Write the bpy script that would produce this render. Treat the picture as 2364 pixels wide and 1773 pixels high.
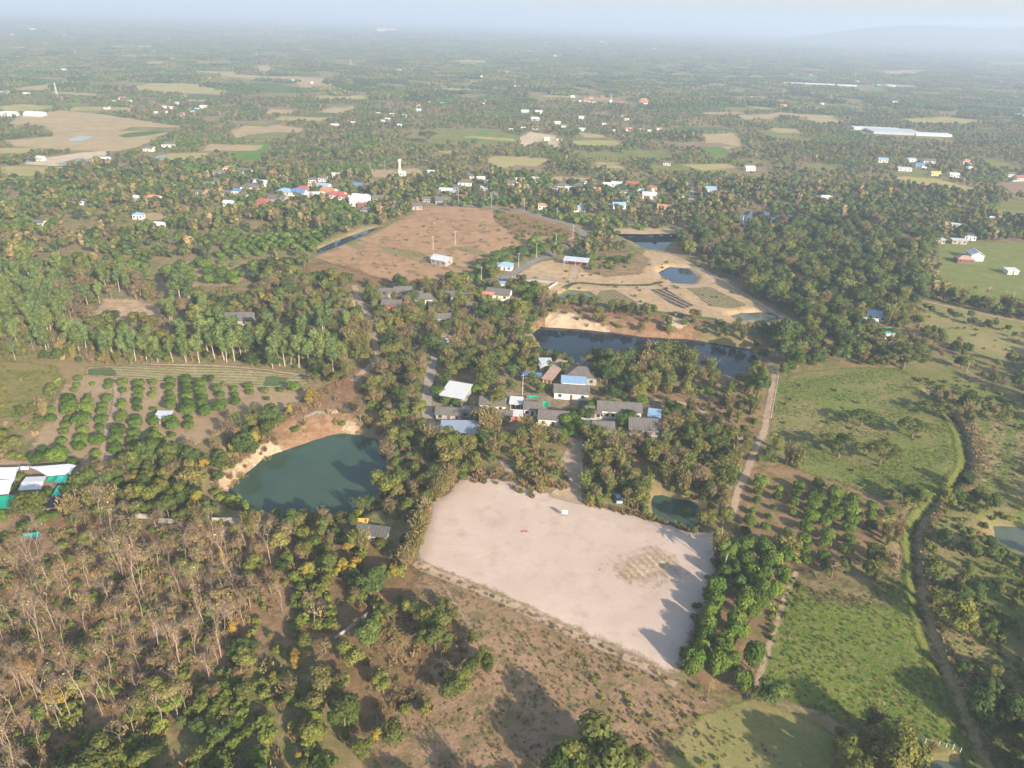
import bpy, math, random
import numpy as np
from mathutils import Matrix, Vector
from mathutils.geometry import tessellate_polygon
from mathutils.kdtree import KDTree

for o in list(bpy.data.objects):
    bpy.data.objects.remove(o)
S = bpy.context.scene
COL = S.collection
R = math.radians

# ------------------------------------------------------------------ camera
PW, PH, PF = 2364.0, 1773.0, 1700.0
CAM_H, PITCH, ROLL = 120.0, R(26.4), R(1.9)
_up0 = np.array([0, math.sin(PITCH), math.cos(PITCH)])
FWD = np.array([0, math.cos(PITCH), -math.sin(PITCH)])
RGT = np.array([1.0, 0, 0]) * math.cos(ROLL) + _up0 * math.sin(ROLL)
UPV = -np.array([1.0, 0, 0]) * math.sin(ROLL) + _up0 * math.cos(ROLL)
CPOS = np.array([0, 0, CAM_H])
cam = bpy.data.cameras.new('camera')
cam.sensor_width = 36.0
cam.lens = 36.0 * PF / PW
cam.clip_start = 1.0
cam.clip_end = 60000.0
camo = bpy.data.objects.new('camera', cam)
COL.objects.link(camo)
m = Matrix.Identity(4)
for i in range(3):
    m[i][0], m[i][1], m[i][2], m[i][3] = RGT[i], UPV[i], -FWD[i], CPOS[i]
camo.matrix_world = m
S.camera = camo

# ------------------------------------------------------------------ sky, sun, exposure
SUN_EL = R(22.5)
SUN_AZ = math.atan2(0.62, -0.785)          # the sun stands behind the viewer's right shoulder
w = bpy.data.worlds.new('World')
S.world = w
w.use_nodes = True
nt = w.node_tree
bg = nt.nodes['Background']
sky = nt.nodes.new('ShaderNodeTexSky')
sky.sky_type = 'NISHITA'
sky.sun_disc = False
sky.sun_elevation = SUN_EL
sky.sun_rotation = SUN_AZ
sky.air_density = 1.2
sky.dust_density = 1.6
sky.ozone_density = 1.6
nt.links.new(sky.outputs[0], bg.inputs[0])
bg.inputs[1].default_value = 0.115
sl = bpy.data.lights.new('sun', 'SUN')
sl.energy = 5.0
sl.angle = R(0.7)
sl.color = (1.0, 0.885, 0.72)
so = bpy.data.objects.new('sun', sl)
COL.objects.link(so)
sd_ = Vector((math.sin(SUN_AZ) * math.cos(SUN_EL), math.cos(SUN_AZ) * math.cos(SUN_EL), math.sin(SUN_EL)))
so.rotation_euler = sd_.to_track_quat('Z', 'Y').to_euler()
so.location = (200, -200, 300)
vs = S.view_settings
vs.view_transform = 'Standard'
vs.look = 'None'
vs.gamma = 1.0
vs.use_curve_mapping = False
vs.exposure = 1.08
S.cycles.use_denoising = True
S.cycles.use_adaptive_sampling = True
S.cycles.adaptive_threshold = 0.02
S.cycles.max_bounces = 4
S.cycles.diffuse_bounces = 2
S.cycles.glossy_bounces = 2
S.cycles.transmission_bounces = 2
S.cycles.volume_bounces = 1
S.cycles.transparent_max_bounces = 8
S.cycles.caustics_reflective = False
S.cycles.caustics_refractive = False

# ------------------------------------------------------------------ pixel <-> ground helpers
def at(u, v, z=0.0):
    d = FWD * PF + RGT * (u - PW / 2) - UPV * (v - PH / 2)
    t = (z - CAM_H) / d[2]
    return CPOS + d * t

def at_poly(pts, z=0.0):
    return np.array([at(u, v, z)[:2] for u, v in pts])

def to_px(x, y, z=0.0):
    x = np.asarray(x, float); y = np.asarray(y, float)
    dz = np.asarray(z, float) - CAM_H
    wd = y * FWD[1] + dz * FWD[2]
    wd = np.where(wd < 1, np.nan, wd)
    uu = x * RGT[0] + y * RGT[1] + dz * RGT[2]
    vv = x * UPV[0] + y * UPV[1] + dz * UPV[2]
    return PW / 2 + PF * uu / wd, PH / 2 - PF * vv / wd

def inside(poly, x, y):
    p = np.asarray(poly, float)
    x = np.asarray(x, float); y = np.asarray(y, float)
    r = np.zeros(x.shape, bool)
    n = len(p)
    for i in range(n):
        x1, y1 = p[i]; x2, y2 = p[(i + 1) % n]
        if y1 == y2:
            continue
        c = ((y1 > y) != (y2 > y)) & (x < (x2 - x1) * (y - y1) / (y2 - y1) + x1)
        r ^= c
    return r

def seg_dist(poly, x, y, closed=True):
    p = np.asarray(poly, float)
    best = np.full(np.shape(x), 1e18)
    n = len(p)
    for i in range(n if closed else n - 1):
        a = p[i]; b = p[(i + 1) % n]
        d = b - a
        L = d @ d + 1e-9
        t = np.clip(((x - a[0]) * d[0] + (y - a[1]) * d[1]) / L, 0, 1)
        best = np.minimum(best, (x - a[0] - t * d[0]) ** 2 + (y - a[1] - t * d[1]) ** 2)
    return np.sqrt(best)

def sdist(poly, x, y):
    """distance to a polygon's edge, positive inside"""
    return np.where(inside(poly, x, y), 1, -1) * seg_dist(poly, x, y)

def sstep(a, b, x):
    t = np.clip((x - a) / (b - a), 0, 1)
    return t * t * (3 - 2 * t)

def nz(x, y, wl, seed=0):
    rg = np.random.RandomState(seed + 17)
    o = 0
    for k in range(5):
        a = rg.uniform(0, 6.283); f = 6.283 / wl * rg.uniform(0.6, 1.6); ph = rg.uniform(0, 6.283)
        o = o + np.sin((np.cos(a) * x + np.sin(a) * y) * f + ph)
    return o / 3.2

def pxpm(x, y, z=0.0):
    return PF / math.sqrt(x * x + y * y + (CAM_H - z) ** 2)

# ------------------------------------------------------------------ names, labels
def tag(o, label=None, cat=None, group=None, kind=None):
    if label: o['label'] = label
    if cat: o['category'] = cat
    if group: o['group'] = group
    if kind: o['kind'] = kind
    return o

def link(name, data, parent=None):
    o = bpy.data.objects.new(name, data)
    COL.objects.link(o)
    if parent is not None:
        o.parent = parent
    return o

def empty(name, loc, rz=0.0, sc=1.0):
    o = link(name, None)
    o.empty_display_size = 0.5
    o.location = loc
    o.rotation_euler = (0, 0, rz)
    o.scale = (sc, sc, sc) if not hasattr(sc, '__len__') else sc
    return o

LANDMARKS = [('the large green pond', 700, 1090), ('the pale sandy lot', 1270, 1290), ('the white sign on the lot', 1303, 1192),
    ('the small pond beside the lot', 1560, 1180), ('the dark quarry pond', 1480, 795), ('the long white house', 1430, 940),
    ('the white-roofed shed', 1053, 900), ('the blue-grey roofed shed', 1062, 985), ('the left orchard', 380, 960),
    ('the vegetable beds', 450, 868), ('the white-roofed compound', 90, 1100), ('the broad brown field', 1030, 540),
    ('the sky-blue roofed house by the road', 1167, 606), ('the water tower', 922, 395), ('the sandy clearing', 300, 720),
    ('the dark blue garden pond', 1560, 635), ('the curving ditch', 2230, 1050), ('the green meadow', 1950, 1500),
    ('the mango grove beside the lot', 1680, 1420), ('the leafless teak stand', 200, 1450), ('the right orchard', 1870, 1190),
    ('the dry foreground field', 1250, 1600), ('the white gabled house in the meadow', 2253, 581),
    ('the farmstead beside the meadow', 2026, 735), ('the red-roofed village', 720, 440), ('the bright green field', 580, 350),
    ('the wide tan field', 220, 300), ('the low concrete wall', 810, 1450), ('the bend in the road', 1347, 540),
    ('the grey shed in the brown field', 1020, 594), ('the oval pond at the garden edge', 1740, 733), ('the tall white blocks', 890, 72),
    ('the pale sand yard', 1250, 325), ('the plastic greenhouses', 2080, 305), ('the pale grass field', 1200, 375),
    ('the temple with orange roofs', 1486, 237), ('the white spire', 1713, 517), ('the eucalyptus row', 560, 790), ('the red-walled house', 912, 698),
    ('the tan grass field', 2180, 425), ('the strip field beyond the ditch', 2310, 1010), ('the round clipped orchard', 470, 630),
    ('the lone palm', 1668, 1320), ('the grey long roof', 538, 727), ('the far left fields', 420, 205), ('the rain trees in the meadow', 1980, 1010)]
ORD = 'nearest,second nearest,third nearest,fourth nearest,fifth nearest,sixth nearest,seventh nearest,eighth nearest,ninth nearest,tenth nearest'.split(',')
PENDING = []            # (object, description, px u, px v)
def later(o, desc, u, v):
    PENDING.append((o, desc, float(u), float(v)))

def ordinal(k):
    if k < 10:
        return ORD[k]
    n = k + 1
    suf = 'th' if 10 <= n % 100 <= 20 else {1: 'st', 2: 'nd', 3: 'rd'}.get(n % 10, 'th')
    tens = ['', '', 'twenty', 'thirty', 'forty', 'fifty', 'sixty', 'seventy', 'eighty', 'ninety']
    ones = ['', 'first', 'second', 'third', 'fourth', 'fifth', 'sixth', 'seventh', 'eighth', 'ninth']
    teen = ['tenth', 'eleventh', 'twelfth', 'thirteenth', 'fourteenth', 'fifteenth', 'sixteenth', 'seventeenth', 'eighteenth', 'nineteenth']
    th = ['', '', 'twentieth', 'thirtieth', 'fortieth', 'fiftieth', 'sixtieth', 'seventieth', 'eightieth', 'ninetieth']
    if n < 20: return teen[n - 10] + ' nearest'
    if n < 100: return (tens[n // 10] + '-' + ones[n % 10] if n % 10 else th[n // 10]) + ' nearest'
    return str(n) + suf + ' nearest'

def resolve_labels():
    groups = {}
    L = np.array([(a[1], a[2]) for a in LANDMARKS], float)
    for o, desc, u, v in PENDING:
        d = np.hypot(L[:, 0] - u, (L[:, 1] - v) * 1.6)
        k = int(np.argmin(d))
        dx, dy = u - L[k, 0], v - L[k, 1]
        side = ('right of' if dx > 0 else 'left of') if abs(dx) > 1.3 * abs(dy) else ('in front of' if dy > 0 else 'behind')
        groups.setdefault((desc, k, side), []).append((d[k], o))
    for (desc, k, side), lst in groups.items():
        lst.sort(key=lambda t: t[0])
        for i, (_, o) in enumerate(lst):
            o['label'] = '%s, %s%s %s' % (desc, (ordinal(i) + ' ') if len(lst) > 1 else '', side, LANDMARKS[k][0])

# ------------------------------------------------------------------ mesh helpers
class MB:
    def __init__(s):
        s.v = []; s.f = []; s.m = []
    def quad(s, a, b, c, d, mi=0):
        n = len(s.v); s.v += [tuple(a), tuple(b), tuple(c), tuple(d)]; s.f.append((n, n + 1, n + 2, n + 3)); s.m.append(mi)
    def poly(s, pts, mi=0):
        n = len(s.v); s.v += [tuple(p) for p in pts]; s.f.append(tuple(range(n, n + len(pts)))); s.m.append(mi)
    def box(s, x0, y0, z0, x1, y1, z1, mi=0):
        n = len(s.v)
        s.v += [(x0, y0, z0), (x1, y0, z0), (x1, y1, z0), (x0, y1, z0), (x0, y0, z1), (x1, y0, z1), (x1, y1, z1), (x0, y1, z1)]
        for f in ((0, 3, 2, 1), (4, 5, 6, 7), (0, 1, 5, 4), (1, 2, 6, 5), (2, 3, 7, 6), (3, 0, 4, 7)):
            s.f.append(tuple(n + i for i in f)); s.m.append(mi)
    def tube(s, p0, p1, r0, r1, k=5, mi=0, cap=True):
        p0 = np.array(p0, float); p1 = np.array(p1, float)
        d = p1 - p0; L = np.linalg.norm(d)
        if L < 1e-6: return
        d /= L
        a = np.cross(d, (0, 0, 1.0) if abs(d[2]) < 0.9 else (1.0, 0, 0)); a /= np.linalg.norm(a)
        b = np.cross(d, a)
        n = len(s.v)
        for p, r in ((p0, r0), (p1, r1)):
            for i in range(k):
                t = 6.28318 * i / k
                s.v.append(tuple(p + (a * math.cos(t) + b * math.sin(t)) * r))
        for i in range(k):
            j = (i + 1) % k
            s.f.append((n + i, n + j, n + k + j, n + k + i)); s.m.append(mi)
        if cap:
            s.f.append(tuple(n + k + i for i in range(k))); s.m.append(mi)
    def chain(s, pts, rs, k=5, mi=0):
        for i in range(len(pts) - 1):
            s.tube(pts[i], pts[i + 1], rs[i], rs[i + 1], k, mi, cap=(i == len(pts) - 2))
    def arr(s, V, F, mi=0):
        n = len(s.v)
        s.v += [tuple(p) for p in V]
        s.f += [tuple(int(i) + n for i in f) for f in F]
        s.m += [mi] * len(F)
    def mesh(s, name, mats, smooth=False):
        me = bpy.data.meshes.new(name)
        me.from_pydata(s.v, [], s.f)
        for mt in (mats if isinstance(mats, (list, tuple)) else [mats]):
            me.materials.append(mt)
        me.polygons.foreach_set('material_index', s.m)
        if smooth:
            me.polygons.foreach_set('use_smooth', [True] * len(s.f))
        me.update()
        return me
    def build(s, name, mats, parent=None, smooth=False):
        return link(name, s.mesh(name, mats, smooth), parent)

# ------------------------------------------------------------------ materials
def new_mat(name):
    mt = bpy.data.materials.new(name)
    mt.use_nodes = True
    n = mt.node_tree
    for x in list(n.nodes):
        n.nodes.remove(x)
    out = n.nodes.new('ShaderNodeOutputMaterial')
    return mt, n, out

def N(n, t, **kw):
    x = n.nodes.new(t)
    for k, v in kw.items():
        setattr(x, k, v)
    return x

def noise(n, vec, scale, detail=4.0, rough=0.6):
    x = N(n, 'ShaderNodeTexNoise')
    x.inputs['Scale'].default_value = scale
    x.inputs['Detail'].default_value = detail
    x.inputs['Roughness'].default_value = rough
    if vec is not None: n.links.new(vec, x.inputs['Vector'])
    return x.outputs['Fac']

def rng_(n, val, a, b, c=0.0, d=1.0):
    x = N(n, 'ShaderNodeMapRange')
    n.links.new(val, x.inputs[0])
    for i, q in enumerate((a, b, c, d)): x.inputs[1 + i].default_value = q
    return x.outputs[0]

def mixc(n, fac, A, B):
    x = N(n, 'ShaderNodeMix', data_type='RGBA')
    if isinstance(fac, float): x.inputs[0].default_value = fac
    else: n.links.new(fac, x.inputs[0])
    for s_, q in ((6, A), (7, B)):
        if isinstance(q, tuple): x.inputs[s_].default_value = (*q, 1)
        else: n.links.new(q, x.inputs[s_])
    return x.outputs[2]

def mth(n, op, a, b=None):
    x = N(n, 'ShaderNodeMath', operation=op)
    for i, q in enumerate((a, b)):
        if q is None: continue
        if isinstance(q, (int, float)): x.inputs[i].default_value = q
        else: n.links.new(q, x.inputs[i])
    return x.outputs[0]

def mul_col(n, col, fac):
    x = N(n, 'ShaderNodeVectorMath', operation='SCALE')
    n.links.new(col, x.inputs[0]); n.links.new(fac, x.inputs['Scale'])
    return x.outputs[0]

ALB = 0.80
def rowang(p, q):
    a, b = at(*p), at(*q)
    return -(math.pi / 2 + math.atan2(b[1] - a[1], b[0] - a[0]))

def ground_mat(name, cols, s1=0.05, s2=0.4, thr=(0.42, 0.58, 0.45, 0.62), edge=None, bump=0.25, rows=None, speck=None, fine=0.28, alpha=1.0):
    """three earth or grass colours broken up by noise; edge = (width m, noise amplitude m) fades the sheet out raggedly at its rim"""
    mt, n, out = new_mat(name)
    g = N(n, 'ShaderNodeNewGeometry').outputs['Position']
    cols = [(c[0] * ALB * 1.05, c[1] * ALB, c[2] * ALB * .93) for c in cols]
    a = rng_(n, noise(n, g, s1, 5, 0.62), thr[0], thr[1])
    b = rng_(n, noise(n, g, s2, 5, 0.65), thr[2], thr[3])
    c = mixc(n, b, mixc(n, a, cols[0], cols[1]), cols[2])
    if rows:
        wv = N(n, 'ShaderNodeTexWave', wave_type='BANDS', bands_direction='X')
        mp = N(n, 'ShaderNodeMapping'); mp.inputs['Rotation'].default_value = (0, 0, rows[0])
        n.links.new(g, mp.inputs[0]); n.links.new(mp.outputs[0], wv.inputs[0])
        wv.inputs['Scale'].default_value = 0.314 / rows[1]; wv.inputs['Distortion'].default_value = rows[4] if len(rows) > 4 else 0.6
        wv.inputs['Detail Scale'].default_value = 2.0
        k = rng_(n, wv.outputs['Fac'], 0.4, 0.65)
        k = mth(n, 'MULTIPLY', k, rng_(n, noise(n, g, 0.9, 3), 0.35, 0.6, 0.15, 1.0))
        c = mixc(n, mth(n, 'MULTIPLY', k, rows[3]), c, rows[2])
    if speck:
        c = mixc(n, rng_(n, noise(n, g, speck[1], 2, 0.5), speck[2], speck[2] + 0.06), c, speck[0])
    f = noise(n, g, 2.3, 4, 0.7)
    c = mul_col(n, c, rng_(n, f, 0.2, 0.8, 1 - fine, 1 + fine))
    bs = N(n, 'ShaderNodeBsdfDiffuse')
    n.links.new(c, bs.inputs[0])
    if bump:
        bp = N(n, 'ShaderNodeBump'); bp.inputs['Strength'].default_value = bump; bp.inputs['Distance'].default_value = 0.6
        n.links.new(noise(n, g, 0.9, 6, 0.72), bp.inputs['Height']); n.links.new(bp.outputs[0], bs.inputs['Normal'])
    if edge:
        at_ = N(n, 'ShaderNodeAttribute', attribute_name='sd').outputs['Fac']
        e = mth(n, 'ADD', at_, mth(n, 'MULTIPLY', mth(n, 'SUBTRACT', noise(n, g, 0.45, 5, 0.68), 0.5), edge[1] * 3.0))
        al = rng_(n, e, -edge[0] / 2, edge[0] / 2, 0.0, alpha)
        tr = N(n, 'ShaderNodeBsdfTransparent')
        mx = N(n, 'ShaderNodeMixShader')
        n.links.new(al, mx.inputs[0]); n.links.new(tr.outputs[0], mx.inputs[1]); n.links.new(bs.outputs[0], mx.inputs[2])
        n.links.new(mx.outputs[0], out.inputs[0])
    else:
        n.links.new(bs.outputs[0], out.inputs[0])
    return mt

def leaf_mat(name, cols, trans=0.38, vary=0.34):
    mt, n, out = new_mat(name)
    oi = N(n, 'ShaderNodeObjectInfo').outputs['Random']
    rp = N(n, 'ShaderNodeValToRGB')
    el = rp.color_ramp.elements
    while len(el) < len(cols): el.new(0.5)
    for i, c in enumerate(cols):
        c = (c[0] * 1.86, c[1] * 1.86, c[2] * 1.5)
        el[i].position = i / max(1, len(cols) - 1); el[i].color = (*c, 1)
    n.links.new(oi, rp.inputs[0])
    isl = N(n, 'ShaderNodeNewGeometry').outputs['Random Per Island']
    r2 = mth(n, 'FRACT', mth(n, 'MULTIPLY', oi, 37.7))
    k = mth(n, 'MULTIPLY', rng_(n, isl, 0, 1, 1 - vary, 1 + vary), rng_(n, r2, 0, 1, 0.8, 1.2))
    c = mul_col(n, rp.outputs[0], k)
    d = N(n, 'ShaderNodeBsdfDiffuse'); t = N(n, 'ShaderNodeBsdfTranslucent')
    n.links.new(c, d.inputs[0]); n.links.new(c, t.inputs[0])
    mx = N(n, 'ShaderNodeMixShader'); mx.inputs[0].default_value = trans
    n.links.new(d.outputs[0], mx.inputs[1]); n.links.new(t.outputs[0], mx.inputs[2]); n.links.new(mx.outputs[0], out.inputs[0])
    return mt

def flat_mat(name, col, rough=0.7, spec=0.2, var=0.2, scale=1.2, rib=None, dirt=None, metal=0.0):
    mt, n, out = new_mat(name)
    p = N(n, 'ShaderNodeBsdfPrincipled')
    tc = N(n, 'ShaderNodeTexCoord').outputs['Object']
    f = noise(n, tc, scale, 4, 0.65)
    base = N(n, 'ShaderNodeRGB'); base.outputs[0].default_value = (*col, 1)
    c = mul_col(n, base.outputs[0], rng_(n, f, 0.25, 0.75, 1 - var, 1 + var))
    if dirt: c = mixc(n, rng_(n, noise(n, tc, scale * 0.5, 5, 0.7), 0.5, 0.75), c, dirt)
    n.links.new(c, p.inputs['Base Color'])
    p.inputs['Roughness'].default_value = rough; p.inputs['Specular IOR Level'].default_value = spec; p.inputs['Metallic'].default_value = metal
    if rib:
        wv = N(n, 'ShaderNodeTexWave', wave_type='BANDS', bands_direction=rib[0]); wv.inputs['Scale'].default_value = 0.314 / rib[1]
        n.links.new(tc, wv.inputs[0])
        bp = N(n, 'ShaderNodeBump'); bp.inputs['Strength'].default_value = rib[2]; bp.inputs['Distance'].default_value = 0.08
        n.links.new(wv.outputs['Fac'], bp.inputs['Height']); n.links.new(bp.outputs[0], p.inputs['Normal'])
    n.links.new(p.outputs[0], out.inputs[0])
    return mt

def water_mat(name, col, rough=0.06, wave=0.04, col2=None):
    mt, n, out = new_mat(name)
    p = N(n, 'ShaderNodeBsdfPrincipled')
    g = N(n, 'ShaderNodeNewGeometry').outputs['Position']
    n.links.new(mixc(n, rng_(n, noise(n, g, 0.05, 3), 0.4, 0.6), col, col2 or col), p.inputs['Base Color'])
    p.inputs['Roughness'].default_value = rough; p.inputs['IOR'].default_value = 1.33; p.inputs['Specular IOR Level'].default_value = 0.5
    bp = N(n, 'ShaderNodeBump'); bp.inputs['Strength'].default_value = wave; bp.inputs['Distance'].default_value = 0.3
    n.links.new(noise(n, g, 1.2, 3), bp.inputs['Height']); n.links.new(bp.outputs[0], p.inputs['Normal'])
    n.links.new(p.outputs[0], out.inputs[0])
    return mt
# ------------------------------------------------------------------ terrain
LOT = [(967,1273),(974,1246),(992,1201),(994,1166),(1010,1159),(1040,1136),(1061,1110),(1086,1100),(1110,1098),(1141,1110),(1173,1116),(1204,1123),
       (1249,1141),(1282,1147),(1331,1163),(1360,1174),(1420,1181),(1445,1187),(1501,1205),(1558,1218),(1615,1234),(1639,1230),(1664,1242),(1660,1274),
       (1639,1343),(1615,1416),(1595,1465),(1574,1530),(1562,1556),(1534,1550),(1477,1518),(1412,1490),(1331,1455),(1258,1420),(1177,1384),(1116,1355),(1055,1335),(1010,1317),(980,1305),(970,1295)]
# ponds: name, water height, bank width, colour key, outline in the photograph
PONDS = [
 ('green_pond', -4.0, 10.0, 'green', [(823,1003),(780,1000),(726,1016),(685,1030),(639,1046),(606,1060),(590,1076),(564,1095),(523,1130),(545,1158),(598,1176),(695,1200),(769,1206),(850,1175),(884,1120),(890,1058),(873,1015)]),
 ('small_pond', -1.8, 3.5, 'green', [(1501,1157),(1514,1141),(1558,1150),(1611,1160),(1621,1190),(1609,1218),(1583,1226),(1548,1208),(1510,1192)]),
 ('quarry_pond', -3.8, 7.0, 'dark', [(1228,769),(1250,755),(1294,757),(1343,760),(1410,767),(1486,778),(1587,783),(1663,795),(1733,806),(1750,830),(1735,865),(1700,876),(1655,868),(1610,845),(1560,832),(1480,842),(1380,852),(1320,842),(1255,812)]),
 ('field_pond', -2.5, 6.0, 'dark', [(1422,542),(1486,542),(1572,537),(1560,552),(1543,566),(1529,581),(1486,574),(1458,558)]),
 ('garden_pond', -1.0, 3.0, 'blue', [(1520,628),(1545,616),(1590,620),(1610,640),(1600,656),(1560,654),(1530,641)]),
 ('lily_pond', -0.8, 2.5, 'pale', [(1290,684),(1315,672),(1358,676),(1374,690),(1344,701),(1297,696)]),
 ('oval_pond', -0.9, 2.5, 'pale', [(1682,729),(1712,723),(1750,721),(1785,722),(1802,734),(1788,744),(1764,745),(1738,738),(1710,741)]),
 ('canal_pool', -1.2, 3.0, 'blue', [(728,578),(788,552),(860,527),(878,526),(842,541),(790,565),(735,586)]),
 ('reed_pond', -1.5, 4.0, 'pale', [(2292,1213),(2364,1218),(2450,1225),(2450,1290),(2364,1276),(2300,1254)]),
 ('corner_pond', -1.5, 4.0, 'pale', [(2120,1765),(2160,1755),(2230,1768),(2260,1800),(2240,1850),(2120,1840)]),
]
DITCH = [(2145,905),(2190,950),(2222,1000),(2236,1070),(2205,1120),(2150,1165),(2112,1210),(2106,1260),(2115,1330),(2122,1410),(2150,1490),(2190,1590),(2238,1710),(2270,1790)]
LOTW = at_poly(LOT)
for p in PONDS:
    pass
PONDW = [(p[0], p[1], p[2], p[3], at_poly(p[4], p[1])) for p in PONDS]
DITCHW = at_poly(DITCH)
NX0, NX1, NY0, NY1 = -342.0, 342.0, 62.0, 474.0

def hgt(x, y):
    x = np.asarray(x, float); y = np.asarray(y, float)
    shp = x.shape
    x = x.ravel(); y = y.ravel()
    near = (x > NX0 - 5) & (x < NX1 + 5) & (y > NY0 - 5) & (y < NY1 + 5)
    h = np.zeros(x.shape)
    if near.any():
        X = x[near]; Y = y[near]
        fade = sstep(0, 40, np.minimum(np.minimum(X - NX0, NX1 - X), np.minimum(Y - NY0 + 60, NY1 - Y)))
        q = (0.28 * nz(X, Y, 42, 1) + 0.12 * nz(X, Y, 13, 2)) * fade
        sl_ = sdist(LOTW, X, Y)
        k = sstep(-1.5, 1.0, sl_)
        q = q * (1 - 0.85 * k) + 0.75 * k
        # spoil heap of brush north of the lot
        for (u, v, rr, hh) in ((1235, 1085, 9, 1.6), (1270, 1115, 6, 1.2), (1380, 1150, 7, 1.1)):
            c = at(u, v)
            d2 = ((X - c[0]) ** 2 + (Y - c[1]) ** 2) / rr ** 2
            q += hh * np.exp(-d2 * 1.4) * (1 + 0.3 * nz(X, Y, 5, 3)) * (1 - k)
        dd = seg_dist(DITCHW, X, Y, closed=False)
        q -= 1.0 * np.exp(-(dd / 1.6) ** 2)
        q += 0.22 * np.exp(-((dd - 5.0) / 2.4) ** 2)
        for nm, wz, bw, ck, pw in PONDW:
            bb = (X > pw[:, 0].min() - 25) & (X < pw[:, 0].max() + 25) & (Y > pw[:, 1].min() - 25) & (Y < pw[:, 1].max() + 25)
            if not bb.any(): continue
            s = sdist(pw, X[bb], Y[bb])
            bwv = bw * (1 + 0.35 * nz(X[bb], Y[bb], 17, 5))
            t = np.clip(-s / bwv, 0, 1)
            prof = 0.45 * sstep(0, 0.28, t) + 0.25 * sstep(0.2, 0.75, t) + 0.30 * sstep(0.7, 1.0, t)
            bank = wz + (q[bb] - wz) * prof
            bank = bank + np.where((t > 0.05) & (t < 0.98), 0.1 * abs(wz) * nz(X[bb], Y[bb], 6, 8), 0)
            q[bb] = np.where(s > 0, np.minimum(q[bb], wz - 0.15 - 0.6 * np.minimum(s, 4)), np.where(t < 1, bank, q[bb]))
        h[near] = q
    return h.reshape(shp)

def H(x, y):
    return float(hgt(np.array([x]), np.array([y]))[0])

def axis(lo, hi, step, far_lo, far_hi, g):
    c = list(np.arange(lo, hi + 1e-6, step))
    s = step; x = c[-1]
    while x < far_hi:
        s *= g; x += s; c.append(x)
    s = step; x = c[0]; pre = []
    while x > far_lo:
        s *= g; x -= s; pre.append(x)
    return np.array(pre[::-1] + c)

GX = axis(NX0, NX1, 2.0, -24000, 24000, 1.13)
GY = axis(NY0, NY1, 2.0, -2500, 24500, 1.13)
MX, MY = np.meshgrid(GX, GY)
MZ = hgt(MX, MY)
nx, ny = len(GX), len(GY)

def grid_mesh(name, sel, dz, mat, attr=None):
    """cells of the terrain grid (sel: bool ny-1 x nx-1) as one mesh, raised by dz"""
    iy, ix = np.nonzero(sel)
    a = iy * nx + ix
    q = np.stack([a, a + 1, a + nx + 1, a + nx], 1)
    used, inv = np.unique(q, return_inverse=True)
    V = np.stack([MX.ravel()[used], MY.ravel()[used], MZ.ravel()[used] + dz], 1)
    me = bpy.data.meshes.new(name)
    me.vertices.add(len(V)); me.vertices.foreach_set('co', V.ravel())
    nq = len(q)
    me.loops.add(nq * 4); me.loops.foreach_set('vertex_index', inv.ravel().astype(np.int32))
    me.polygons.add(nq); me.polygons.foreach_set('loop_start', np.arange(0, nq * 4, 4)); me.polygons.foreach_set('loop_total', np.full(nq, 4))
    me.polygons.foreach_set('use_smooth', np.ones(nq, bool))
    if attr is not None:
        at_ = me.attributes.new('sd', 'FLOAT', 'POINT'); at_.data.foreach_set('value', attr.ravel()[used].astype(np.float32))
    me.materials.append(mat)
    me.update(); me.validate()
    return me

SOIL = (0.30, 0.195, 0.115); DRYG = (0.33, 0.235, 0.115); GRN = (0.105, 0.125, 0.035); DIRT = (0.40, 0.29, 0.19)
LITTER = (0.24, 0.145, 0.075); BRIGHT = (0.10, 0.155, 0.03); SAND = (0.60, 0.475, 0.37)
M_ground = ground_mat('ground_earth', [(0.285, 0.225, 0.115), (0.175, 0.185, 0.068), (0.33, 0.26, 0.135)], 0.035, 0.3)
g = link('ground', grid_mesh('ground', np.ones((ny - 1, nx - 1), bool), 0.0, M_ground))
tag(g, 'flat brown and olive countryside reaching the hazy horizon', 'ground', kind='structure')

near_cell = np.zeros((ny - 1, nx - 1), bool)
near_cell[(GY[:-1] >= NY0 - 0.1) & (GY[:-1] < NY1 - 1), :] = True
near_cell[:, ~((GX[:-1] >= NX0 - 0.1) & (GX[:-1] < NX1 - 1))] = False
LAYER = [0]
OPEN = []          # px polygons on which no trees are scattered

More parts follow.
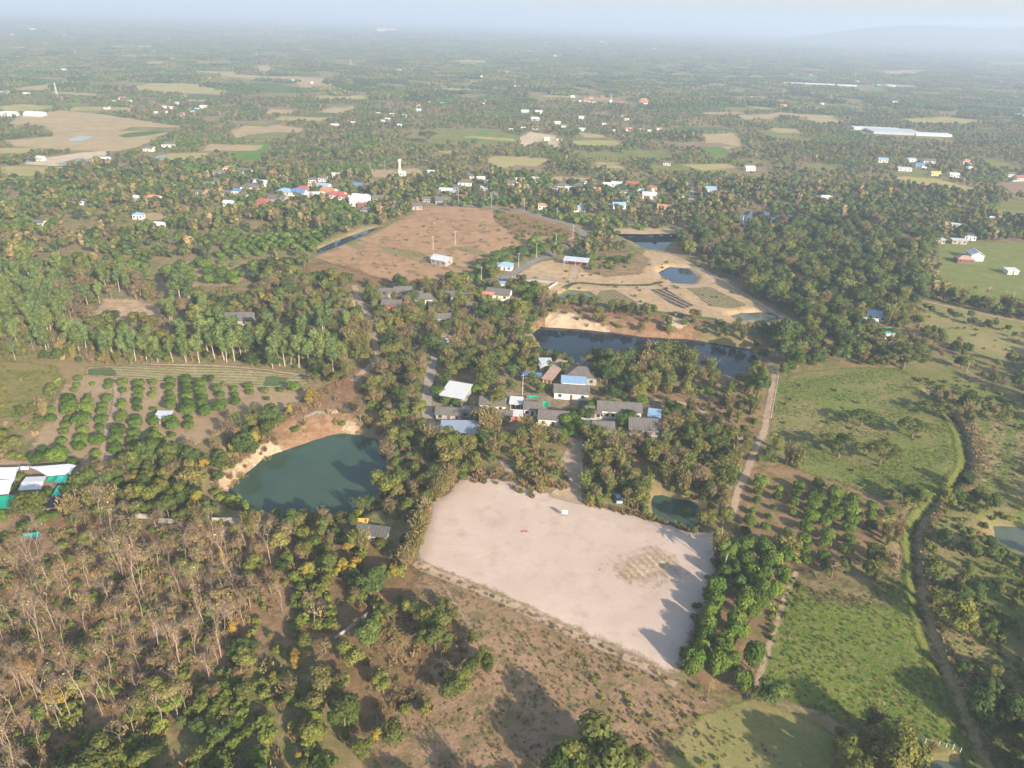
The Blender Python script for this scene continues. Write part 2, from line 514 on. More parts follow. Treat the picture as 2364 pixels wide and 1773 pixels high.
def patch(name, label, px, mat, edge=1.5, clear=True, cat='field', z=0.0):
    """a piece of ground cover laid on the terrain"""
    if clear: OPEN.append(np.array(px, float))
    wp = at_poly(px, z)
    LAYER[0] += 1
    dz = 0.04 + 0.002 * LAYER[0]
    if wp[:, 0].min() > NX0 and wp[:, 0].max() < NX1 and wp[:, 1].max() < NY1:
        bx = (MX > wp[:, 0].min() - 6) & (MX < wp[:, 0].max() + 6) & (MY > wp[:, 1].min() - 6) & (MY < wp[:, 1].max() + 6)
        s = np.full(MX.shape, -50.0)
        s[bx] = sdist(wp, MX[bx], MY[bx])
        v = s > -edge * 2.2
        sel = (v[:-1, :-1] | v[1:, :-1] | v[:-1, 1:] | v[1:, 1:]) & near_cell
        me = grid_mesh(name, sel, dz, mat, s)
    else:
        dens = []
        rg = random.Random(len(name) + LAYER[0])
        for i in range(len(wp)):
            a, b = wp[i], wp[(i + 1) % len(wp)]
            L = np.linalg.norm(b - a); k = max(1, min(14, int(L / 12)))
            for j in range(k):
                p = a + (b - a) * j / k
                dens.append((p[0] + rg.uniform(-1, 1) * min(2.5, L * .04), p[1] + rg.uniform(-1, 1) * min(2.5, L * .04)))
        tri = tessellate_polygon([[Vector((p[0], p[1], 0)) for p in dens]])
        me = bpy.data.meshes.new(name)
        me.from_pydata([(p[0], p[1], 0.1 + dz * .5) for p in dens], [], [tuple(t) for t in tri])
        at_ = me.attributes.new('sd', 'FLOAT', 'POINT'); at_.data.foreach_set('value', np.full(len(dens), 50.0, np.float32))
        me.materials.append(mat); me.update()
        if len(me.polygons) and me.polygons[0].normal.z < 0: me.flip_normals()
    o = link(name, me)
    return tag(o, label, cat, kind='structure')

def ribbon(name, label, px, width, mat, cat='track', dz=0.14, clear=True, jitter=0.15):
    P = at_poly(px)
    pts = []
    for i in range(len(P) - 1):
        a, b = P[i], P[i + 1]; L = np.linalg.norm(b - a); k = max(1, int(L / 2.5))
        pts += [a + (b - a) * j / k for j in range(k)]
    pts.append(P[-1]); pts = np.array(pts)
    for _ in range(3): pts[1:-1] = (pts[:-2] + 2 * pts[1:-1] + pts[2:]) / 4
    tg = np.gradient(pts, axis=0); tg /= np.linalg.norm(tg, axis=1)[:, None] + 1e-9
    nr = np.stack([-tg[:, 1], tg[:, 0]], 1)
    rg = np.random.RandomState(len(px))
    offs = np.array([-0.75, -0.5, -0.2, 0.2, 0.5, 0.75])
    V = []; sd = []
    for i in range(len(pts)):
        ww = width * (1 + rg.uniform(-jitter, jitter))
        for q in offs:
            p = pts[i] + nr[i] * q * ww
            V.append(p); sd.append((0.5 - abs(q)) * ww)
    V = np.array(V); Z = hgt(V[:, 0], V[:, 1]) + dz
    F = []
    for i in range(len(pts) - 1):
        for j in range(5):
            a = i * 6 + j; F.append((a, a + 1, a + 7, a + 6))
    me = bpy.data.meshes.new(name)
    me.from_pydata([(V[i, 0], V[i, 1], Z[i]) for i in range(len(V))], [], F)
    at_ = me.attributes.new('sd', 'FLOAT', 'POINT'); at_.data.foreach_set('value', np.array(sd, np.float32))
    me.materials.append(mat); me.update()
    if me.polygons[0].normal.z < 0: me.flip_normals()
    if clear: RIBBONS.append((pts, width / 2 + 1.2))
    return tag(link(name, me), label, cat, kind='structure')
RIBBONS = []

E1 = (1.6, 1.6); E2 = (0.8, 0.7)
M_bankgrass = ground_mat('bank_grass', [(0.15, 0.19, 0.045), (0.12, 0.155, 0.035), (0.20, 0.205, 0.065)], 0.1, 0.6, edge=(1.2, 1.2), bump=0.7)
M_lot = ground_mat('lot_sand', [(0.575, 0.455, 0.395), (0.64, 0.525, 0.46), (0.51, 0.395, 0.33)], 0.045, 0.2, (0.4, 0.6, 0.5, 0.72), (1.4, 1.5), 0.07, fine=0.1, speck=((0.485, 0.375, 0.30), .07, .57), rows=(R(70), 3.2, (0.50, 0.39, 0.305), 0.55, 8.0))
M_dry = ground_mat('dry_grass', [(0.41, 0.275, 0.18), (0.35, 0.235, 0.145), (0.23, 0.18, 0.09)], 0.05, 0.22, edge=E1, bump=0.6, speck=((0.145, 0.135, 0.06), 0.55, 0.60))
M_drygreen = ground_mat('dry_grass_green', [(0.35, 0.285, 0.145), (0.235, 0.25, 0.082), (0.30, 0.27, 0.115)], 0.05, 0.4, edge=E1)
M_meadow = ground_mat('meadow_grass', [(0.165, 0.235, 0.045), (0.125, 0.19, 0.036), (0.27, 0.245, 0.085)], 0.05, 0.55, (0.4, 0.6, 0.46, 0.7), E1, 0.9, speck=((0.24, 0.20, 0.09), 0.9, 0.60))
M_mix = ground_mat('mixed_grass', [(0.175, 0.225, 0.058), (0.33, 0.26, 0.14), (0.24, 0.245, 0.088)], 0.035, 0.4, (0.46, 0.60, 0.45, 0.65), E1, 0.9)
M_strip = ground_mat('strip_grass', [(0.30, 0.235, 0.125), (0.33, 0.255, 0.145), (0.18, 0.19, 0.065)], 0.05, 0.3, edge=E1, rows=(R(35), 9.0, (0.09, 0.14, 0.03), 0.8, 3.0))
M_orch = ground_mat('orchard_soil', [(0.46, 0.34, 0.23), (0.39, 0.285, 0.18), (0.31, 0.25, 0.125)], 0.06, 0.3, (0.4, 0.6, 0.5, 0.7), E1, 0.3)
M_orch2 = ground_mat('orchard_soil_red', [(0.34, 0.225, 0.135), (0.28, 0.19, 0.11), (0.20, 0.165, 0.07)], 0.06, 0.3, edge=E1)
M_brown = ground_mat('fallow_brown', [(0.43, 0.265, 0.155), (0.37, 0.225, 0.125), (0.46, 0.315, 0.19)], 0.02, 0.15, edge=(2, 3), speck=((0.24, 0.15, 0.09), 0.12, 0.58))
M_brush = ground_mat('fallow_brush', [(0.32, 0.185, 0.105), (0.28, 0.175, 0.095), (0.22, 0.16, 0.08)], 0.06, 0.2, edge=(6, 6))
M_sandy = ground_mat('garden_sand', [(0.56, 0.415, 0.27), (0.50, 0.365, 0.225), (0.42, 0.31, 0.18)], 0.05, 0.25, edge=E1)
M_track = ground_mat('track_sand', [(0.47, 0.36, 0.265), (0.40, 0.30, 0.21), (0.51, 0.40, 0.30)], 0.1, 0.5, edge=(0.9, 0.5), bump=0.15)
M_grey = ground_mat('track_grey', [(0.42, 0.36, 0.30), (0.37, 0.32, 0.27), (0.46, 0.40, 0.33)], 0.1, 0.5, edge=(0.7, 0.3), bump=0.1)
M_road = ground_mat('road_grey', [(0.27, 0.255, 0.24), (0.23, 0.22, 0.21), (0.31, 0.29, 0.265)], 0.1, 0.5, edge=(0.3, 0.1), bump=0.08)
M_asph = ground_mat('lane_asphalt', [(0.12, 0.12, 0.125), (0.10, 0.10, 0.105), (0.15, 0.145, 0.14)], 0.2, 0.8, edge=(0.3, 0.1), bump=0.05)
M_litter = ground_mat('leaf_litter', [(0.32, 0.20, 0.12), (0.36, 0.245, 0.16), (0.22, 0.165, 0.085)], 0.08, 0.4, edge=(5, 5), bump=0.6)
M_bank = ground_mat('bank_earth', [(0.31, 0.18, 0.11), (0.25, 0.15, 0.085), (0.37, 0.245, 0.155)], 0.09, 0.35, edge=(3, 3), bump=0.7)
M_cliff = ground_mat('bank_sand', [(0.56, 0.44, 0.31), (0.42, 0.30, 0.195), (0.60, 0.49, 0.36)], 0.12, 0.5, edge=(1.5, 1.6), bump=0.7)
M_veg = ground_mat('vegetable_soil', [(0.48, 0.385, 0.26), (0.42, 0.33, 0.20), (0.33, 0.29, 0.14)], 0.08, 0.4, edge=E2, rows=(rowang((198,858),(705,880)), 2.1, (0.12, 0.16, 0.05), 1.0, 0.3))
M_vegg = ground_mat('vegetable_green', [(0.08, 0.15, 0.05), (0.10, 0.17, 0.055), (0.12, 0.15, 0.06)], 0.1, 0.6, edge=E2, rows=(rowang((198,858),(705,880)), 2.1, (0.20, 0.20, 0.10), 0.4, 0.3))
M_beds = ground_mat('garden_beds', [(0.17, 0.165, 0.075), (0.13, 0.145, 0.055), (0.26, 0.215, 0.12)], 0.1, 0.5, edge=E2, rows=(rowang((1390,672),(1450,706)), 2.2, (0.36, 0.27, 0.17), 0.75, 0.3))
M_dark = ground_mat('plastic_beds', [(0.055, 0.05, 0.05), (0.075, 0.065, 0.06), (0.11, 0.09, 0.07)], 0.1, 0.6, edge=E2, rows=(rowang((1505,668),(1590,709)), 3.0, (0.40, 0.31, 0.21), 0.8, 0.2))
M_lawn = ground_mat('lawn', [(0.13, 0.20, 0.04), (0.11, 0.17, 0.035), (0.16, 0.20, 0.06)], 0.1, 0.5, edge=E2)
M_reed = ground_mat('reed_straw', [(0.42, 0.33, 0.185), (0.36, 0.275, 0.15), (0.30, 0.255, 0.115)], 0.1, 0.6, edge=(1.5, 1.5), bump=0.8)
M_ftan = ground_mat('far_tan', [(0.44, 0.345, 0.20), (0.40, 0.31, 0.17), (0.48, 0.38, 0.225)], 0.008, 0.05, bump=0)
M_ftan2 = ground_mat('far_straw', [(0.40, 0.36, 0.15), (0.33, 0.32, 0.12), (0.46, 0.39, 0.18)], 0.008, 0.05, bump=0)
M_fgreen = ground_mat('far_green', [(0.10, 0.17, 0.06), (0.085, 0.15, 0.05), (0.13, 0.18, 0.065)], 0.01, 0.06, bump=0)
M_fbright = ground_mat('far_bright', [(0.13, 0.25, 0.045), (0.115, 0.22, 0.04), (0.155, 0.25, 0.06)], 0.01, 0.06, bump=0)
M_fyg = ground_mat('far_yellowgreen', [(0.22, 0.24, 0.075), (0.26, 0.25, 0.095), (0.17, 0.20, 0.06)], 0.01, 0.06, bump=0)
M_fsand = ground_mat('far_sand', [(0.62, 0.50, 0.36), (0.54, 0.43, 0.31), (0.66, 0.54, 0.40)], 0.02, 0.1, bump=0)
M_fbrown = ground_mat('far_brown', [(0.30, 0.22, 0.15), (0.26, 0.19, 0.13), (0.33, 0.25, 0.165)], 0.01, 0.06, bump=0)

# broad covers first, details over them
patch('field', 'dry tan field with thin scrub in front of the sandy lot', [(975,1325),(1060,1348),(1180,1398),(1330,1468),(1480,1530),(1560,1572),(1640,1600),(1700,1640),(1760,1700),(1830,1800),(1500,1850),(1000,1850),(880,1800),(850,1700),(800,1600),(850,1500),(900,1440),(880,1380),(920,1340)], M_dry)
patch('field', 'greenish short-grass corner at the edge of the dry field', [(1560,1700),(1620,1650),(1740,1610),(1850,1650),(1930,1700),(1930,1850),(1500,1850)], M_drygreen)
patch('woodland_floor', 'brown leaf litter under the leafless teak stand', [(0,1215),(120,1190),(260,1205),(600,1215),(680,1240),(720,1330),(690,1440),(600,1520),(500,1580),(420,1660),(250,1700),(100,1800),(0,1800)], M_litter, clear=False, cat='ground')
patch('woodland_floor', 'red-brown dry earth among the scattered shrubs near the lot', [(680,1240),(900,1250),(970,1320),(930,1420),(1000,1500),(960,1600),(820,1700),(780,1560),(690,1460)], ground_mat('scrub_earth', [(0.30, 0.19, 0.11), (0.25, 0.165, 0.09), (0.19, 0.15, 0.065)], 0.08, 0.4, edge=(4, 4), bump=0.5), clear=False, cat='ground')
patch('meadow', 'bright green grass meadow bounded by the curving ditch', [(1834,1318),(1870,1335),(1900,1340),(1980,1380),(2050,1370),(2092,1310),(2108,1400),(2132,1480),(2172,1570),(2215,1670),(2225,1725),(2150,1720),(2060,1695),(1990,1685),(1890,1640),(1746,1592),(1765,1510),(1800,1416)], M_meadow, cat='meadow')
patch('meadow', 'rough green and tan pasture with rain trees standing in it', [(1790,880),(1850,860),(1960,850),(2080,850),(2140,900),(2185,955),(2215,1005),(2228,1070),(2190,1120),(2135,1165),(2100,1160),(2010,1140),(1930,1110),(1850,1090),(1800,1060),(1775,1010)], M_mix, cat='meadow')
patch('meadow', 'grassy slope between the tall hedge and the ditch', [(2080,850),(2100,810),(2160,830),(2240,880),(2364,930),(2420,960),(2420,1000),(2280,960),(2200,940),(2140,895)], M_mix, cat='meadow')
patch('field', 'reddish fallow field with green grass strips beyond the ditch', [(2240,960),(2420,1005),(2420,1200),(2300,1180),(2230,1140),(2245,1080)], M_strip)
patch('field', 'tan and green pasture in front of the far farmhouses', [(2112,705),(2180,700),(2364,745),(2420,760),(2420,850),(2300,835),(2200,790),(2120,745)], M_drygreen)
patch('field', 'flat green pasture around the white gabled house', [(2165,560),(2364,560),(2420,570),(2420,730),(2300,712),(2200,690),(2165,650)], ground_mat('pasture', [(0.165, 0.22, 0.055), (0.20, 0.235, 0.068), (0.26, 0.25, 0.10)], 0.02, 0.15, edge=E1))
patch('field', 'yellow-green grass clearing at the picture edge beside the orchard', [(-60,830),(60,835),(130,850),(150,880),(120,930),(60,960),(-60,970)], ground_mat('yellow_grass', [(0.26, 0.23, 0.085), (0.17, 0.19, 0.05), (0.30, 0.24, 0.11)], 0.05, 0.3, edge=E1), cat='meadow')
patch('orchard_floor', 'bare tan soil under the rows of the left orchard', [(150,885),(195,866),(470,885),(715,900),(690,930),(600,965),(520,1000),(440,1035),(350,1065),(240,1095),(180,1120),(110,1070),(55,1070),(95,985),(130,920)], M_orch, clear=True, cat='ground')
patch('orchard_floor', 'reddish soil between the trees of the right orchard', [(1715,1085),(1800,1075),(1950,1120),(2075,1165),(2085,1200),(2040,1230),(1990,1300),(1920,1320),(1850,1310),(1790,1270),(1700,1240),(1700,1160)], M_orch2, clear=True, cat='ground')
patch('orchard_floor', 'brown shaded soil under the mango grove beside the lot', [(1668,1245),(1720,1250),(1830,1300),(1835,1330),(1795,1410),(1760,1510),(1740,1590),(1650,1600),(1575,1545),(1600,1470),(1640,1350)], M_orch2, clear=True, cat='ground')
patch('orchard_floor', 'sandy soil under the round clipped orchard trees', [(360,640),(400,615),(440,600),(560,612),(575,640),(530,660),(440,665),(370,660)], M_orch, clear=True, cat='ground')
patch('field', 'broad fallow brown field enclosed by the village road', [(985,476),(1066,479),(1140,484),(1212,493),(1260,507),(1325,531),(1336,545),(1318,560),(1260,560),(1200,575),(1140,600),(1090,625),(1020,648),(960,662),(900,648),(850,632),(760,606),(722,594),(792,567),(875,534),(930,505)], M_brown)
patch('field', 'darker brushy corner of the brown field', [(1140,486),(1212,495),(1260,509),(1322,532),(1330,545),(1300,553),(1240,545),(1180,535),(1140,515)], M_brush, clear=False)
patch('garden_ground', 'orange-sand building plot with ponds and vegetable beds', [(1180,640),(1230,612),(1290,596),(1345,598),(1385,620),(1430,628),(1470,600),(1490,578),(1530,584),(1600,610),(1660,642),(1740,690),(1800,722),(1855,753),(1780,757),(1690,752),(1640,742),(1560,730),(1480,722),(1400,714),(1370,706),(1300,712),(1255,700),(1268,672),(1240,652)], M_sandy, cat='ground')
patch('field', 'narrow green bean rows in the sandy plot', [(1385,672),(1420,668),(1478,705),(1440,708),(1372,704)], M_beds, edge=0.8)
patch('field', 'beds covered with black plastic in the sandy plot', [(1500,668),(1535,666),(1602,706),(1580,712),(1560,708)], M_dark, edge=0.8)
patch('field', 'sparse green seedling plot beside the oval pond', [(1582,664),(1640,662),(1725,705),(1690,712),(1640,708)], M_beds, edge=0.8)
patch('lawn', 'green rim of grass around the lily pond', [(1280,684),(1312,667),(1362,671),(1384,690),(1346,707),(1292,702)], M_lawn, edge=0.8, cat='lawn')
patch('clearing', 'round bare sandy clearing among the trees', [(206,735),(238,690),(300,690),(395,712),(370,738),(372,800),(340,760),(260,748)], ground_mat('clearing_sand', [(0.46, 0.33, 0.21), (0.56, 0.43, 0.31), (0.40, 0.28, 0.17)], 0.05, 0.25, edge=(3, 3)), cat='ground')
patch('vegetable_field', 'long strip of vegetable rows above the left orchard', [(198,848),(300,843),(461,847),(590,856),(712,868),(709,884),(698,896),(590,894),(472,882),(271,873),(196,868)], M_veg, edge=0.9)
patch('vegetable_field', 'dark green leafy block at the end of the vegetable rows', [(206,851),(262,852),(272,868),(202,866)], M_vegg, edge=0.7)
patch('vegetable_field', 'bright green beds beside the earth bank', [(618,868),(668,872),(640,892),(606,891)], M_vegg, edge=0.7)
patch('lot', 'large cleared lot of pale pinkish sand', LOT, M_lot, edge=1.2, cat='lot')
patch('village_yard', 'bare earth yards between the village houses', [(1000,870),(1100,880),(1200,905),(1380,905),(1480,925),(1530,955),(1500,1010),(1480,1030),(1400,1025),(1350,1005),(1310,1030),(1240,1000),(1100,1000),(1000,1000),(990,940)], ground_mat('yard_earth', [(0.36, 0.275, 0.19), (0.29, 0.22, 0.14), (0.20, 0.17, 0.085)], 0.1, 0.4, edge=(3, 3)), cat='ground')
patch('yard', 'sandy yard of the white-roofed compound', [(-60,1060),(30,1062),(180,1065),(200,1110),(190,1150),(120,1190),(60,1230),(-60,1230)], M_orch, clear=True, cat='ground')
patch('track', 'sandy track widening from the village down to the lot', [(1262,1150),(1300,1120),(1308,1088),(1296,1058),(1312,1030),(1318,1000),(1348,1000),(1352,1040),(1347,1080),(1342,1120),(1345,1172)], M_track, cat='track')
patch('meadow', 'olive weedy grass beyond the lower end of the ditch', [(2130,1180),(2240,1140),(2420,1200),(2420,1850),(2280,1850),(2240,1700),(2190,1590),(2150,1490),(2125,1400),(2118,1300)], M_mix, clear=False, cat='meadow')
patch('meadow', 'tan worn grass at the top of the green meadow', [(1840,1320),(1880,1335),(1930,1335),(2000,1365),(2060,1380),(2040,1400),(1960,1395),(1880,1375),(1840,1350)], ground_mat('worn_grass', [(0.31, 0.23, 0.14), (0.26, 0.20, 0.11), (0.18, 0.175, 0.065)], 0.08, 0.35, edge=(3, 4), bump=.6), clear=True, cat='meadow')
patch('lot_scrape', 'ochre scraped earth marks on the sandy lot', [(1478,1295),(1510,1278),(1540,1300),(1552,1322),(1530,1335),(1500,1345),(1460,1338),(1430,1322)], ground_mat('lot_ochre', [(0.50, 0.385, 0.27), (0.43, 0.32, 0.19), (0.40, 0.29, 0.16)], 0.1, 0.5, edge=(6, 6), bump=.2, rows=(R(-30), 1.8, (0.56, 0.44, 0.34), .9, 1.0)), edge=3.0, clear=True, cat='ground')
# pond banks: bare earth and pale sand
patch('bank', 'reddish earth bank stepping down to the green pond', [(570,1050),(640,990),(700,935),(760,900),(800,880),(840,855),(872,845),(850,880),(832,925),(826,960),(832,1000),(790,1004),(726,1020),(640,1050),(590,1075)], M_bank, clear=True, cat='bank', z=-2.0)
patch('bank', 'eroded pale sand cliff at the left shore of the green pond', [(488,1122),(515,1090),(552,1064),(590,1046),(622,1030),(650,1024),(655,1040),(606,1064),(572,1098),(530,1134),(505,1136)], M_cliff, edge=1.0, clear=True, cat='bank', z=-3.4)
patch('bank', 'pale ledge on the earth bank above the pond', [(690,990),(730,970),(770,966),(812,960),(815,966),(770,974),(720,980),(692,996)], M_cliff, edge=1.0, clear=True, cat='bank', z=-3.4)
patch('bank', 'small pale scarp low on the earth bank', [(785,995),(800,980),(825,985),(828,1000),(805,1003)], M_cliff, edge=1.0, clear=True, cat='bank', z=-3.4)
patch('bank', 'orange earth bank behind the dark quarry pond', [(1230,750),(1270,715),(1360,712),(1440,722),(1560,735),(1640,745),(1620,775),(1560,785),(1480,778),(1400,765),(1300,758)], M_bank, clear=True, cat='bank', z=-2.0)
patch('bank', 'pale sand cliff at the near end of the quarry pond', [(1262,735),(1285,730),(1340,745),(1410,763),(1400,768),(1330,761),(1258,755)], M_cliff, edge=1.0, clear=True, cat='bank', z=-3.5)
patch('bank', 'second pale sand scarp beside the quarry pond', [(1530,745),(1570,742),(1592,762),(1570,772),(1530,765)], M_cliff, edge=1.0, clear=True, cat='bank', z=-3.5)
patch('bank', 'tan bank behind the small field pond', [(1415,530),(1500,528),(1580,528),(1575,540),(1490,542),(1420,540)], M_sandy, clear=True, cat='bank')
patch('field', 'narrow strip of dry orange grass beside the canal pool', [(700,612),(760,606),(850,632),(900,648),(880,665),(800,650),(720,640)], M_brush)
patch('clearing', 'bare patch with a sandy floor between the village trees', [(1150,845),(1190,850),(1205,870),(1170,872)], M_track, cat='ground')
patch('field', 'dirt slope with paths between the village and the dirt road', [(1480,900),(1560,905),(1650,930),(1745,900),(1770,940),(1755,1010),(1740,1060),(1690,1020),(1640,975),(1570,935)], M_orch2, clear=False)

# far fields
FAR = [
 ('wide tan fallow field left of the village', M_ftan, [(46,267),(142,255),(228,264),(340,280),(427,295),(392,305),(349,325),(320,340),(267,350),(160,348),(40,338),(10,325),(130,315),(100,290),(20,288)]),
 ('dark green crop strip inside the wide tan field', M_fgreen, [(272,314),(300,307),(385,300),(400,303),(330,314),(290,318)]),
 ('pale earth yard with two small ponds', M_fsand, [(45,372),(120,362),(190,352),(252,348),(250,358),(190,372),(150,382),(120,384),(60,380)]),
 ('straw-coloured grass patch below the earth yard', M_ftan2, [(0,385),(60,384),(150,386),(165,392),(90,405),(20,408),(0,402)]),
 ('pale straw field among the far orchards', M_ftan2, [(281,203),(356,192),(427,190),(470,197),(534,210),(513,219),(440,216),(356,212)]),
 ('dark green rectangular crop field', M_fgreen, [(570,196),(640,193),(695,203),(687,215),(630,214),(577,208)]),
 ('thin green crop strip before the straw field', M_fgreen, [(427,219),(470,217),(513,222),(509,229),(440,230)]),
 ('long tan strip field', M_ftan, [(442,167),(520,168),(598,176),(588,183),(513,176)]),
 ('tan field with small sheds on it', M_ftan, [(590,178),(680,176),(762,182),(772,201),(698,202),(677,187),(620,184)]),
 ('small tan field on the far left horizon side', M_ftan, [(570,164),(605,150),(634,155),(613,168)]),
 ('tan field beside a green strip', M_ftan, [(735,257),(788,242),(825,246),(800,261),(760,262)]),
 ('green strip below the tan field', M_fgreen, [(695,266),(760,260),(790,262),(748,272),(706,273)]),
 ('tan fallow field left of the white house', M_ftan, [(541,318),(534,302),(570,290),(606,285),(705,297),(690,306),(620,306)]),
 ('vivid green young-crop field', M_fbright, [(524,368),(584,328),(634,331),(610,355),(598,371)]),
 ('yellow straw field at the left edge', M_ftan2, [(0,246),(53,241),(128,246),(100,254),(43,258),(0,256)]),
 ('narrow straw strip at the far left', M_ftan2, [(36,203),(90,194),(142,189),(200,188),(160,197),(107,201)]),
 ('pale yellow-green grass field behind the village', M_ftan2, [(1119,371),(1144,361),(1210,363),(1272,368),(1233,386),(1151,389)]),
 ('yellow-green field with scattered trees', M_fyg, [(925,320),(980,302),(1060,297),(1130,298),(1200,312),(1195,330),(1120,330),(1080,328),(980,332)]),
 ('green field strip beside the sand yard', M_fbright, [(1078,325),(1112,302),(1135,302),(1104,330)]),
 ('pale sand yard of a construction site', M_fsand, [(1198,321),(1223,305),(1287,314),(1296,339),(1276,341),(1262,325),(1230,330),(1208,338)]),
 ('tan dirt strip beyond the sand yard', M_ftan, [(1330,305),(1390,312),(1408,330),(1395,334),(1350,318)]),
 ('vivid green square field on the right', M_fbright, [(1608,334),(1669,334),(1690,357),(1651,364)]),
 ('tan square field behind the vivid green one', M_ftan, [(1622,311),(1697,307),(1715,334),(1683,345),(1630,332)]),
 ('tan dry-grass field on the right', M_ftan2, [(2060,412),(2090,407),(2181,415),(2263,440),(2228,447),(2150,430),(2110,426)]),
 ('brown ploughed field at the right edge', M_fbrown, [(2300,421),(2420,418),(2420,462),(2364,457),(2324,440)]),
 ('green pasture at the right edge', M_fyg, [(2288,480),(2340,462),(2420,460),(2420,512),(2364,507),(2299,503)]),
 ('yellow fallow strip beyond the greenhouses', M_ftan2, [(2082,274),(2181,271),(2274,278),(2235,286),(2110,285)]),
 ('tan field strip on the right plain', M_ftan, [(1700,267),(1790,264),(1800,274),(1720,276)]),
 ('long tan strip above the greenhouses', M_ftan, [(1846,272),(1910,271),(1960,282),(1900,284)]),
 ('light green rectangular field far right', M_fbright, [(2005,204),(2068,204),(2066,212),(2006,212)]),
 ('light green field among the far right woods', M_fbright, [(1822,177),(1880,176),(1912,184),(1870,188)]),
 ('pale green far field', M_fyg, [(1613,150),(1660,152),(1655,160),(1615,157)]),
 ('second pale green far field', M_fyg, [(1682,152),(1735,153),(1722,161),(1695,159)]),
 ('third pale green far field', M_fyg, [(1832,158),(1910,159),(1905,164),(1840,163)]),
 ('far straw field at the centre', M_ftan2, [(1030,141),(1080,138),(1133,142),(1125,148),(1045,148)]),
 ('green far field right of centre', M_fbright, [(1495,148),(1570,149),(1570,155),(1505,155)]),
 ('far brown patch at the centre', M_fbrown, [(1350,205),(1375,192),(1380,203),(1365,216)]),
 ('far green field at the right edge', M_fyg, [(2278,142),(2380,143),(2380,150),(2285,150)]),
 ('far tan field at the right', M_ftan, [(2030,165),(2100,162),(2120,170),(2050,172)]),
 ('yellow-green strip under the greenhouses', M_fyg, [(1740,300),(1860,318),(1880,328),(1780,318)]),
 ('straw-coloured far strip behind the orchards', M_ftan2, [(380,157),(420,156),(415,163),(385,163)]),
 ('small tan bare plot near the village', M_ftan, [(328,498),(352,491),(395,495),(372,508),(345,510)]),
 ('narrow green rice strip in the left woods', M_fyg, [(0,172),(50,170),(60,176),(10,182)]),
]
for lab, mt, px in FAR:
    patch('field', lab, px, mt)
fr = random.Random(21)
for i in range(105):
    d = 560 * (5.5 ** fr.random()); ang_ = fr.uniform(-.66, .66); x, y = d * math.sin(ang_), d * math.cos(ang_)
    u, v = (float(q) for q in to_px(x, y))
    if not (-20 < u < PW + 20) or any(inside(q, np.array([u]), np.array([v]))[0] for q in OPEN[-60:]) or v > 420: continue
    a_, b_, th = fr.uniform(25, 90), fr.uniform(18, 55), fr.choice([.2, .3, -.25, .1]) + fr.uniform(-.1, .1)
    k_ = .42 + d / 2200
    q = [(x + (sx * a_ * math.cos(th) - sy * b_ * math.sin(th)) * k_ * .5 * fr.uniform(.8, 1.15), y + (sx * a_ * math.sin(th) + sy * b_ * math.cos(th)) * k_ * .5 * fr.uniform(.8, 1.15)) for sx, sy in ((-1, -1), (1, -1), (1, 1), (-1, 1))]
    pu, pv_ = to_px(np.array([t[0] for t in q]), np.array([t[1] for t in q]))
    mt, nm_ = fr.choice([(M_ftan, 'tan'), (M_ftan2, 'straw-coloured'), (M_fyg, 'yellow-green'), (M_fyg, 'yellow-green'), (M_fgreen, 'green'), (M_fbrown, 'brown'), (M_ftan2, 'straw-coloured')])
    o = patch('field', 'small %s field on the far plain' % nm_, list(zip(pu.tolist(), pv_.tolist())), mt)
    later(o, 'small %s field' % nm_, u, v)
patch('pond', 'small grey pond in the wide tan field', [(160,322),(185,315),(215,316),(195,325),(165,327)], water_mat('grey_pond', (0.16, 0.17, 0.16)), cat='pond')
patch('pond', 'dark fish pond in the pale earth yard', [(45,372),(60,366),(90,366),(80,374),(52,376)], water_mat('dark_fishpond', (0.03, 0.03, 0.025)), cat='pond')
patch('pond', 'second dark fish pond in the earth yard', [(130,378),(180,366),(220,368),(165,384)], water_mat('dark_fishpond', (0.05, 0.045, 0.035)), cat='pond')
patch('pond', 'long dark pond hidden behind trees on the right', [(1690,500),(1730,487),(1800,492),(1862,490),(1866,506),(1780,514),(1710,511)], water_mat('hidden_pond', (0.02, 0.03, 0.03), 0.03), cat='pond')
patch('pond', 'green-blue pond in the left orchards', [(355,362),(385,357),(388,363),(360,366)], water_mat('teal_pond', (0.06, 0.10, 0.10)), cat='pond')

# water
WM = {'green': water_mat('pond_green', (0.042, 0.074, 0.046), 0.05, 0.03, (0.052, 0.086, 0.052)), 'dark': water_mat('pond_dark', (0.012, 0.022, 0.03), 0.03, 0.02),
      'blue': water_mat('pond_blue', (0.03, 0.05, 0.075), 0.03, 0.02), 'pale': water_mat('pond_pale', (0.10, 0.12, 0.085), 0.06, 0.02)}
PL = {'green_pond': 'large green pond in an old earth pit', 'small_pond': 'small green pond in the thicket beside the sandy lot', 'quarry_pond': 'long dark quarry pond behind the village',
      'field_pond': 'dark pond with a tan bank beyond the road bend', 'garden_pond': 'dark blue pond with a curved sandy rim', 'lily_pond': 'shallow green pond with a lawn rim', 'oval_pond': 'oval milky pond at the edge of the sandy plot',
      'canal_pool': 'narrow bluish canal at the edge of the brown field', 'reed_pond': 'grey-green pond behind bushes at the right edge', 'corner_pond': 'tiny pond at the bottom edge beside the post fence'}
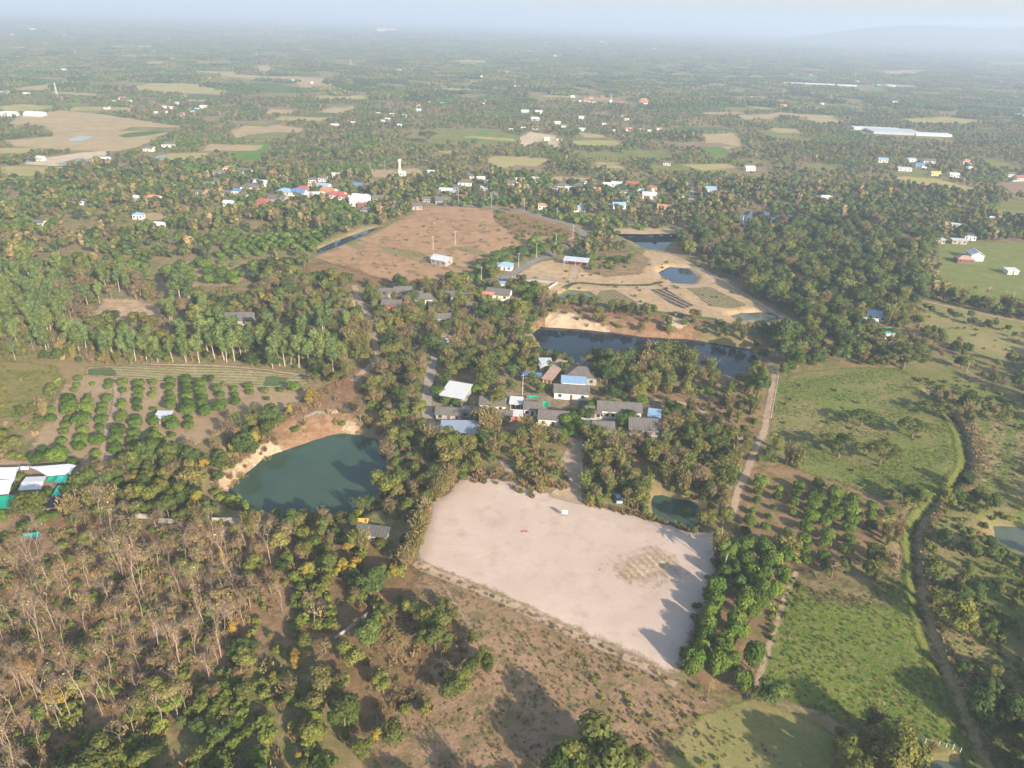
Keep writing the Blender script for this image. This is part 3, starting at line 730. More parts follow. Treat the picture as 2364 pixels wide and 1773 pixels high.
for nm, wz, bw, ck, pw in PONDW:
    c = pw.mean(0)
    ex = pw + (pw - c) / (np.linalg.norm(pw - c, axis=1)[:, None]) * 2.2
    tri = tessellate_polygon([[Vector((p[0], p[1], 0)) for p in ex]])
    me = bpy.data.meshes.new('pond')
    me.from_pydata([(p[0], p[1], wz) for p in ex], [], [tuple(t) for t in tri]); me.materials.append(WM[ck]); me.update()
    if me.polygons[0].normal.z < 0: me.flip_normals()
    tag(link('pond', me), PL[nm], 'pond', kind='structure')

# roads and tracks
ribbon('road', 'grey concrete road bending round the brown field', [(1150,650),(1169,638),(1210,615),(1255,595),(1300,572),(1335,553),(1348,541),(1338,528),(1290,512),(1250,502),(1212,489),(1140,480),(1066,474),(985,472),(930,470)], 5.0, M_road, 'road')
ribbon('road', 'shaded dirt road winding between the village trees', [(1150,650),(1120,668),(1090,690),(1055,708),(1032,738),(1026,770),(1012,800),(1000,835),(992,866)], 3.0, M_grey, 'road', clear=False)
ribbon('road', 'grey dirt road running past the white-roofed shed', [(1000,835),(992,866),(987,900),(985,940),(988,965),(1000,990),(1008,1010)], 3.8, M_grey, 'road')
ribbon('track', 'sandy track climbing past the eucalyptus row', [(818,660),(826,690),(846,720),(860,760),(868,800),(874,830),(850,850),(815,880)], 2.8, M_track)
ribbon('track', 'pale dirt road beside the wire fence at the pasture', [(1770,830),(1788,868),(1778,920),(1770,960),(1764,1000),(1742,1040),(1728,1080),(1705,1130),(1690,1190)], 2.3, M_track)
ribbon('track', 'narrow dirt path curving behind the village', [(1500,922),(1570,926),(1620,945),(1660,975),(1705,1012),(1742,1036)], 2.4, M_track)
ribbon('track', 'tan wheel track along the lower edge of the sandy lot', [(955,1300),(1005,1326),(1058,1346),(1178,1396),(1328,1468),(1478,1534),(1560,1582)], 2.2, M_track)
ribbon('path', 'pale sand margin above the vegetable rows', [(330,840),(461,843),(590,852),(715,866)], 1.5, M_track, 'path')
ribbon('path', 'sandy path through the left orchard', [(271,878),(270,920),(268,951),(252,985),(244,1020),(238,1055),(206,1072),(184,1108)], 2.6, M_track, 'path')
ribbon('path', 'short sandy spur below the left orchard', [(238,1055),(290,1050),(345,1045),(370,1040)], 2.6, M_grey, 'path')
ribbon('path', 'small footpath dropping onto the sandy lot', [(1157,1062),(1168,1085),(1180,1100),(1192,1124)], 1.8, M_track, 'path')
ribbon('path', 'narrow asphalt lane between the village houses', [(1345,918),(1343,950),(1340,985),(1335,1005)], 2.0, M_asph, 'path')
ribbon('path', 'sandy drive across the garden plot', [(1180,640),(1240,640),(1300,648),(1345,655),(1420,660),(1500,664),(1560,664),(1620,660),(1650,645)], 4.5, M_track, 'path')
ribbon('lawn', 'thin green grass line along the garden canal', [(1368,705),(1440,713),(1540,723),(1600,732),(1655,738)], 2.6, M_lawn, 'lawn', dz=.2, clear=True)
ribbon('ditch_bed', 'dark planted ditch curving through the sandy plot', [(1300,668),(1313,659),(1331,650),(1360,654),(1433,660),(1506,658),(1530,650)], 2.6, ground_mat('garden_ditch', [(0.09, 0.12, 0.04), (0.07, 0.09, 0.035), (0.13, 0.13, 0.05)], .1, .5, edge=(1, 1)), 'ditch', dz=.2, clear=True)
patch('field', 'brown weedy soil with young trees in the sandy plot', [(1345,602),(1400,585),(1470,580),(1500,600),(1480,632),(1400,640),(1350,628)], ground_mat('weedy_soil', [(0.36, 0.245, 0.15), (0.30, 0.205, 0.12), (0.19, 0.17, 0.075)], .06, .25, edge=(3, 3)), clear=True)
ribbon('path', 'pale sandy rim road along the outer edge of the plot', [(1500,580),(1560,592),(1620,622),(1680,655),(1740,692),(1800,728),(1830,748)], 3.0, M_track, 'path')
ribbon('path', 'sandy drive from the grey shed to the garden', [(1330,612),(1325,630),(1318,650)], 5.0, M_track, 'path')
ribbon('path', 'thin trail across the dry field', [(1020,1345),(1050,1400),(1080,1440),(1110,1490),(1135,1530)], 0.7, M_track, 'path', clear=False)
ribbon('path', 'bare soil edge between the mango grove and the meadow', [(1838,1320),(1806,1390),(1790,1450),(1770,1510),(1744,1585)], 1.3, M_track, 'path')
ribbon('path', 'pale strip of broken stone in the teak stand', [(353,1462),(420,1440),(480,1410),(520,1388)], 2.2, M_grey, 'path', clear=False)
ribbon('path', 'dirt lane along the right-hand hedge', [(2105,690),(2180,705),(2260,725),(2364,745),(2420,757)], 2.0, M_track, 'path')
ribbon('path', 'distant straight lane between the far houses', [(1595,470),(1596,450),(1597,420)], 4.0, M_grey, 'path')
ribbon('ditch_bank', 'straw-coloured reed bank along the curving ditch', [(u + 22, v + 2) for u, v in DITCH], 3.0, M_reed, 'bank', dz=0.25, clear=False, jitter=0.35)
ribbon('ditch_bank', 'bright grass bank on the meadow side of the ditch', [(u - 16, v) for u, v in DITCH], 2.4, M_bankgrass, 'bank', dz=0.25, clear=False, jitter=0.35)
ribbon('ditch_bed', 'dark weedy bed of the curving ditch', DITCH, 2.2, ground_mat('ditch_weed', [(0.06, 0.08, 0.025), (0.05, 0.06, 0.025), (0.09, 0.10, 0.035)], 0.1, 0.5, edge=(1, 1)), 'ditch', dz=0.15, clear=True, jitter=0.3)
# ------------------------------------------------------------------ plants: one set of meshes per kind
def quads(P, Nn, T, sx, sy):
    """leaf faces: centres P, normals Nn, in-plane axes T, half sizes"""
    B = np.cross(Nn, T)
    sx = np.asarray(sx)[:, None]; sy = np.asarray(sy)[:, None]
    V = np.stack([P - T * sx - B * sy, P + T * sx - B * sy, P + T * sx + B * sy, P - T * sx + B * sy], 1)
    return V.reshape(-1, 3)

def unit(a):
    return a / (np.linalg.norm(a, axis=1)[:, None] + 1e-9)

def leafcloud(rg, lobes, n, size, asp=1.35, jit=0.8, rmin=0.5, up=0.25, low=-0.55, droop=0.0):
    L = np.array(lobes, float)
    wgt = (L[:, 3] * L[:, 4] + L[:, 4] * L[:, 5] + L[:, 3] * L[:, 5]); wgt /= wgt.sum()
    li = rg.choice(len(L), n, p=wgt)
    d = unit(rg.normal(size=(n, 3)))
    bad = d[:, 2] < low
    d[bad, 2] *= -0.6
    d = unit(d)
    r = rmin + (1 - rmin) * rg.uniform(size=n) ** 0.5
    P = L[li, :3] + d * L[li, 3:6] * r[:, None]
    nr = unit(d / L[li, 3:6] * L[li, 3:6].min(1)[:, None])
    nr = unit(nr + rg.normal(size=(n, 3)) * jit * 0.24 + np.array([0, 0, up]))
    T = unit(np.cross(nr, rg.normal(size=(n, 3)) + np.array([0, 0, droop * 3])))
    s = size * rg.uniform(0.6, 1.25, n)
    return quads(P, nr, T, s * 0.5 * asp ** 0.5, s * 0.5 / asp ** 0.5)

def leaf_mb(V, mb=None, mi=0):
    mb = mb or MB()
    n = len(V) // 4
    mb.arr(V, np.arange(n * 4).reshape(n, 4), mi)
    return mb

def limbs(mb, rg, lobes, h0, r0, frac=0.55, mi=0, k=5):
    """trunk up to h0 and a limb into each lobe"""
    lean = rg.normal(size=2) * 0.06 * h0
    top = np.array([lean[0], lean[1], h0])
    mid = np.array([lean[0] * .4, lean[1] * .4, h0 * .55])
    mb.chain([(0, 0, -0.3), mid, top], [r0 * 1.25, r0 * 0.85, r0 * 0.6], k, mi)
    for l in lobes:
        e = np.array(l[:3]); e = top + (e - top) * 0.8
        mb.tube(mid + (top - mid) * rg.uniform(.4, 1), e, r0 * 0.45, r0 * 0.12, 4, mi)

def t_round(rg, R0=2.2, Hc=2.1, n=850, size=0.37):       # dense dome: mango
    lobes = [(0, 0, Hc, R0 * .85, R0 * .85, Hc * .72)]
    for i in range(8):
        a = rg.uniform(0, 6.28); q = R0 * rg.uniform(.4, .62); z = Hc * rg.uniform(.7, 1.3)
        rr = R0 * rg.uniform(.38, .55)
        lobes.append((q * math.cos(a), q * math.sin(a), z, rr, rr, rr * .85))
    tr = MB(); limbs(tr, rg, lobes[1:6], Hc * .8, 0.13)
    return tr, leaf_mb(leafcloud(rg, lobes, n, size, jit=.7))

def t_broad(rg, Ht=7.0, R0=2.9, n=1500, size=0.37, nl=10):  # irregular broadleaf
    lobes = []
    for i in range(nl):
        a = rg.uniform(0, 6.28); q = R0 * rg.uniform(.1, .72); z = Ht * rg.uniform(.42, .85) * (1 - 0.12 * q / R0)
        rr = R0 * rg.uniform(.30, .55)
        lobes.append((q * math.cos(a), q * math.sin(a), z, rr, rr, rr * rg.uniform(.6, .95)))
    lobes.append((0, 0, Ht * .62, R0 * .5, R0 * .5, Ht * .25))
    tr = MB(); limbs(tr, rg, lobes[:7], Ht * .5, 0.02 * Ht + .03)
    return tr, leaf_mb(leafcloud(rg, lobes, n, size, jit=.95, rmin=.45))

def t_thin(rg, Ht=7.0, R0=2.6, n=430, size=0.32):        # sparse, half bare
    tr, cr = t_broad(rg, Ht, R0, n, size, 8)
    for i in range(60):
        a = rg.uniform(0, 6.28); q = R0 * rg.uniform(.2, .9); z = Ht * rg.uniform(.45, .92)
        p = np.array([q * math.cos(a), q * math.sin(a), z]); d = unit(rg.normal(size=(1, 3)) + np.array([[math.cos(a), math.sin(a), .8]]))[0]
        tr.tube(p - d * .9, p + d * .5, .045, .015, 3)
    return tr, cr

def t_bamboo(rg, Ht=8.0, n_c=46):                        # clump of arching culms
    tr = MB(); P = []; D = []
    for i in range(n_c):
        a = rg.uniform(0, 6.28); lean = abs(rg.normal()) * .11 + .03; hh = Ht * rg.uniform(.62, 1.08)
        b = np.array([math.cos(a), math.sin(a), 0]); base = b * rg.uniform(0, .7)
        pts = [base + b * (lean * hh * t ** 2.0 * 1.15) + np.array([0, 0, hh * (t - .10 * t ** 4)]) for t in (0, .3, .55, .78, 1.0)]
        tr.chain(pts[:4], [.06, .055, .045, .03], 3)
        m_ = 26
        for j in range(m_):
            t = rg.uniform(.12, 1.0); k = min(3, int(t * 4)); f = t * 4 - k
            p = pts[k] * (1 - f) + pts[k + 1] * f
            d = unit((pts[k + 1] - pts[k])[None])[0]
            P.append(p + rg.normal(size=3) * .30 * (0.6 + t)); D.append(d + rg.normal(size=3) * .34 + b * .15 * t)
    P = np.array(P); D = unit(np.array(D)); n = len(P)
    nr = unit(np.cross(D, rg.normal(size=(n, 3))))
    V = quads(P, nr, D, rg.uniform(.25, .5, n), rg.uniform(.055, .115, n))
    return tr, leaf_mb(V)

def t_bare(rg, Ht=13.0, leafy=14, spread=1.0):           # leafless plantation teak
    tr = MB(); cr = MB(); tips = []
    def grow(p, d, L, r, lev):
        q = p + d * L * .5; e = q + unit((d + rg.normal(size=3) * .10)[None])[0] * L * .5
        tr.chain([p, q, e], [r, r * .85, r * .68], 5 if lev == 0 else 4 if lev == 1 else 3)
        if lev >= 3:
            tips.append(e); return
        nb = 3 if lev == 0 else rg.randint(2, 4)
        for i in range(nb):
            a = rg.uniform(0, 6.28)
            s = (0.42 + .2 * lev) * spread
            dd = unit((d + np.array([math.cos(a), math.sin(a), 0.1]) * s + np.array([0, 0, .18]))[None])[0]
            st = e if i < 2 else p + (e - p) * rg.uniform(.6, .95)
            grow(st, dd, L * (.42 if lev == 0 else .62) * rg.uniform(.8, 1.2), r * .46, lev + 1)
    grow(np.array([0, 0, -.3]), unit(np.array([[rg.normal() * .05, rg.normal() * .05, 1]]))[0], Ht * .5, .085 * Ht / 13 + .015, 0)
    tp = np.array(tips)
    n = len(tp) * 9
    P = np.repeat(tp, 9, 0) + rg.normal(size=(n, 3)) * .45
    D = unit(rg.normal(size=(n, 3)) + np.array([0, 0, .7]))
    V = quads(P, unit(np.cross(D, rg.normal(size=(n, 3)))), D, rg.uniform(.3, .7, n), np.full(n, .016))
    leaf_mb(V, cr, 0)                                     # fine twigs
    if leafy:
        k = rg.choice(len(tp), leafy); Q = tp[k] + rg.normal(size=(leafy, 3)) * .3
        nr = unit(rg.normal(size=(leafy, 3)) + np.array([0, 0, .8])); T = unit(np.cross(nr, rg.normal(size=(leafy, 3))))
        leaf_mb(quads(Q, nr, T, rg.uniform(.08, .17, leafy), rg.uniform(.06, .13, leafy)), cr, 1)
    return tr, cr

def t_euca(rg, Ht=14.0, n=2000):
    lobes = []; tr = MB()
    lean = rg.normal(size=2) * .5
    fork = np.array([lean[0], lean[1], Ht * .42])
    tr.chain([(0, 0, -.3), fork * np.array([.5, .5, .5]), fork], [.2, .17, .14], 6)
    for i in range(4):
        a = i * 1.57 + rg.uniform(-.6, .6); q = rg.uniform(.9, 2.6)
        e = np.array([lean[0] + q * math.cos(a), lean[1] + q * math.sin(a), Ht * rg.uniform(.72, .95)])
        tr.chain([fork, (fork + e) / 2 + rg.normal(size=3) * .25, e], [.11, .075, .03], 4)
        for t in (.3, .6, .85, 1.0):
            p = fork + (e - fork) * t + rg.normal(size=3) * .4
            rr = rg.uniform(1.0, 1.75); lobes.append((p[0], p[1], p[2], rr, rr, rr * 1.15))
    return tr, leaf_mb(leafcloud(rg, lobes, n, .4, 2.2, 1.0, .35, 0, -.9, 1.0))

def t_rain(rg, Ht=8.0, R0=7.0, n=2600):                  # wide umbrella
    lobes = []
    for i in range(26):
        a = rg.uniform(0, 6.28); q = R0 * math.sqrt(rg.uniform(0, 1)) * .88
        z = Ht * (.86 - .30 * (q / R0) ** 2) + rg.normal() * .3
        rr = R0 * rg.uniform(.15, .25); lobes.append((q * math.cos(a), q * math.sin(a), z, rr, rr, rr * .42))
    tr = MB(); tr.chain([(0, 0, -.3), (0.1, 0, Ht * .16), (.1, .1, Ht * .34)], [.5, .38, .33], 7)
    for l in lobes[::2]:
        e = np.array(l[:3]); m_ = np.array([e[0] * .45, e[1] * .45, Ht * .55])
        tr.chain([(0.1, .1, Ht * .3), m_, e - np.array([0, 0, .3])], [.2, .11, .04], 4)
    return tr, leaf_mb(leafcloud(rg, lobes, n, .44, 1.5, .8, .3, .3, -.4))

def t_shrub(rg, Hs=1.5, R0=1.3, n=260, size=.28):
    lobes = []
    for i in range(5):
        a = rg.uniform(0, 6.28); q = R0 * rg.uniform(0, .6); rr = R0 * rg.uniform(.35, .6)
        lobes.append((q * math.cos(a), q * math.sin(a), Hs * rg.uniform(.35, .6), rr, rr, Hs * rg.uniform(.3, .45)))
    tr = MB()
    for l in lobes: tr.tube((0, 0, -.2), (l[0] * .8, l[1] * .8, l[2]), .04, .015, 3)
    return tr, leaf_mb(leafcloud(rg, lobes, n, size, 1.4, 1.0, .35))

def t_spray(rg, Hs=1.4, R0=.9, n=90):                    # dry twiggy brush or tall grass
    a = rg.uniform(0, 6.28, n); q = R0 * np.sqrt(rg.uniform(0, 1, n)); l = Hs * rg.uniform(.5, 1.1, n)
    D = unit(np.stack([np.cos(a) * .5 * rg.uniform(0, 1.4, n), np.sin(a) * .5 * rg.uniform(0, 1.4, n), np.ones(n)], 1))
    P = np.stack([q * np.cos(a) * .6, q * np.sin(a) * .6, np.zeros(n)], 1) + D * (l * .5)[:, None]
    V = quads(P, unit(np.cross(D, rg.normal(size=(n, 3)))), D, l * .5, rg.uniform(.03, .085, n))
    tr = MB()
    for i in range(4): tr.tube((0, 0, -.2), tuple(P[i] * np.array([1, 1, 1.2])), .03, .012, 3)
    return tr, leaf_mb(V)

def strip(mb, p0, d, L, w, droop, rg, segs=5, fold=.25, mi=0):
    """a long leaf blade folded along its midrib and bending down"""
    side = np.cross(d, (0, 0, 1.0)); side /= np.linalg.norm(side) + 1e-9
    prev = None; p = np.array(p0, float); dd = np.array(d, float)
    for i in range(segs + 1):
        t = i / segs; ww = w * math.sin(math.pi * min(.97, .12 + .85 * t)) ** .7
        a = p + side * ww - np.array([0, 0, ww * fold]); b = p - side * ww - np.array([0, 0, ww * fold]); c = p.copy()
        if prev is not None:
            mb.quad(prev[0], a, c, prev[2], mi); mb.quad(prev[2], c, b, prev[1], mi)
        prev = (a, b, c)
        dd = dd + np.array([0, 0, -droop / segs]); dd /= np.linalg.norm(dd); p = p + dd * L / segs

def t_banana(rg, Hs=2.6):
    tr = MB(); cr = MB(); tr.chain([(0, 0, -.2), (.05, 0, Hs * .5), (0, .05, Hs * .72)], [.15, .12, .08], 6)
    for i in range(9):
        a = i * 2.4 + rg.uniform(-.3, .3); u_ = rg.uniform(.3, 1.2)
        strip(cr, (0, 0, Hs * .68), unit(np.array([[math.cos(a), math.sin(a), u_]]))[0], rg.uniform(1.5, 2.2), .26, rg.uniform(.8, 1.6), rg)
    return tr, cr

def t_palm(rg, Ht=8.0):
    tr = MB(); cr = MB()
    tr.chain([(0, 0, -.3), (.12, .05, Ht * .35), (.2, .05, Ht * .7), (.22, .1, Ht)], [.2, .15, .12, .11], 7)
    for i in range(20):
        a = i * 2.4; u_ = rg.uniform(-.25, 1.3)
        d = unit(np.array([[math.cos(a), math.sin(a), u_]]))[0]
        L = rg.uniform(1.6, 2.3); p = np.array([.22, .1, Ht]); dd = d.copy(); side = np.cross(d, (0, 0, 1.0)); side /= np.linalg.norm(side)
        for j in range(9):                                # leaflets in pairs along the rachis
            dd = dd + np.array([0, 0, -.14]); dd /= np.linalg.norm(dd); p2 = p + dd * L / 9
            ll = .55 * math.sin(math.pi * (.12 + .8 * j / 9))
            for s_ in (-1, 1):
                e = p + side * s_ * ll + dd * .3 - np.array([0, 0, ll * .5]); cr.quad(p, p2, e + dd * .1, e, 0)
            p = p2
    return tr, cr

BARK = flat_mat('bark_grey', (0.17, 0.125, 0.09), .9, .1, .3, 2); BARKP = flat_mat('bark_pale', (0.44, 0.37, 0.30), .9, .1, .25, 2)
BARKT = flat_mat('bark_teak', (0.36, 0.275, 0.20), .9, .1, .25, 2); CULM = flat_mat('bamboo_culm', (0.34, 0.25, 0.10), .7, .2, .25, 2)
TWIG = flat_mat('twig', (0.25, 0.175, 0.12), .9, .1, .3, 2)
LF = {
 'mango_tree': leaf_mat('mango_leaf', [(0.045, 0.075, 0.018), (0.065, 0.098, 0.022), (0.095, 0.125, 0.026)]),
 'broadleaf_tree': leaf_mat('broad_leaf', [(0.052, 0.066, 0.024), (0.075, 0.086, 0.028), (0.10, 0.10, 0.034), (0.105, 0.112, 0.03), (0.125, 0.108, 0.045)]),
 'evergreen_tree': leaf_mat('evergreen_leaf', [(0.038, 0.056, 0.021), (0.056, 0.078, 0.026), (0.075, 0.092, 0.03)]),
 'dry_tree': leaf_mat('dry_leaf', [(0.13, 0.095, 0.06), (0.105, 0.085, 0.055), (0.155, 0.11, 0.065), (0.115, 0.10, 0.05)]),
 'bamboo_clump': leaf_mat('bamboo_leaf', [(0.17, 0.125, 0.075), (0.155, 0.12, 0.068), (0.14, 0.12, 0.055), (0.10, 0.10, 0.04)], .3),
 'green_bamboo_clump': leaf_mat('bamboo_green', [(0.125, 0.125, 0.045), (0.10, 0.115, 0.04), (0.155, 0.14, 0.055)], .3),
 'teak_tree': leaf_mat('teak_leaf', [(0.30, 0.25, 0.11), (0.25, 0.22, 0.10), (0.33, 0.27, 0.13)]),
 'eucalyptus_tree': leaf_mat('eucalyptus_leaf', [(0.075, 0.105, 0.045), (0.095, 0.125, 0.05), (0.115, 0.135, 0.05)]),
 'rain_tree': leaf_mat('rain_leaf', [(0.055, 0.072, 0.020), (0.075, 0.085, 0.024), (0.09, 0.09, 0.03)]),
 'shrub': leaf_mat('shrub_leaf', [(0.065, 0.085, 0.022), (0.095, 0.115, 0.028), (0.12, 0.125, 0.034), (0.075, 0.10, 0.026)]),
 'dry_bush': leaf_mat('brush', [(0.18, 0.115, 0.072), (0.15, 0.105, 0.062), (0.13, 0.11, 0.052), (0.205, 0.145, 0.09)], .2),
 'autumn_tree': leaf_mat('autumn_leaf', [(0.19, 0.11, 0.03), (0.18, 0.135, 0.03), (0.16, 0.135, 0.032), (0.16, 0.085, 0.03)]),
 'banana_plant': leaf_mat('banana_leaf', [(0.13, 0.19, 0.035), (0.19, 0.23, 0.05)], .35, .5),
 'palm_tree': leaf_mat('palm_leaf', [(0.06, 0.09, 0.025), (0.08, 0.105, 0.03)]),
 'grass_tuft': leaf_mat('tuft_green', [(0.105, 0.145, 0.036), (0.12, 0.155, 0.04), (0.15, 0.155, 0.052)], .4),
 'straw_tuft': leaf_mat('tuft_straw', [(0.21, 0.16, 0.105), (0.18, 0.14, 0.085), (0.235, 0.18, 0.115)], .3),
}
GEN = {  # kind: (generator, variants, trunk material, height of the mesh)
 'mango_tree': (lambda g: t_round(g), 5, BARK, 4.0), 'broadleaf_tree': (lambda g: t_broad(g, 7.0 * g.uniform(.75, 1.2), 2.9 * g.uniform(.75, 1.3), nl=g.randint(7, 14)), 9, BARK, 7.0),
 'evergreen_tree': (lambda g: t_broad(g, 6.4, 3.1, 1800, .36, 13), 5, BARK, 6.4), 'dry_tree': (lambda g: t_thin(g), 5, TWIG, 7.0),
 'bamboo_clump': (lambda g: t_bamboo(g), 4, CULM, 8.0), 'green_bamboo_clump': (lambda g: t_bamboo(g, 7.5), 3, CULM, 7.5),
 'teak_tree': (lambda g: t_bare(g), 7, BARKT, 13.0), 'eucalyptus_tree': (lambda g: t_euca(g), 5, BARKP, 14.0),
 'rain_tree': (lambda g: t_rain(g), 3, BARK, 8.0), 'shrub': (lambda g: t_shrub(g), 5, BARK, 1.5), 'dry_bush': (lambda g: t_spray(g), 4, TWIG, 1.4),
 'autumn_tree': (lambda g: t_broad(g, 6.0, 2.2, 800, .38, 8), 4, BARK, 6.0), 'banana_plant': (lambda g: t_banana(g), 3, flat_mat('banana_stem', (0.20, 0.20, 0.08)), 3.4),
 'palm_tree': (lambda g: t_palm(g), 2, BARKP, 8.5), 'grass_tuft': (lambda g: t_spray(g, .45, .9, 60), 3, BARK, .5), 'straw_tuft': (lambda g: t_spray(g, .7, .9, 60), 3, BARK, .8),
 'bare_tree': (lambda g: t_bare(g, 8.0, 0, 1.9), 3, TWIG, 7.0),
}
LF['bare_tree'] = leaf_mat('bare_twig', [(0.26, 0.19, 0.11), (0.22, 0.17, 0.09)])
VAR = {}
for k_, (fn, nv, bk, hh) in GEN.items():
    VAR[k_] = []
    for i in range(nv):
        tr, cr = fn(np.random.RandomState(sum(map(ord, k_)) * 7 + i))
        mats = [TWIG, LF[k_]] if k_ == 'teak_tree' else [LF[k_]]
        both = MB(); both.v = list(cr.v); both.f = list(cr.f); both.m = list(cr.m)
        n0 = len(both.v); both.v += tr.v; both.f += [tuple(a + n0 for a in f) for f in tr.f]; both.m += [len(mats)] * len(tr.f)
        VAR[k_].append((tr.mesh('trunk', bk), cr.mesh('crown', mats), both.mesh(k_, mats + [bk])))
# light versions for the middle distance and wood clumps for the far plain
def light_tree(rg, kind):
    if kind == 'bamboo': 
        lob = [(rg.normal() * .5, rg.normal() * .5, 4.2, .9, .9, 3.2) for i in range(3)]
        return leafcloud(rg, lob, 90, 1.0, 2.6, .6, .5, 0, -.9, 1)
    if kind == 'round':
        return leafcloud(rg, [(0, 0, 2.0, 2.1, 2.1, 1.6), (rg.normal() * .8, rg.normal() * .8, 2.6, 1.3, 1.3, 1.1)], 90, .95, 1.3, .6, .6)
    lob = []
    for i in range(5):
        a = rg.uniform(0, 6.28); q = 2.6 * rg.uniform(.1, .7); rr = rg.uniform(1.0, 1.6); lob.append((q * math.cos(a), q * math.sin(a), rg.uniform(2.8, 5.2), rr, rr, rr * .85))
    return leafcloud(rg, lob, 130, 1.05, 1.4, .8, .5)
def light_set(kind, mat, n=4):
    out = []
    for i in range(n):
        mb = leaf_mb(light_tree(np.random.RandomState(900 + i + len(kind)), kind))
        mb.tube((0, 0, -.3), (0, 0, 3.0), .16, .1, 4, 1)
        out.append(mb.mesh('light_' + kind, [mat, BARK]))
    return out
LIGHT = {'broad': light_set('broad', LF['broadleaf_tree']), 'ever': light_set('broad', LF['evergreen_tree']), 'round': light_set('round', LF['mango_tree']),
         'bamboo': light_set('bamboo', LF['bamboo_clump'], 3), 'dry': light_set('broad', LF['dry_tree'], 3)}
def clump(rg, mat, span, cell, size, nq, rows=False, mat2=None):
    mb = MB()
    k = int(span / cell)
    for i in range(k):
        for j in range(k):
            x = (i + .5) * cell - span / 2; y = (j + .5) * cell - span / 2
            if not rows: x += rg.uniform(-.5, .5) * cell; y += rg.uniform(-.5, .5) * cell
            if rg.uniform() < .25: continue
            s = rg.uniform(.7, 1.3)
            r0 = cell * .46 * s
            lob = [(x, y, r0 * .8, r0, r0, r0 * (1.0 if rows else rg.uniform(.8, 1.5)))]
            leaf_mb(leafcloud(rg, lob, nq, size, 1.3, .7, .6, .2, -.3), mb, 1 if (mat2 and rg.uniform() < .14) else 0)
    return mb.mesh('wood_clump', [mat, mat2 or mat])
CL = {'wood': [clump(np.random.RandomState(40 + i), LF['broadleaf_tree'], 48, 6.4, 2.3, 22, False, LF['dry_tree']) for i in range(4)],
      'dark': [clump(np.random.RandomState(50 + i), LF['evergreen_tree'], 48, 6.4, 2.3, 22, False, LF['broadleaf_tree']) for i in range(3)],
      'rows': [clump(np.random.RandomState(60 + i), LF['mango_tree'], 48, 6.0, 2.0, 18, True) for i in range(2)],
      'far': [clump(np.random.RandomState(70 + i), LF['broadleaf_tree'], 160, 13, 6.0, 14, False, LF['evergreen_tree']) for i in range(4)]}
# ------------------------------------------------------------------ buildings
RM = {'W': flat_mat('roof_white', (0.56, 0.555, 0.545), .45, .4, .06, .5, ('X', .45, .35)), 'L': flat_mat('roof_zinc', (0.50, 0.53, 0.56), .4, .5, .12, .5, ('X', .45, .4), (0.40, 0.36, 0.32)),
      'G': flat_mat('roof_fibre', (0.145, 0.13, 0.118), .9, .1, .25, .8, ('X', .9, .5), (0.09, 0.08, 0.072)), 'B': flat_mat('roof_skyblue', (0.25, 0.38, 0.52), .45, .4, .1, .5, ('X', .45, .35)),
      'D': flat_mat('roof_blue', (0.10, 0.20, 0.38), .45, .4, .12, .5, ('X', .45, .35)), 'R': flat_mat('roof_red', (0.36, 0.11, 0.085), .6, .3, .15, .7, ('X', .6, .4)),
      'O': flat_mat('roof_orange', (0.46, 0.205, 0.115), .7, .2, .15, .7, ('X', .6, .4)), 'T': flat_mat('roof_teal', (0.05, 0.42, 0.36), .6, .3, .12, .6, ('X', .6, .3)),
      'Y': flat_mat('roof_yellow', (0.68, 0.43, 0.06), .6, .3, .1), 'K': flat_mat('roof_dark', (0.05, 0.05, 0.055), .8, .2, .3), 'S': flat_mat('roof_rust', (0.40, 0.27, 0.21), .7, .2, .25, .7, ('X', .5, .4), (0.33, 0.16, 0.09)),
      'C': flat_mat('roof_bluegrey', (0.25, 0.30, 0.37), .45, .4, .12, .4, ('X', .5, .4), (0.33, 0.30, 0.28))}
WL = {'w': flat_mat('wall_white', (0.66, 0.63, 0.58), .85, .1, .06, .8, None, (0.62, 0.57, 0.50)), 'g': flat_mat('wall_block', (0.33, 0.30, 0.27), .9, .1, .15, .8), 'r': flat_mat('wall_red', (0.46, 0.16, 0.115), .85, .1, .12, .8),
      'c': flat_mat('wall_cream', (0.74, 0.66, 0.42), .85, .1, .06, .8), 'b': flat_mat('wall_wood', (0.20, 0.115, 0.07), .85, .1, .2, 1.0), 'd': flat_mat('wall_dark', (0.10, 0.09, 0.08), .9, .1, .3, 1)}
M_glass = flat_mat('window_glass', (0.035, 0.04, 0.05), .15, .5, .1); M_frame = flat_mat('window_frame', (0.30, 0.27, 0.24), .6, .3, .1); M_door = flat_mat('door_wood', (0.16, 0.09, 0.05), .7, .2, .2)
M_conc = flat_mat('concrete', (0.35, 0.33, 0.295), .9, .1, .15, .6, None, (0.36, 0.33, 0.28)); M_post = flat_mat('post_concrete', (0.62, 0.59, 0.54), .9, .1, .1); M_steel = flat_mat('steel', (0.35, 0.35, 0.36), .5, .4, .1, metal=.6)
M_tyre = flat_mat('tyre', (0.02, 0.02, 0.02), .9, .1, .1)
RN = {'W': 'white', 'L': 'pale grey metal', 'G': 'grey', 'B': 'sky-blue', 'D': 'deep blue', 'R': 'red', 'O': 'orange', 'T': 'teal', 'Y': 'yellow', 'K': 'dark', 'S': 'rusty', 'C': 'blue-grey'}
BLOCK = []          # footprints kept free of trees: x, y, half length, half width, clear depth towards the viewer

def block(x, y, a, b, tall=3.0, k=1.0):
    dep = math.atan2(CAM_H, math.hypot(x, y))
    BLOCK.append((x, y, a, b, min(45.0, tall / math.tan(dep) * k)))

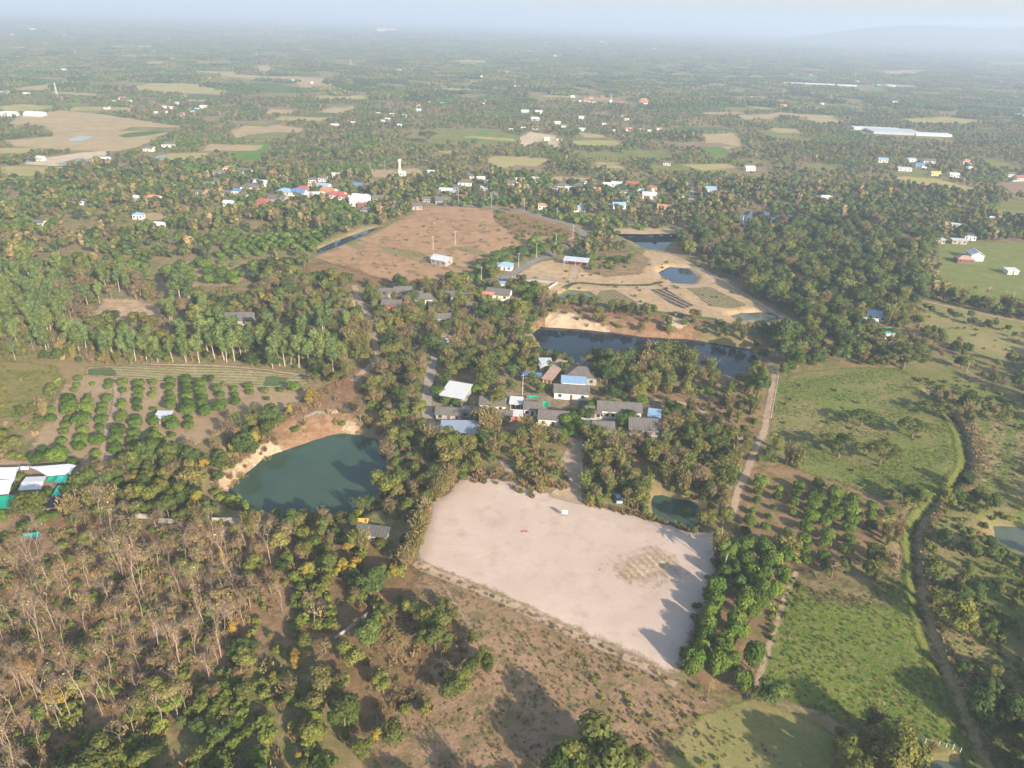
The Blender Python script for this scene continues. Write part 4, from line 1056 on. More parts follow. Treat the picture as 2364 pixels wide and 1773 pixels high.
def roof_mb(style, L, W, h, rise, o=0.45, t=0.12):
    mb = MB(); a = L / 2 + o; b = W / 2 + o; e = h - rise * o / (W / 2)
    def slab(pts):
        lo = [(p[0], p[1], p[2] - t) for p in pts]
        mb.poly(pts); mb.poly(lo[::-1])
        for i in range(len(pts)):
            j = (i + 1) % len(pts); mb.quad(pts[j], pts[i], lo[i], lo[j])
    if style == 'gable':
        slab([(-a, -b, e), (a, -b, e), (a, 0, h + rise), (-a, 0, h + rise)]); slab([(a, b, e), (-a, b, e), (-a, 0, h + rise + .003), (a, 0, h + rise + .003)])
    elif style == 'hip':
        r = max(0.1, a - b * .95); Z = h + rise
        slab([(-a, -b, e), (a, -b, e), (r, 0, Z), (-r, 0, Z)]); slab([(a, b, e), (-a, b, e), (-r, 0, Z), (r, 0, Z)])
        slab([(a, -b, e), (a, b, e), (r, 0, Z)]); slab([(-a, b, e), (-a, -b, e), (-r, 0, Z)])
    else:                                                # mono: falls towards the viewer
        slab([(-a, -b, h - .1), (a, -b, h - .1), (a, b, h + rise), (-a, b, h + rise)])
    return mb

def wall_mb(style, L, W, h, rise):
    mb = MB(); a, b = L / 2, W / 2; q = h - .14
    zb = q if style != 'mono' else h + rise - .3
    mb.quad((-a, -b, -.3), (a, -b, -.3), (a, -b, q), (-a, -b, q)); mb.quad((a, b, -.3), (-a, b, -.3), (-a, b, zb), (a, b, zb))
    if style == 'gable':
        mb.poly([(a, -b, -.3), (a, b, -.3), (a, b, q), (a, 0, q + rise), (a, -b, q)]); mb.poly([(-a, b, -.3), (-a, -b, -.3), (-a, -b, q), (-a, 0, q + rise), (-a, b, q)])
    else:
        mb.quad((a, -b, -.3), (a, b, -.3), (a, b, zb), (a, -b, q)); mb.quad((-a, b, -.3), (-a, -b, -.3), (-a, -b, q), (-a, b, zb))
    return mb

def house(u, v, L, W, rot=0, h=2.9, style='gable', roof='G', wall='w', desc=None, name='house', wins=3, cat='house', open_=False, detail=True, k=1.0, label=None):
    rise = W * (.24 if style == 'gable' else .22 if style == 'hip' else .10)
    c = at(u, v, h + rise * .4); x, y = c[0], c[1]
    z = H(x, y)
    block(x, y, L / 2 + .6, W / 2 + .6, h - .6, k)
    if not detail:
        mb = wall_mb(style, L, W, h, rise); r = roof_mb(style, L, W, h, rise)
        n0 = len(mb.v); mb.v += r.v; mb.f += [tuple(i + n0 for i in f) for f in r.f]; mb.m += [1] * len(r.f)
        o = mb.build(name, [WL[wall], RM[roof]]); o.location = (x, y, z); o.rotation_euler = (0, 0, R(rot))
    else:
        o = empty(name, (x, y, z), R(rot))
        rf = roof_mb(style, L, W, h, rise).build('roof', RM[roof], o)
        if style == 'gable' and not open_:
            rd = MB(); rd.box(-L / 2 - .5, -.14, h + rise - .02, L / 2 + .5, .14, h + rise + .06); rd.build('ridge_cap', RM[roof], rf)
        if open_:
            for sx in (-1, 0, 1):
                for sy in (-1, 1):
                    p = MB(); zz = h - .25 if (style != 'mono' or sy < 0) else h + rise - .3
                    p.box(sx * (L / 2 - .2) - .07, sy * (W / 2 - .2) - .07, -.3, sx * (L / 2 - .2) + .07, sy * (W / 2 - .2) + .07, zz); p.build('post', M_post, o)
            bw = MB(); bw.box(-L / 2 + .3, W / 2 - .35, -.2, L / 2 - .3, W / 2 - .27, h * .8); bw.build('back_wall', WL[wall], o)
        else:
            wl = wall_mb(style, L, W, h, rise).build('wall', WL[wall], o)
            nW = wins
            for i in range(nW):
                cx = -L / 2 + L * (i + .5) / nW
                if i == nW // 2:
                    d = MB(); d.box(cx - .45, -W / 2 - .05, 0, cx + .45, -W / 2 + .02, 2.05); d.build('door', M_door, o)
                else:
                    f = MB(); f.box(cx - .62, -W / 2 - .05, .95, cx + .62, -W / 2 + .02, 2.15); fo = f.build('window', M_frame, o)
                    g_ = MB(); g_.box(cx - .52, -W / 2 - .075, 1.05, cx + .52, -W / 2 - .045, 2.05); g_.build('pane', M_glass, fo)
            f = MB(); f.box(L / 2 - .02, -.6, .95, L / 2 + .05, .6, 2.1); fo = f.build('window', M_frame, o)
            g_ = MB(); g_.box(L / 2 + .045, -.5, 1.05, L / 2 + .075, .5, 2.0); g_.build('pane', M_glass, fo)
    o['category'] = cat
    if label: o['label'] = label
    else: later(o, desc or '%s-roofed %s' % (RN[roof], name.replace('_', ' ')), u, v)
    return o

A = lambda **k: k
# village in the middle
house(1053, 900, 8, 9, -16, 3.4, 'mono', 'W', 'g', label='square shed with one flat white metal roof beside the dirt road', name='shed', cat='shed')
house(1139, 921, 8.5, 6, -5, 2.8, 'gable', 'G', 'w', label='white cottage under a long grey roof behind the tall bamboo', wins=3)
house(1192, 923, 3.8, 4.2, -4, 2.7, 'mono', 'W', 'b', label='open lean-to with white metal roof beside the white cottage', name='lean_to', open_=True, cat='shed')
house(1038, 945, 8.5, 5, -3, 2.6, 'gable', 'G', 'g', label='low grey-roofed house behind the banana plants')
house(1091, 942, 6.5, 4.5, -3, 2.5, 'gable', 'G', 'g', label='small grey-roofed house between bananas and tall bamboo')
house(1062, 985, 11.5, 6.5, 2, 3.5, 'mono', 'C', 'd', label='long open shed with blue-grey metal roof', name='shed', open_=True, cat='shed')
house(1165, 950, 4.8, 4, -3, 2.6, 'gable', 'G', 'g', label='tiny grey-roofed house behind the clump of bananas')
house(1192, 954, 3.6, 3, -3, 2.5, 'mono', 'W', 'r', label='red-walled lean-to with white metal roof', name='lean_to', cat='shed', wins=1)
house(1231, 931, 5.6, 5.6, -4, 2.9, 'gable', 'G', 'w', label='white house with grey roof next to the green nets')
house(1278, 953, 9.5, 6.5, -4, 3.0, 'gable', 'G', 'w', label='grey-roofed house with pale panel wall facing the track')
house(1342, 852, 11.5, 9.5, -4, 3.2, 'hip', 'G', 'g', label='large grey hip-roofed house in front of the quarry pond')
house(1325, 875, 8.5, 4.5, -4, 2.9, 'mono', 'B', 'w', label='shed with pale blue metal roof between two grey roofs', name='shed', cat='shed', wins=2)
house(1320, 893, 12.0, 6.5, -4, 2.9, 'gable', 'G', 'w', label='long grey-roofed house with green plants along its front')
house(1281, 853, 3.4, 15, -24, 2.6, 'mono', 'S', 'b', label='long narrow shed with rusty patched roof', name='shed', open_=True, cat='shed')
house(1430, 933, 14.5, 7.0, -3, 3.3, 'gable', 'G', 'w', label='long white house with a row of windows and grey roof', wins=7)
house(1393, 978, 6.5, 8.5, -3, 2.8, 'gable', 'G', 'w', label='grey-roofed house with a white end wall near the dirt yard', wins=3)
house(1360, 976, 4.2, 5.5, -3, 2.7, 'mono', 'W', 'w', label='white metal lean-to beside the asphalt lane', name='lean_to', cat='shed', wins=1)
house(1491, 971, 10.5, 8, -4, 2.9, 'gable', 'G', 'g', label='broad grey-roofed house at the edge of the bamboo thicket')
house(1511, 954, 3.6, 4.2, -12, 2.6, 'mono', 'B', 'g', label='small shelter with streaked white and blue roof', name='shelter', open_=True, cat='shed')
house(1467, 987, 3.2, 4.5, -4, 2.4, 'mono', 'K', 'd', label='small dark net shelter in front of the broad grey house', name='shelter', open_=True, cat='shed')
house(1258, 834, 4.6, 5, 5, 2.8, 'mono', 'L', 'g', label='pale metal-roofed hut behind the bananas', name='hut', cat='hut', wins=1)
house(1228, 864, 6.5, 2.2, -5, 2.2, 'mono', 'D', 'b', label='low shelter roofed with blue tarpaulins', name='shelter', open_=True, cat='shed')
house(1460, 893, 3.0, 3.0, 0, 2.2, 'gable', 'K', 'b', label='tiny dark hut behind the long white house', name='hut', cat='hut', wins=1)
house(1370, 940, 5.0, 5.0, -3, 2.6, 'gable', 'G', 'g', label='small grey roof between the lane and the long white house')
# nearer and lone buildings
house(377, 957, 4.2, 3.6, 3, 2.4, 'mono', 'L', 'g', label='tin-roofed hut among the left orchard trees', name='hut', cat='hut', wins=1)
house(858, 1224, 8.0, 3.2, -8, 2.0, 'mono', 'G', 'w', label='low grey-roofed shed with white wall below the green pond', name='shed', cat='shed', wins=2)
house(834, 1203, 2.6, 1.6, 0, 1.7, 'mono', 'Y', 'c', label='small yellow shelter at the corner of the green pond', name='shelter', cat='shed', wins=1)
house(538, 727, 16, 8, 8, 3.0, 'gable', 'G', 'g', label='long grey roof hidden behind the eucalyptus row')
house(905, 694, 8.5, 6, -3, 2.9, 'gable', 'G', 'r', label='grey-roofed house with bright red front wall')
house(905, 703, 6, 2.8, -3, 2.3, 'mono', 'R', 'r', label='red lean-to in front of the red-walled house', name='lean_to', cat='shed', wins=1)
for (u, v, L, W, q, r, wl_) in ((893,668,7,5,5,'G','g'), (930,665,8,6,12,'G','w'), (985,682,11,7,10,'G','w'), (955,676,8,6,4,'G','g'), (1040,675,9,6,-5,'G','g'), (1068,678,4,4,-5,'D','w'), (1152,671,11,7.5,-12,'G','w'), (1128,676,5,3.5,-12,'O','w'), (1090,700,5,4,0,'G','g'), (880,681,5,4,0,'G','w'), (1020,725,8,5,10,'G','g')):
    house(u, v, L, W, q, 2.8, 'gable', r, wl_, k=.4)
house(1167, 606, 7.5, 6, -10, 2.9, 'hip', 'B', 'w', label='house with a sky-blue hip roof beside the road')
house(1155, 651, 5, 2.5, -5, 2.3, 'mono', 'B', 'w', label='small pale blue roof at the end of the road', name='shelter', cat='shed', wins=1)
house(1020, 594, 9.5, 7, -28, 3.0, 'gable', 'L', 'g', label='zinc-roofed shed with a walled yard in the brown field', name='shed', cat='shed')
house(1331, 598, 13, 5.5, -12, 3.4, 'mono', 'L', 'r', label='open zinc-roofed shed at the end of the garden drive', name='shed', open_=True, cat='shed')
house(2026, 722, 8, 5, -25, 2.9, 'gable', 'B', 'w', label='farmhouse with pale blue roof beside the meadow')
house(2007, 737, 6.5, 5, -12, 2.9, 'gable', 'L', 'c', label='cream-walled house with grey roof beside the meadow')
house(2052, 763, 6, 4.5, 15, 2.6, 'mono', 'T', 'w', label='shed with teal and white roof beside the meadow', name='shed', cat='shed', wins=1)
house(2253, 582, 9, 7, 80, 3.6, 'gable', 'W', 'w', label='white gabled house standing in green pasture')
house(2228, 592, 9, 6, -8, 2.8, 'hip', 'S', 'b', label='brown hip-roofed house joined beside the white gabled one')
house(2336, 621, 6, 4.5, 0, 2.4, 'mono', 'W', 'w', label='small white shed near the right edge of the pasture', name='shed', cat='shed', wins=1)
for (u, v, L, W, q, st, r, wl_) in ((2239,543,7,4,-5,'mono','L','w'), (2214,517,9,3,-15,'mono','W','w'), (2170,551,6,3,0,'mono','L','g'), (2215,552,9,3,-5,'mono','L','g'), (1907,453,12,7,-8,'hip','W','w'), (1640,433,9,7,-10,'gable','B','w'), (1662,441,5,4,0,'gable','R','r'),
        (1731,385,9,6,10,'gable','W','w'), (2039,366,9,6,-10,'gable','B','w'), (2089,387,12,5,-8,'mono','W','w'), (2125,378,11,7,0,'gable','D','w'), (2146,368,12,6,-6,'gable','G','w'), (2105,366,8,5,0,'mono','W','w'), (2231,369,9,8,0,'hip','O','w'), (2240,385,6,5,0,'hip','W','c'),
        (2160,397,8,5,-5,'gable','Y','c'), (2203,400,8,5,-5,'gable','L','w'), (2356,407,9,7,0,'gable','R','w'), (2335,399,7,5,0,'gable','G','w')):
    house(u, v, L, W, q, 2.9, st, r, wl_)
# village band behind the brown field: u, v, length, roof, wall
BAND = '''527 385 12 O w;570 391 16 G w;504 394 12 G g;502 413 11 G g;534 414 10 G w;602 418 14 L w;577 426 18 G w;492 441 15 O w;520 441 12 G w;463 440 9 G w;547 437 11 D w;659 437 16 B w;691 439 14 D w;700 431 14 R w;727 423 14 S w;748 425 13 B w;759 437 16 O w;780 445 15 R w;727 447 18 L w;641 453 18 G g;606 460 13 R r;527 464 9 W w;356 453 12 O w;199 460 11 G w;319 492 9 B w;367 514 8 W w;91 510 9 G w;344 339 14 G w;388 330 16 G w;242 364 12 L w;93 361 9 L w;316 452 6 W w;70 700 6 G g;
824 423 12 D r;795 450 10 R w;875 453 13 G g;850 449 6 L w;1002 441 14 G b;1030 436 14 W w;1048 440 8 B w;1023 457 15 G g;959 471 13 G g;1080 402 15 G w;1073 416 16 G w;1110 409 9 W w;1128 416 8 B w;1119 432 9 L w;1173 419 14 G w;1201 412 10 L w;1235 410 8 W w;1297 425 16 G w;1337 425 15 G w;1316 432 10 L w;1401 423 10 W w;1424 421 12 W w;1461 421 14 R w;1504 430 12 R w;1500 446 15 L w;1429 469 13 B w;1338 476 12 B w;1255 471 11 O w;1458 455 8 T w;1534 475 14 O w;1378 434 9 O r;995 394 8 L w;1540 373 10 G w;1280 431 8 G w;1140 443 8 G g;1056 428 9 G g;835 466 9 R b;612 388 12 G w;640 400 10 R w;655 409 8 G w;720 412 8 G w;560 448 10 G g;480 420 8 G g;775 400 8 L w;745 408 10 G w;845 480 10 G g;915 475 8 G g;985 455 8 G g;1215 428 8 L w;1355 415 7 G w;1480 437 7 L w;1575 450 7 G w;1440 440 8 G w'''
for it in BAND.replace('\n', '').split(';'):
    a = it.split(); u, v, L = float(a[0]), float(a[1]), float(a[2]) * .68
    rr = random.Random(int(u * 7 + v))
    house(u, v, L, L * rr.uniform(.6, .8), rr.uniform(-18, 12), 3.0, rr.choice(['gable', 'gable', 'hip']) if a[3] not in 'WL' else 'gable', a[3], a[4], k=.45)
house(831, 454, 10, 14, -12, 4.2, 'gable', 'W', 'w', label='big white hall with a gable roof at the village edge', name='hall', cat='hall', wins=3)
# far plain: u, v, length in photo pixels, roof, wall
FARH = '''281 224 20 R w;306 244 14 R w;349 232 22 G w;379 244 14 B w;410 237 22 L w;424 260 16 R w;381 255 12 R w;328 253 26 G w;246 246 18 G w;470 244 24 L w;445 256 16 B w;21 260 46 L w;80 260 60 W w;11 212 24 B w;61 215 20 W w;171 162 16 R w;146 160 18 W w;39 130 9 W w;324 118 10 R w;356 118 8 W w;399 135 12 W w;442 137 10 W w;570 123 10 R w;613 125 9 W w;591 125 8 W w;741 134 10 W w;638 182 22 G w;677 185 20 W w;720 189 10 W w;773 287 28 W w;415 262 8 G w;435 249 10 R w;455 250 10 L w;395 246 9 W w;262 232 9 L w;360 258 9 W w;300 232 8 W w;
1169 228 18 R w;966 251 20 B w;966 242 14 O w;895 273 18 W w;920 287 24 L w;873 260 16 L w;934 265 12 L w;815 281 14 W w;991 235 10 W w;1021 237 14 T w;1112 235 22 G w;1194 198 22 L w;1062 182 10 W w;1112 175 7 W w;955 153 14 R w;923 162 18 W w;905 153 12 R w;863 153 16 W w;1009 164 9 R w;1169 166 14 W w;1212 255 30 L w;1244 256 28 L w;1237 272 34 W w;1287 281 22 W w;1301 289 18 T w;1237 292 24 O w;1208 294 16 W w;1344 269 24 W w;1344 296 22 L w;1440 265 16 R w;1447 274 16 L w;1451 296 24 O w;1522 294 18 R w;1322 221 16 W w;1365 223 18 R w;1390 221 16 R w;1372 235 12 W w;1433 235 26 R w;1554 223 12 O w;1351 230 10 O w;1005 125 6 R w;879 93 22 R w;1217 132 5 W w;1183 85 9 W w;1290 318 22 G g;1262 318 20 L g;1340 232 10 L w;1360 232 9 R w;1410 232 9 W w;1415 300 12 W w;1480 298 10 L w;1180 297 10 W w;885 277 10 L w;905 262 8 L w;1395 285 9 W w;1500 300 8 L w;
1658 219 14 R w;1759 226 13 O w;1790 224 15 R w;1736 224 10 L w;1877 214 14 R w;1897 238 16 W w;1843 237 8 O w;1808 242 22 O w;2021 233 18 W w;2060 235 30 L w;2128 255 24 W w;2057 198 26 W w;2028 196 12 W w;1993 182 16 R w;2011 178 12 W w;2018 153 10 W w;2066 148 7 O w;1872 171 7 R w;1781 130 7 W w;1742 118 6 W w;2153 215 7 R w;2192 217 7 W w;2353 264 26 L w;1670 215 8 L w;1645 222 10 R w;2035 185 10 L w;1980 186 8 R w;2245 229 6 W w;1755 130 6 W w;1900 108 5 W w;1915 107 5 W w;1700 130 8 R w;2040 155 18 R w;2330 240 8 W w;2290 500 7 L w'''
for it in FARH.replace('\n', '').split(';'):
    a = it.split(); u, v, wp = float(a[0]), float(a[1]), float(a[2])
    c = at(u, v, 3); L = max(7.0, .85 * wp / pxpm(c[0], c[1]))
    rr = random.Random(int(u * 7 + v))
    hh = 2.6; L *= .66; a[4] = rr.choice('wwgcb')
    house(u, v, L, min(L * .7, 11) if L < 26 else 8, rr.uniform(-12, 12), hh, 'gable', a[3], a[4], detail=False, k=.35, name='house' if L < 26 else 'farm_shed', cat='house' if L < 26 else 'shed')
# white specks of buildings near the horizon
rr = random.Random(5)
HZ = [(60,34),(75,36),(95,33),(110,38),(130,35),(160,31),(230,42),(250,44),(290,40),(310,43),(330,42),(520,48),(560,52),(600,58),(650,45),(720,46),(735,46),(750,46),(520,72),(430,70),(305,50),(160,52),(1132,85),(1185,86),(1310,76),(1315,98),(1345,100),(1365,98),(1390,96),(1405,95),(1640,97),(1655,97),(1700,99),(1720,98),(1745,98),(1790,98),(1800,99),(1840,98),(1842,97),(1855,100),(1655,75),(2080,86),(1425,67),(1440,66),(1260,105),(1225,118),(2170,120),(2240,95),(1340,110),(1280,128),(1510,112),(1480,126),(690,88),(443,70),(390,88),(210,66),(75,66),(28,78),(150,80),(180,75),(1500,97),(1540,102),(985,98),(1052,86),(900,78)]
for (u, v) in HZ:
    c = at(u, v, 4); d = math.hypot(c[0], c[1])
    if d > 21000: continue
    wpx = rr.uniform(3, 9)
    L = wpx * d / PF
    house(u, v, L, min(40, L * .5), rr.uniform(-8, 8), min(14, 4 + L * .06), 'gable', rr.choice('WWLWR'), 'w', detail=False, k=.5, name='building', cat='building', desc='pale distant building on the plain')
for du, lab in ((0, 'left one of the two white apartment blocks on the far plain'), (22, 'right one of the two white apartment blocks on the far plain')):
    c = at(881 + du, 75); d = math.hypot(c[0], c[1]); L = 18 * d / PF
    b_ = empty('apartment_block', (c[0], c[1], 0), R(-8)); tag(b_, lab, 'apartment block')
    bw = MB(); bw.box(-L / 2, -9, 0, L / 2, 9, 27); bw.build('wall', WL['w'], b_)
    for fl in range(7):
        q = MB()
        for i in range(8): q.box(-L / 2 + L * (i + .2) / 8, -9.3, 2 + fl * 3.6, -L / 2 + L * (i + .8) / 8, -9.02, 3.6 + fl * 3.6)
        q.build('window_band', M_glass, b_)
    q = MB(); q.box(-L / 2 - 1, -10, 27.02, L / 2 + 1, 10, 28.4); q.build('roof', RM['O'], b_)
    block(c[0], c[1], L / 2, 30, 12)
# long plastic greenhouses on the right plain
def arch(u, v, L, W, rot, lab, n=1, mat=None):
    c = at(u, v, 1.5); o = empty('greenhouse', (c[0], c[1], 0), R(rot)); tag(o, lab, 'greenhouse', 'plastic greenhouses')
    for i in range(n):
        mb = MB(); y0 = (i - (n - 1) / 2) * W
        pr = [(-W * .48, 0), (-W * .48, 1.8), (-W * .3, 2.9), (0, 3.4), (W * .3, 2.9), (W * .48, 1.8), (W * .48, 0)]
        for a, b in zip(pr[:-1], pr[1:]): mb.quad((-L / 2, y0 + a[0], a[1]), (L / 2, y0 + a[0], a[1]), (L / 2, y0 + b[0], b[1]), (-L / 2, y0 + b[0], b[1]))
        mb.poly([(L / 2, y0 + a, z) for a, z in pr]); mb.poly([(-L / 2, y0 + a, z) for a, z in pr[::-1]])
        mb.build('plastic_tunnel', mat or M_plast, o)
    block(c[0], c[1], L / 2 + 4, n * W / 2 + 4, 4)
M_plast = flat_mat('greenhouse_plastic', (0.46, 0.48, 0.50), .35, .5, .08, .2)
M_plast2 = flat_mat('greenhouse_grey', (0.36, 0.39, 0.42), .4, .5, .1, .2)
arch(2060, 303, 62, 9, -5, 'block of grey plastic greenhouses on the right plain', 5, M_plast2)
arch(2020, 297, 60, 9, -5, 'pale greenhouse row behind the grey greenhouse block', 2)
arch(2150, 310, 45, 9, -4, 'short pale greenhouse right of the grey greenhouse block', 2)
arch(1868, 193, 120, 7, -4, 'very long thin greenhouse far out on the right plain', 1, M_plast2)
arch(1955, 197, 45, 10, -3, 'short greenhouse beside the very long one', 1)

# shade nets and sheet roofs of the compound on the left, and the green nets in the village
NETS = {'w': flat_mat('sheet_white', (0.82, 0.81, 0.79), .5, .3, .05, .4, ('X', .5, .25)), 'g': flat_mat('net_green', (0.02, 0.36, 0.22), .85, .1, .2, .7), 't': flat_mat('net_teal', (0.03, 0.40, 0.33), .85, .1, .2, .7), 'k': flat_mat('net_black', (0.028, 0.028, 0.036), .9, .1, .3, .8), 'p': flat_mat('sheet_grey', (0.60, 0.60, 0.60), .5, .3, .06, .4, ('X', .5, .25))}
def canopy(corners, z, mat, lab, sag=.25, name='shade_canopy'):
    P = [at(u, v, z) for u, v in corners]
    c = sum(P) / len(P); zb = H(c[0], c[1])
    o = empty(name, (c[0], c[1], zb)); tag(o, lab, 'canopy')
    loc = [p - c for p in P]; mb = MB(); n = 6; g_ = []
    for i in range(n + 1):
        for j in range(n + 1):
            s, t = i / n, j / n
            p = loc[0] * (1 - s) * (1 - t) + loc[1] * s * (1 - t) + loc[2] * s * t + loc[3] * (1 - s) * t
            g_.append((p[0], p[1], z - zb + (.35 * (1 - abs(2 * t - 1)) if mat in 'wp' else -sag * math.sin(math.pi * s) * math.sin(math.pi * t) + .08 * math.sin(9 * s)) ))
    for i in range(n):
        for j in range(n):
            a = i * (n + 1) + j; mb.quad(g_[a], g_[a + 1], g_[a + n + 2], g_[a + n + 1])
    mb.build('sheet', NETS[mat], o)
    for p in loc:
        q = MB(); q.tube((p[0] * .97, p[1] * .97, -.3), (p[0] * .97, p[1] * .97, z - zb - .02), .06, .06, 5); q.build('post', M_steel, o)
    OPEN.append(np.array([(u, v + 8) for u, v in corners], float)); OPEN.append(np.array(corners, float))
    block(c[0], c[1], 4, 4, 3)
canopy([(66,1078),(156,1071),(164,1094),(110,1099)], 3.4, 'w', 'long white sheet roof, largest of the compound')
canopy([(156,1070),(177,1074),(161,1095),(150,1092)], 3.3, 'w', 'slanted white end sheet beside the largest compound roof')
canopy([(60,1101),(109,1099),(95,1129),(41,1132)], 3.2, 'p', 'pale grey sheet roof in front of the largest compound roof')
canopy([(-40,1080),(45,1078),(33,1107),(-40,1104)], 3.3, 'w', 'white sheet roof cut by the picture edge')
canopy([(-40,1108),(33,1107),(20,1140),(-40,1146)], 3.2, 'w', 'lower white sheet roof at the picture edge')
canopy([(48,1076),(67,1076),(66,1084),(48,1084)], 3.0, 'w', 'small white sheet linking two compound roofs')
canopy([(112,1100),(131,1098),(124,1114),(104,1112)], 2.9, 'g', 'small green net beside the pale grey sheet')
canopy([(132,1098),(160,1095),(150,1114),(127,1114)], 2.9, 't', 'teal net beside the small green net')
canopy([(-40,1146),(38,1142),(25,1174),(-40,1175)], 2.6, 'g', 'large green net at the picture edge')
canopy([(134,1121),(155,1122),(137,1144),(119,1144)], 2.4, 't', 'bright teal net strip beside the black net')
canopy([(90,1147),(189,1144),(184,1166),(80,1176)], 2.6, 'k', 'wide black shade net in the compound')
canopy([(1248,926),(1270,926),(1266,939),(1248,939)], 2.9, 'g', 'bright green net attached to the white village house')
canopy([(1218,913),(1244,914),(1244,920),(1217,919)], 2.7, 'g', 'narrow bright green net behind the white village house')
canopy([(52,1232),(92,1228),(88,1240),(50,1242)], 2.0, 't', 'green net under the first leafless trees')

# ------------------------------------------------------------------ walls and fences
def wall(px, h, t, lab, mat=None, name='garden_wall'):
    P = at_poly(px); c = P.mean(0); o = empty(name, (c[0], c[1], 0)); tag(o, lab, 'wall')
    for i in range(len(P) - 1):
        a, b = P[i] - c, P[i + 1] - c; L = np.linalg.norm(b - a); k = max(1, int(L / 2.6)); d = (b - a) / L; nn = np.array([-d[1], d[0]]) * t / 2
        for j in range(k):
            s = a + d * (L * j / k + .05); e = a + d * (L * (j + 1) / k - .05); z = H(s[0] + c[0], s[1] + c[1])
            mb = MB(); q = [s - nn, e - nn, e + nn, s + nn]
            lo = [(p[0], p[1], z - .4) for p in q]; hi = [(p[0], p[1], z + h) for p in q]
            mb.poly(hi)
            for m_ in range(4): mb.quad(lo[m_], lo[(m_ + 1) % 4], hi[(m_ + 1) % 4], hi[m_])
            mb.build('panel', mat or M_conc, o)
    return o
wall([(772,1477),(800,1458),(849,1420)], .8, .2, 'low pale concrete wall in the thicket below the pond')
wall([(262,1196),(345,1198)], 1.5, .2, 'pale concrete wall behind the teak stand, longest piece')
wall([(365,1206),(402,1208)], 1.4, .2, 'short pale wall piece behind the teak stand')
wall([(490,1204),(562,1204)], 1.4, .2, 'pale concrete wall below the green pond')
wall([(1260,672),(1287,657)], 1.5, .2, 'white wall slanting beside the garden drive')
wall([(1190,650),(1235,652),(1286,657)], 1.3, .2, 'white wall along the dry lawn beside the drive')
wall([(982,602),(1014,611),(1043,597)], 1.2, .2, 'pale yard wall in front of the grey shed')
wall([(2110,748),(2125,752),(2112,735),(2098,722)], 1.2, .2, 'pale corner wall of the farmstead')
wall([(2222,416),(2275,418)], 1.6, .3, 'long white wall near the right edge')
wall([(2330,420),(2364,419),(2400,418)], 1.6, .3, 'white wall at the right edge')
def fence(px, lab, hp=1.3, step=None, mat=None, r=.09):
    P = at_poly(px)
    if step:
        pts = []
        for i in range(len(P) - 1):
            k = max(1, int(np.linalg.norm(P[i + 1] - P[i]) / step)); pts += [P[i] + (P[i + 1] - P[i]) * j / k for j in range(k)]
        P = np.array(pts + [P[-1]])
    o = empty('post_fence', (P[0][0], P[0][1], 0)); tag(o, lab, 'fence')
    tops = []
    for i, p in enumerate(P):
        z = H(p[0], p[1]); q = p - P[0]; mb = MB(); mb.tube((q[0], q[1], z - .3), (q[0], q[1], z + hp), r, r * .9, 5); mb.build('post', mat or M_post, o); tops.append((q[0], q[1], z + hp))
    for f in (.85, .5):
        mb = MB()
        for a, b in zip(tops[:-1], tops[1:]): mb.tube((a[0], a[1], a[2] - hp * (1 - f)), (b[0], b[1], b[2] - hp * (1 - f)), .018, .018, 3)
        mb.build('wire', M_steel, o)
fence([(2067.7,1698),(2083.6,1701),(2102,1704),(2118,1708.6),(2136,1712),(2150,1715),(2168,1718),(2184,1722.5),(2200,1726),(2217.5,1733)], 'white concrete post fence at the lower end of the green meadow')
fence([(1712,1603),(1725,1604),(1742,1610),(1790,1628),(1840,1640),(1890,1650)], 'thin wooden fence below the mango grove', 1.2, 4.5, WL['b'], .07)
fence([(1797,862),(1792,900),(1786,930),(1780,965)], 'grey-green post fence beside the pale dirt road', 1.5, 3.0, M_post)
# ------------------------------------------------------------------ poles, tower, spire, sign, vehicles
def pole(u, v, hp=8.5, arm=True, desc='concrete utility pole'):
    c = at(u, v); z = H(c[0], c[1]); o = empty('utility_pole', (c[0], c[1], z), R(35)); o['category'] = 'pole'; o['group'] = 'utility poles along the road'
    mb = MB(); mb.tube((0, 0, -.3), (0, 0, hp), .10, .07, 6); mb.build('post', M_post, o)
    if arm:
        mb = MB(); mb.box(-.9, -.06, hp - .7, .9, .06, hp - .55); mb.build('crossarm', M_steel, o)
        for q in (-.8, 0, .8):
            mb = MB(); mb.tube((q, 0, hp - .55), (q, 0, hp - .3), .06, .04, 5); mb.build('insulator', WL['w'], o)
    later(o, desc, u, v)
for u, v in ((1111,652),(1149,642),(1197,618),(1238,596),(1283,573),(1322,551),(1051,566),(1000,578),(1285,508),(1210,487),(1135,478),(1058,475),(811,412),(855,400),(889,394),(820,735),(1206,912),(2275,700),(2330,712)):
    pole(u, v)
c = at(923, 398); o = empty('water_tower', (c[0], c[1], 0)); tag(o, 'tall pale lattice water tower with a flared tank behind the village', 'tower'); o.scale = (.72, .72, .95)
TH = 11.0
for i in range(8):
    a = i * math.pi / 4; mb = MB(); pts = [(math.cos(a) * r, math.sin(a) * r, z) for r, z in ((2.2, -.3), (1.6, 3), (1.3, 6), (1.2, TH - 3))]
    mb.chain(pts, [.26, .22, .2, .18], 5); mb.build('leg', M_post, o)
for z, r in ((1.5, 1.95), (3, 1.6), (4.5, 1.45), (6, 1.3), (7.2, 1.25)):
    mb = MB(); mb.chain([(math.cos(i * math.pi / 6) * r, math.sin(i * math.pi / 6) * r, z) for i in range(13)], [.14] * 13, 4); mb.build('ring_beam', M_post, o)
mb = MB(); prof = [(1.4, TH - 3), (1.6, TH - 2.2), (2.3, TH - .6), (2.35, TH), (1.2, TH + .5), (.1, TH + .7)]
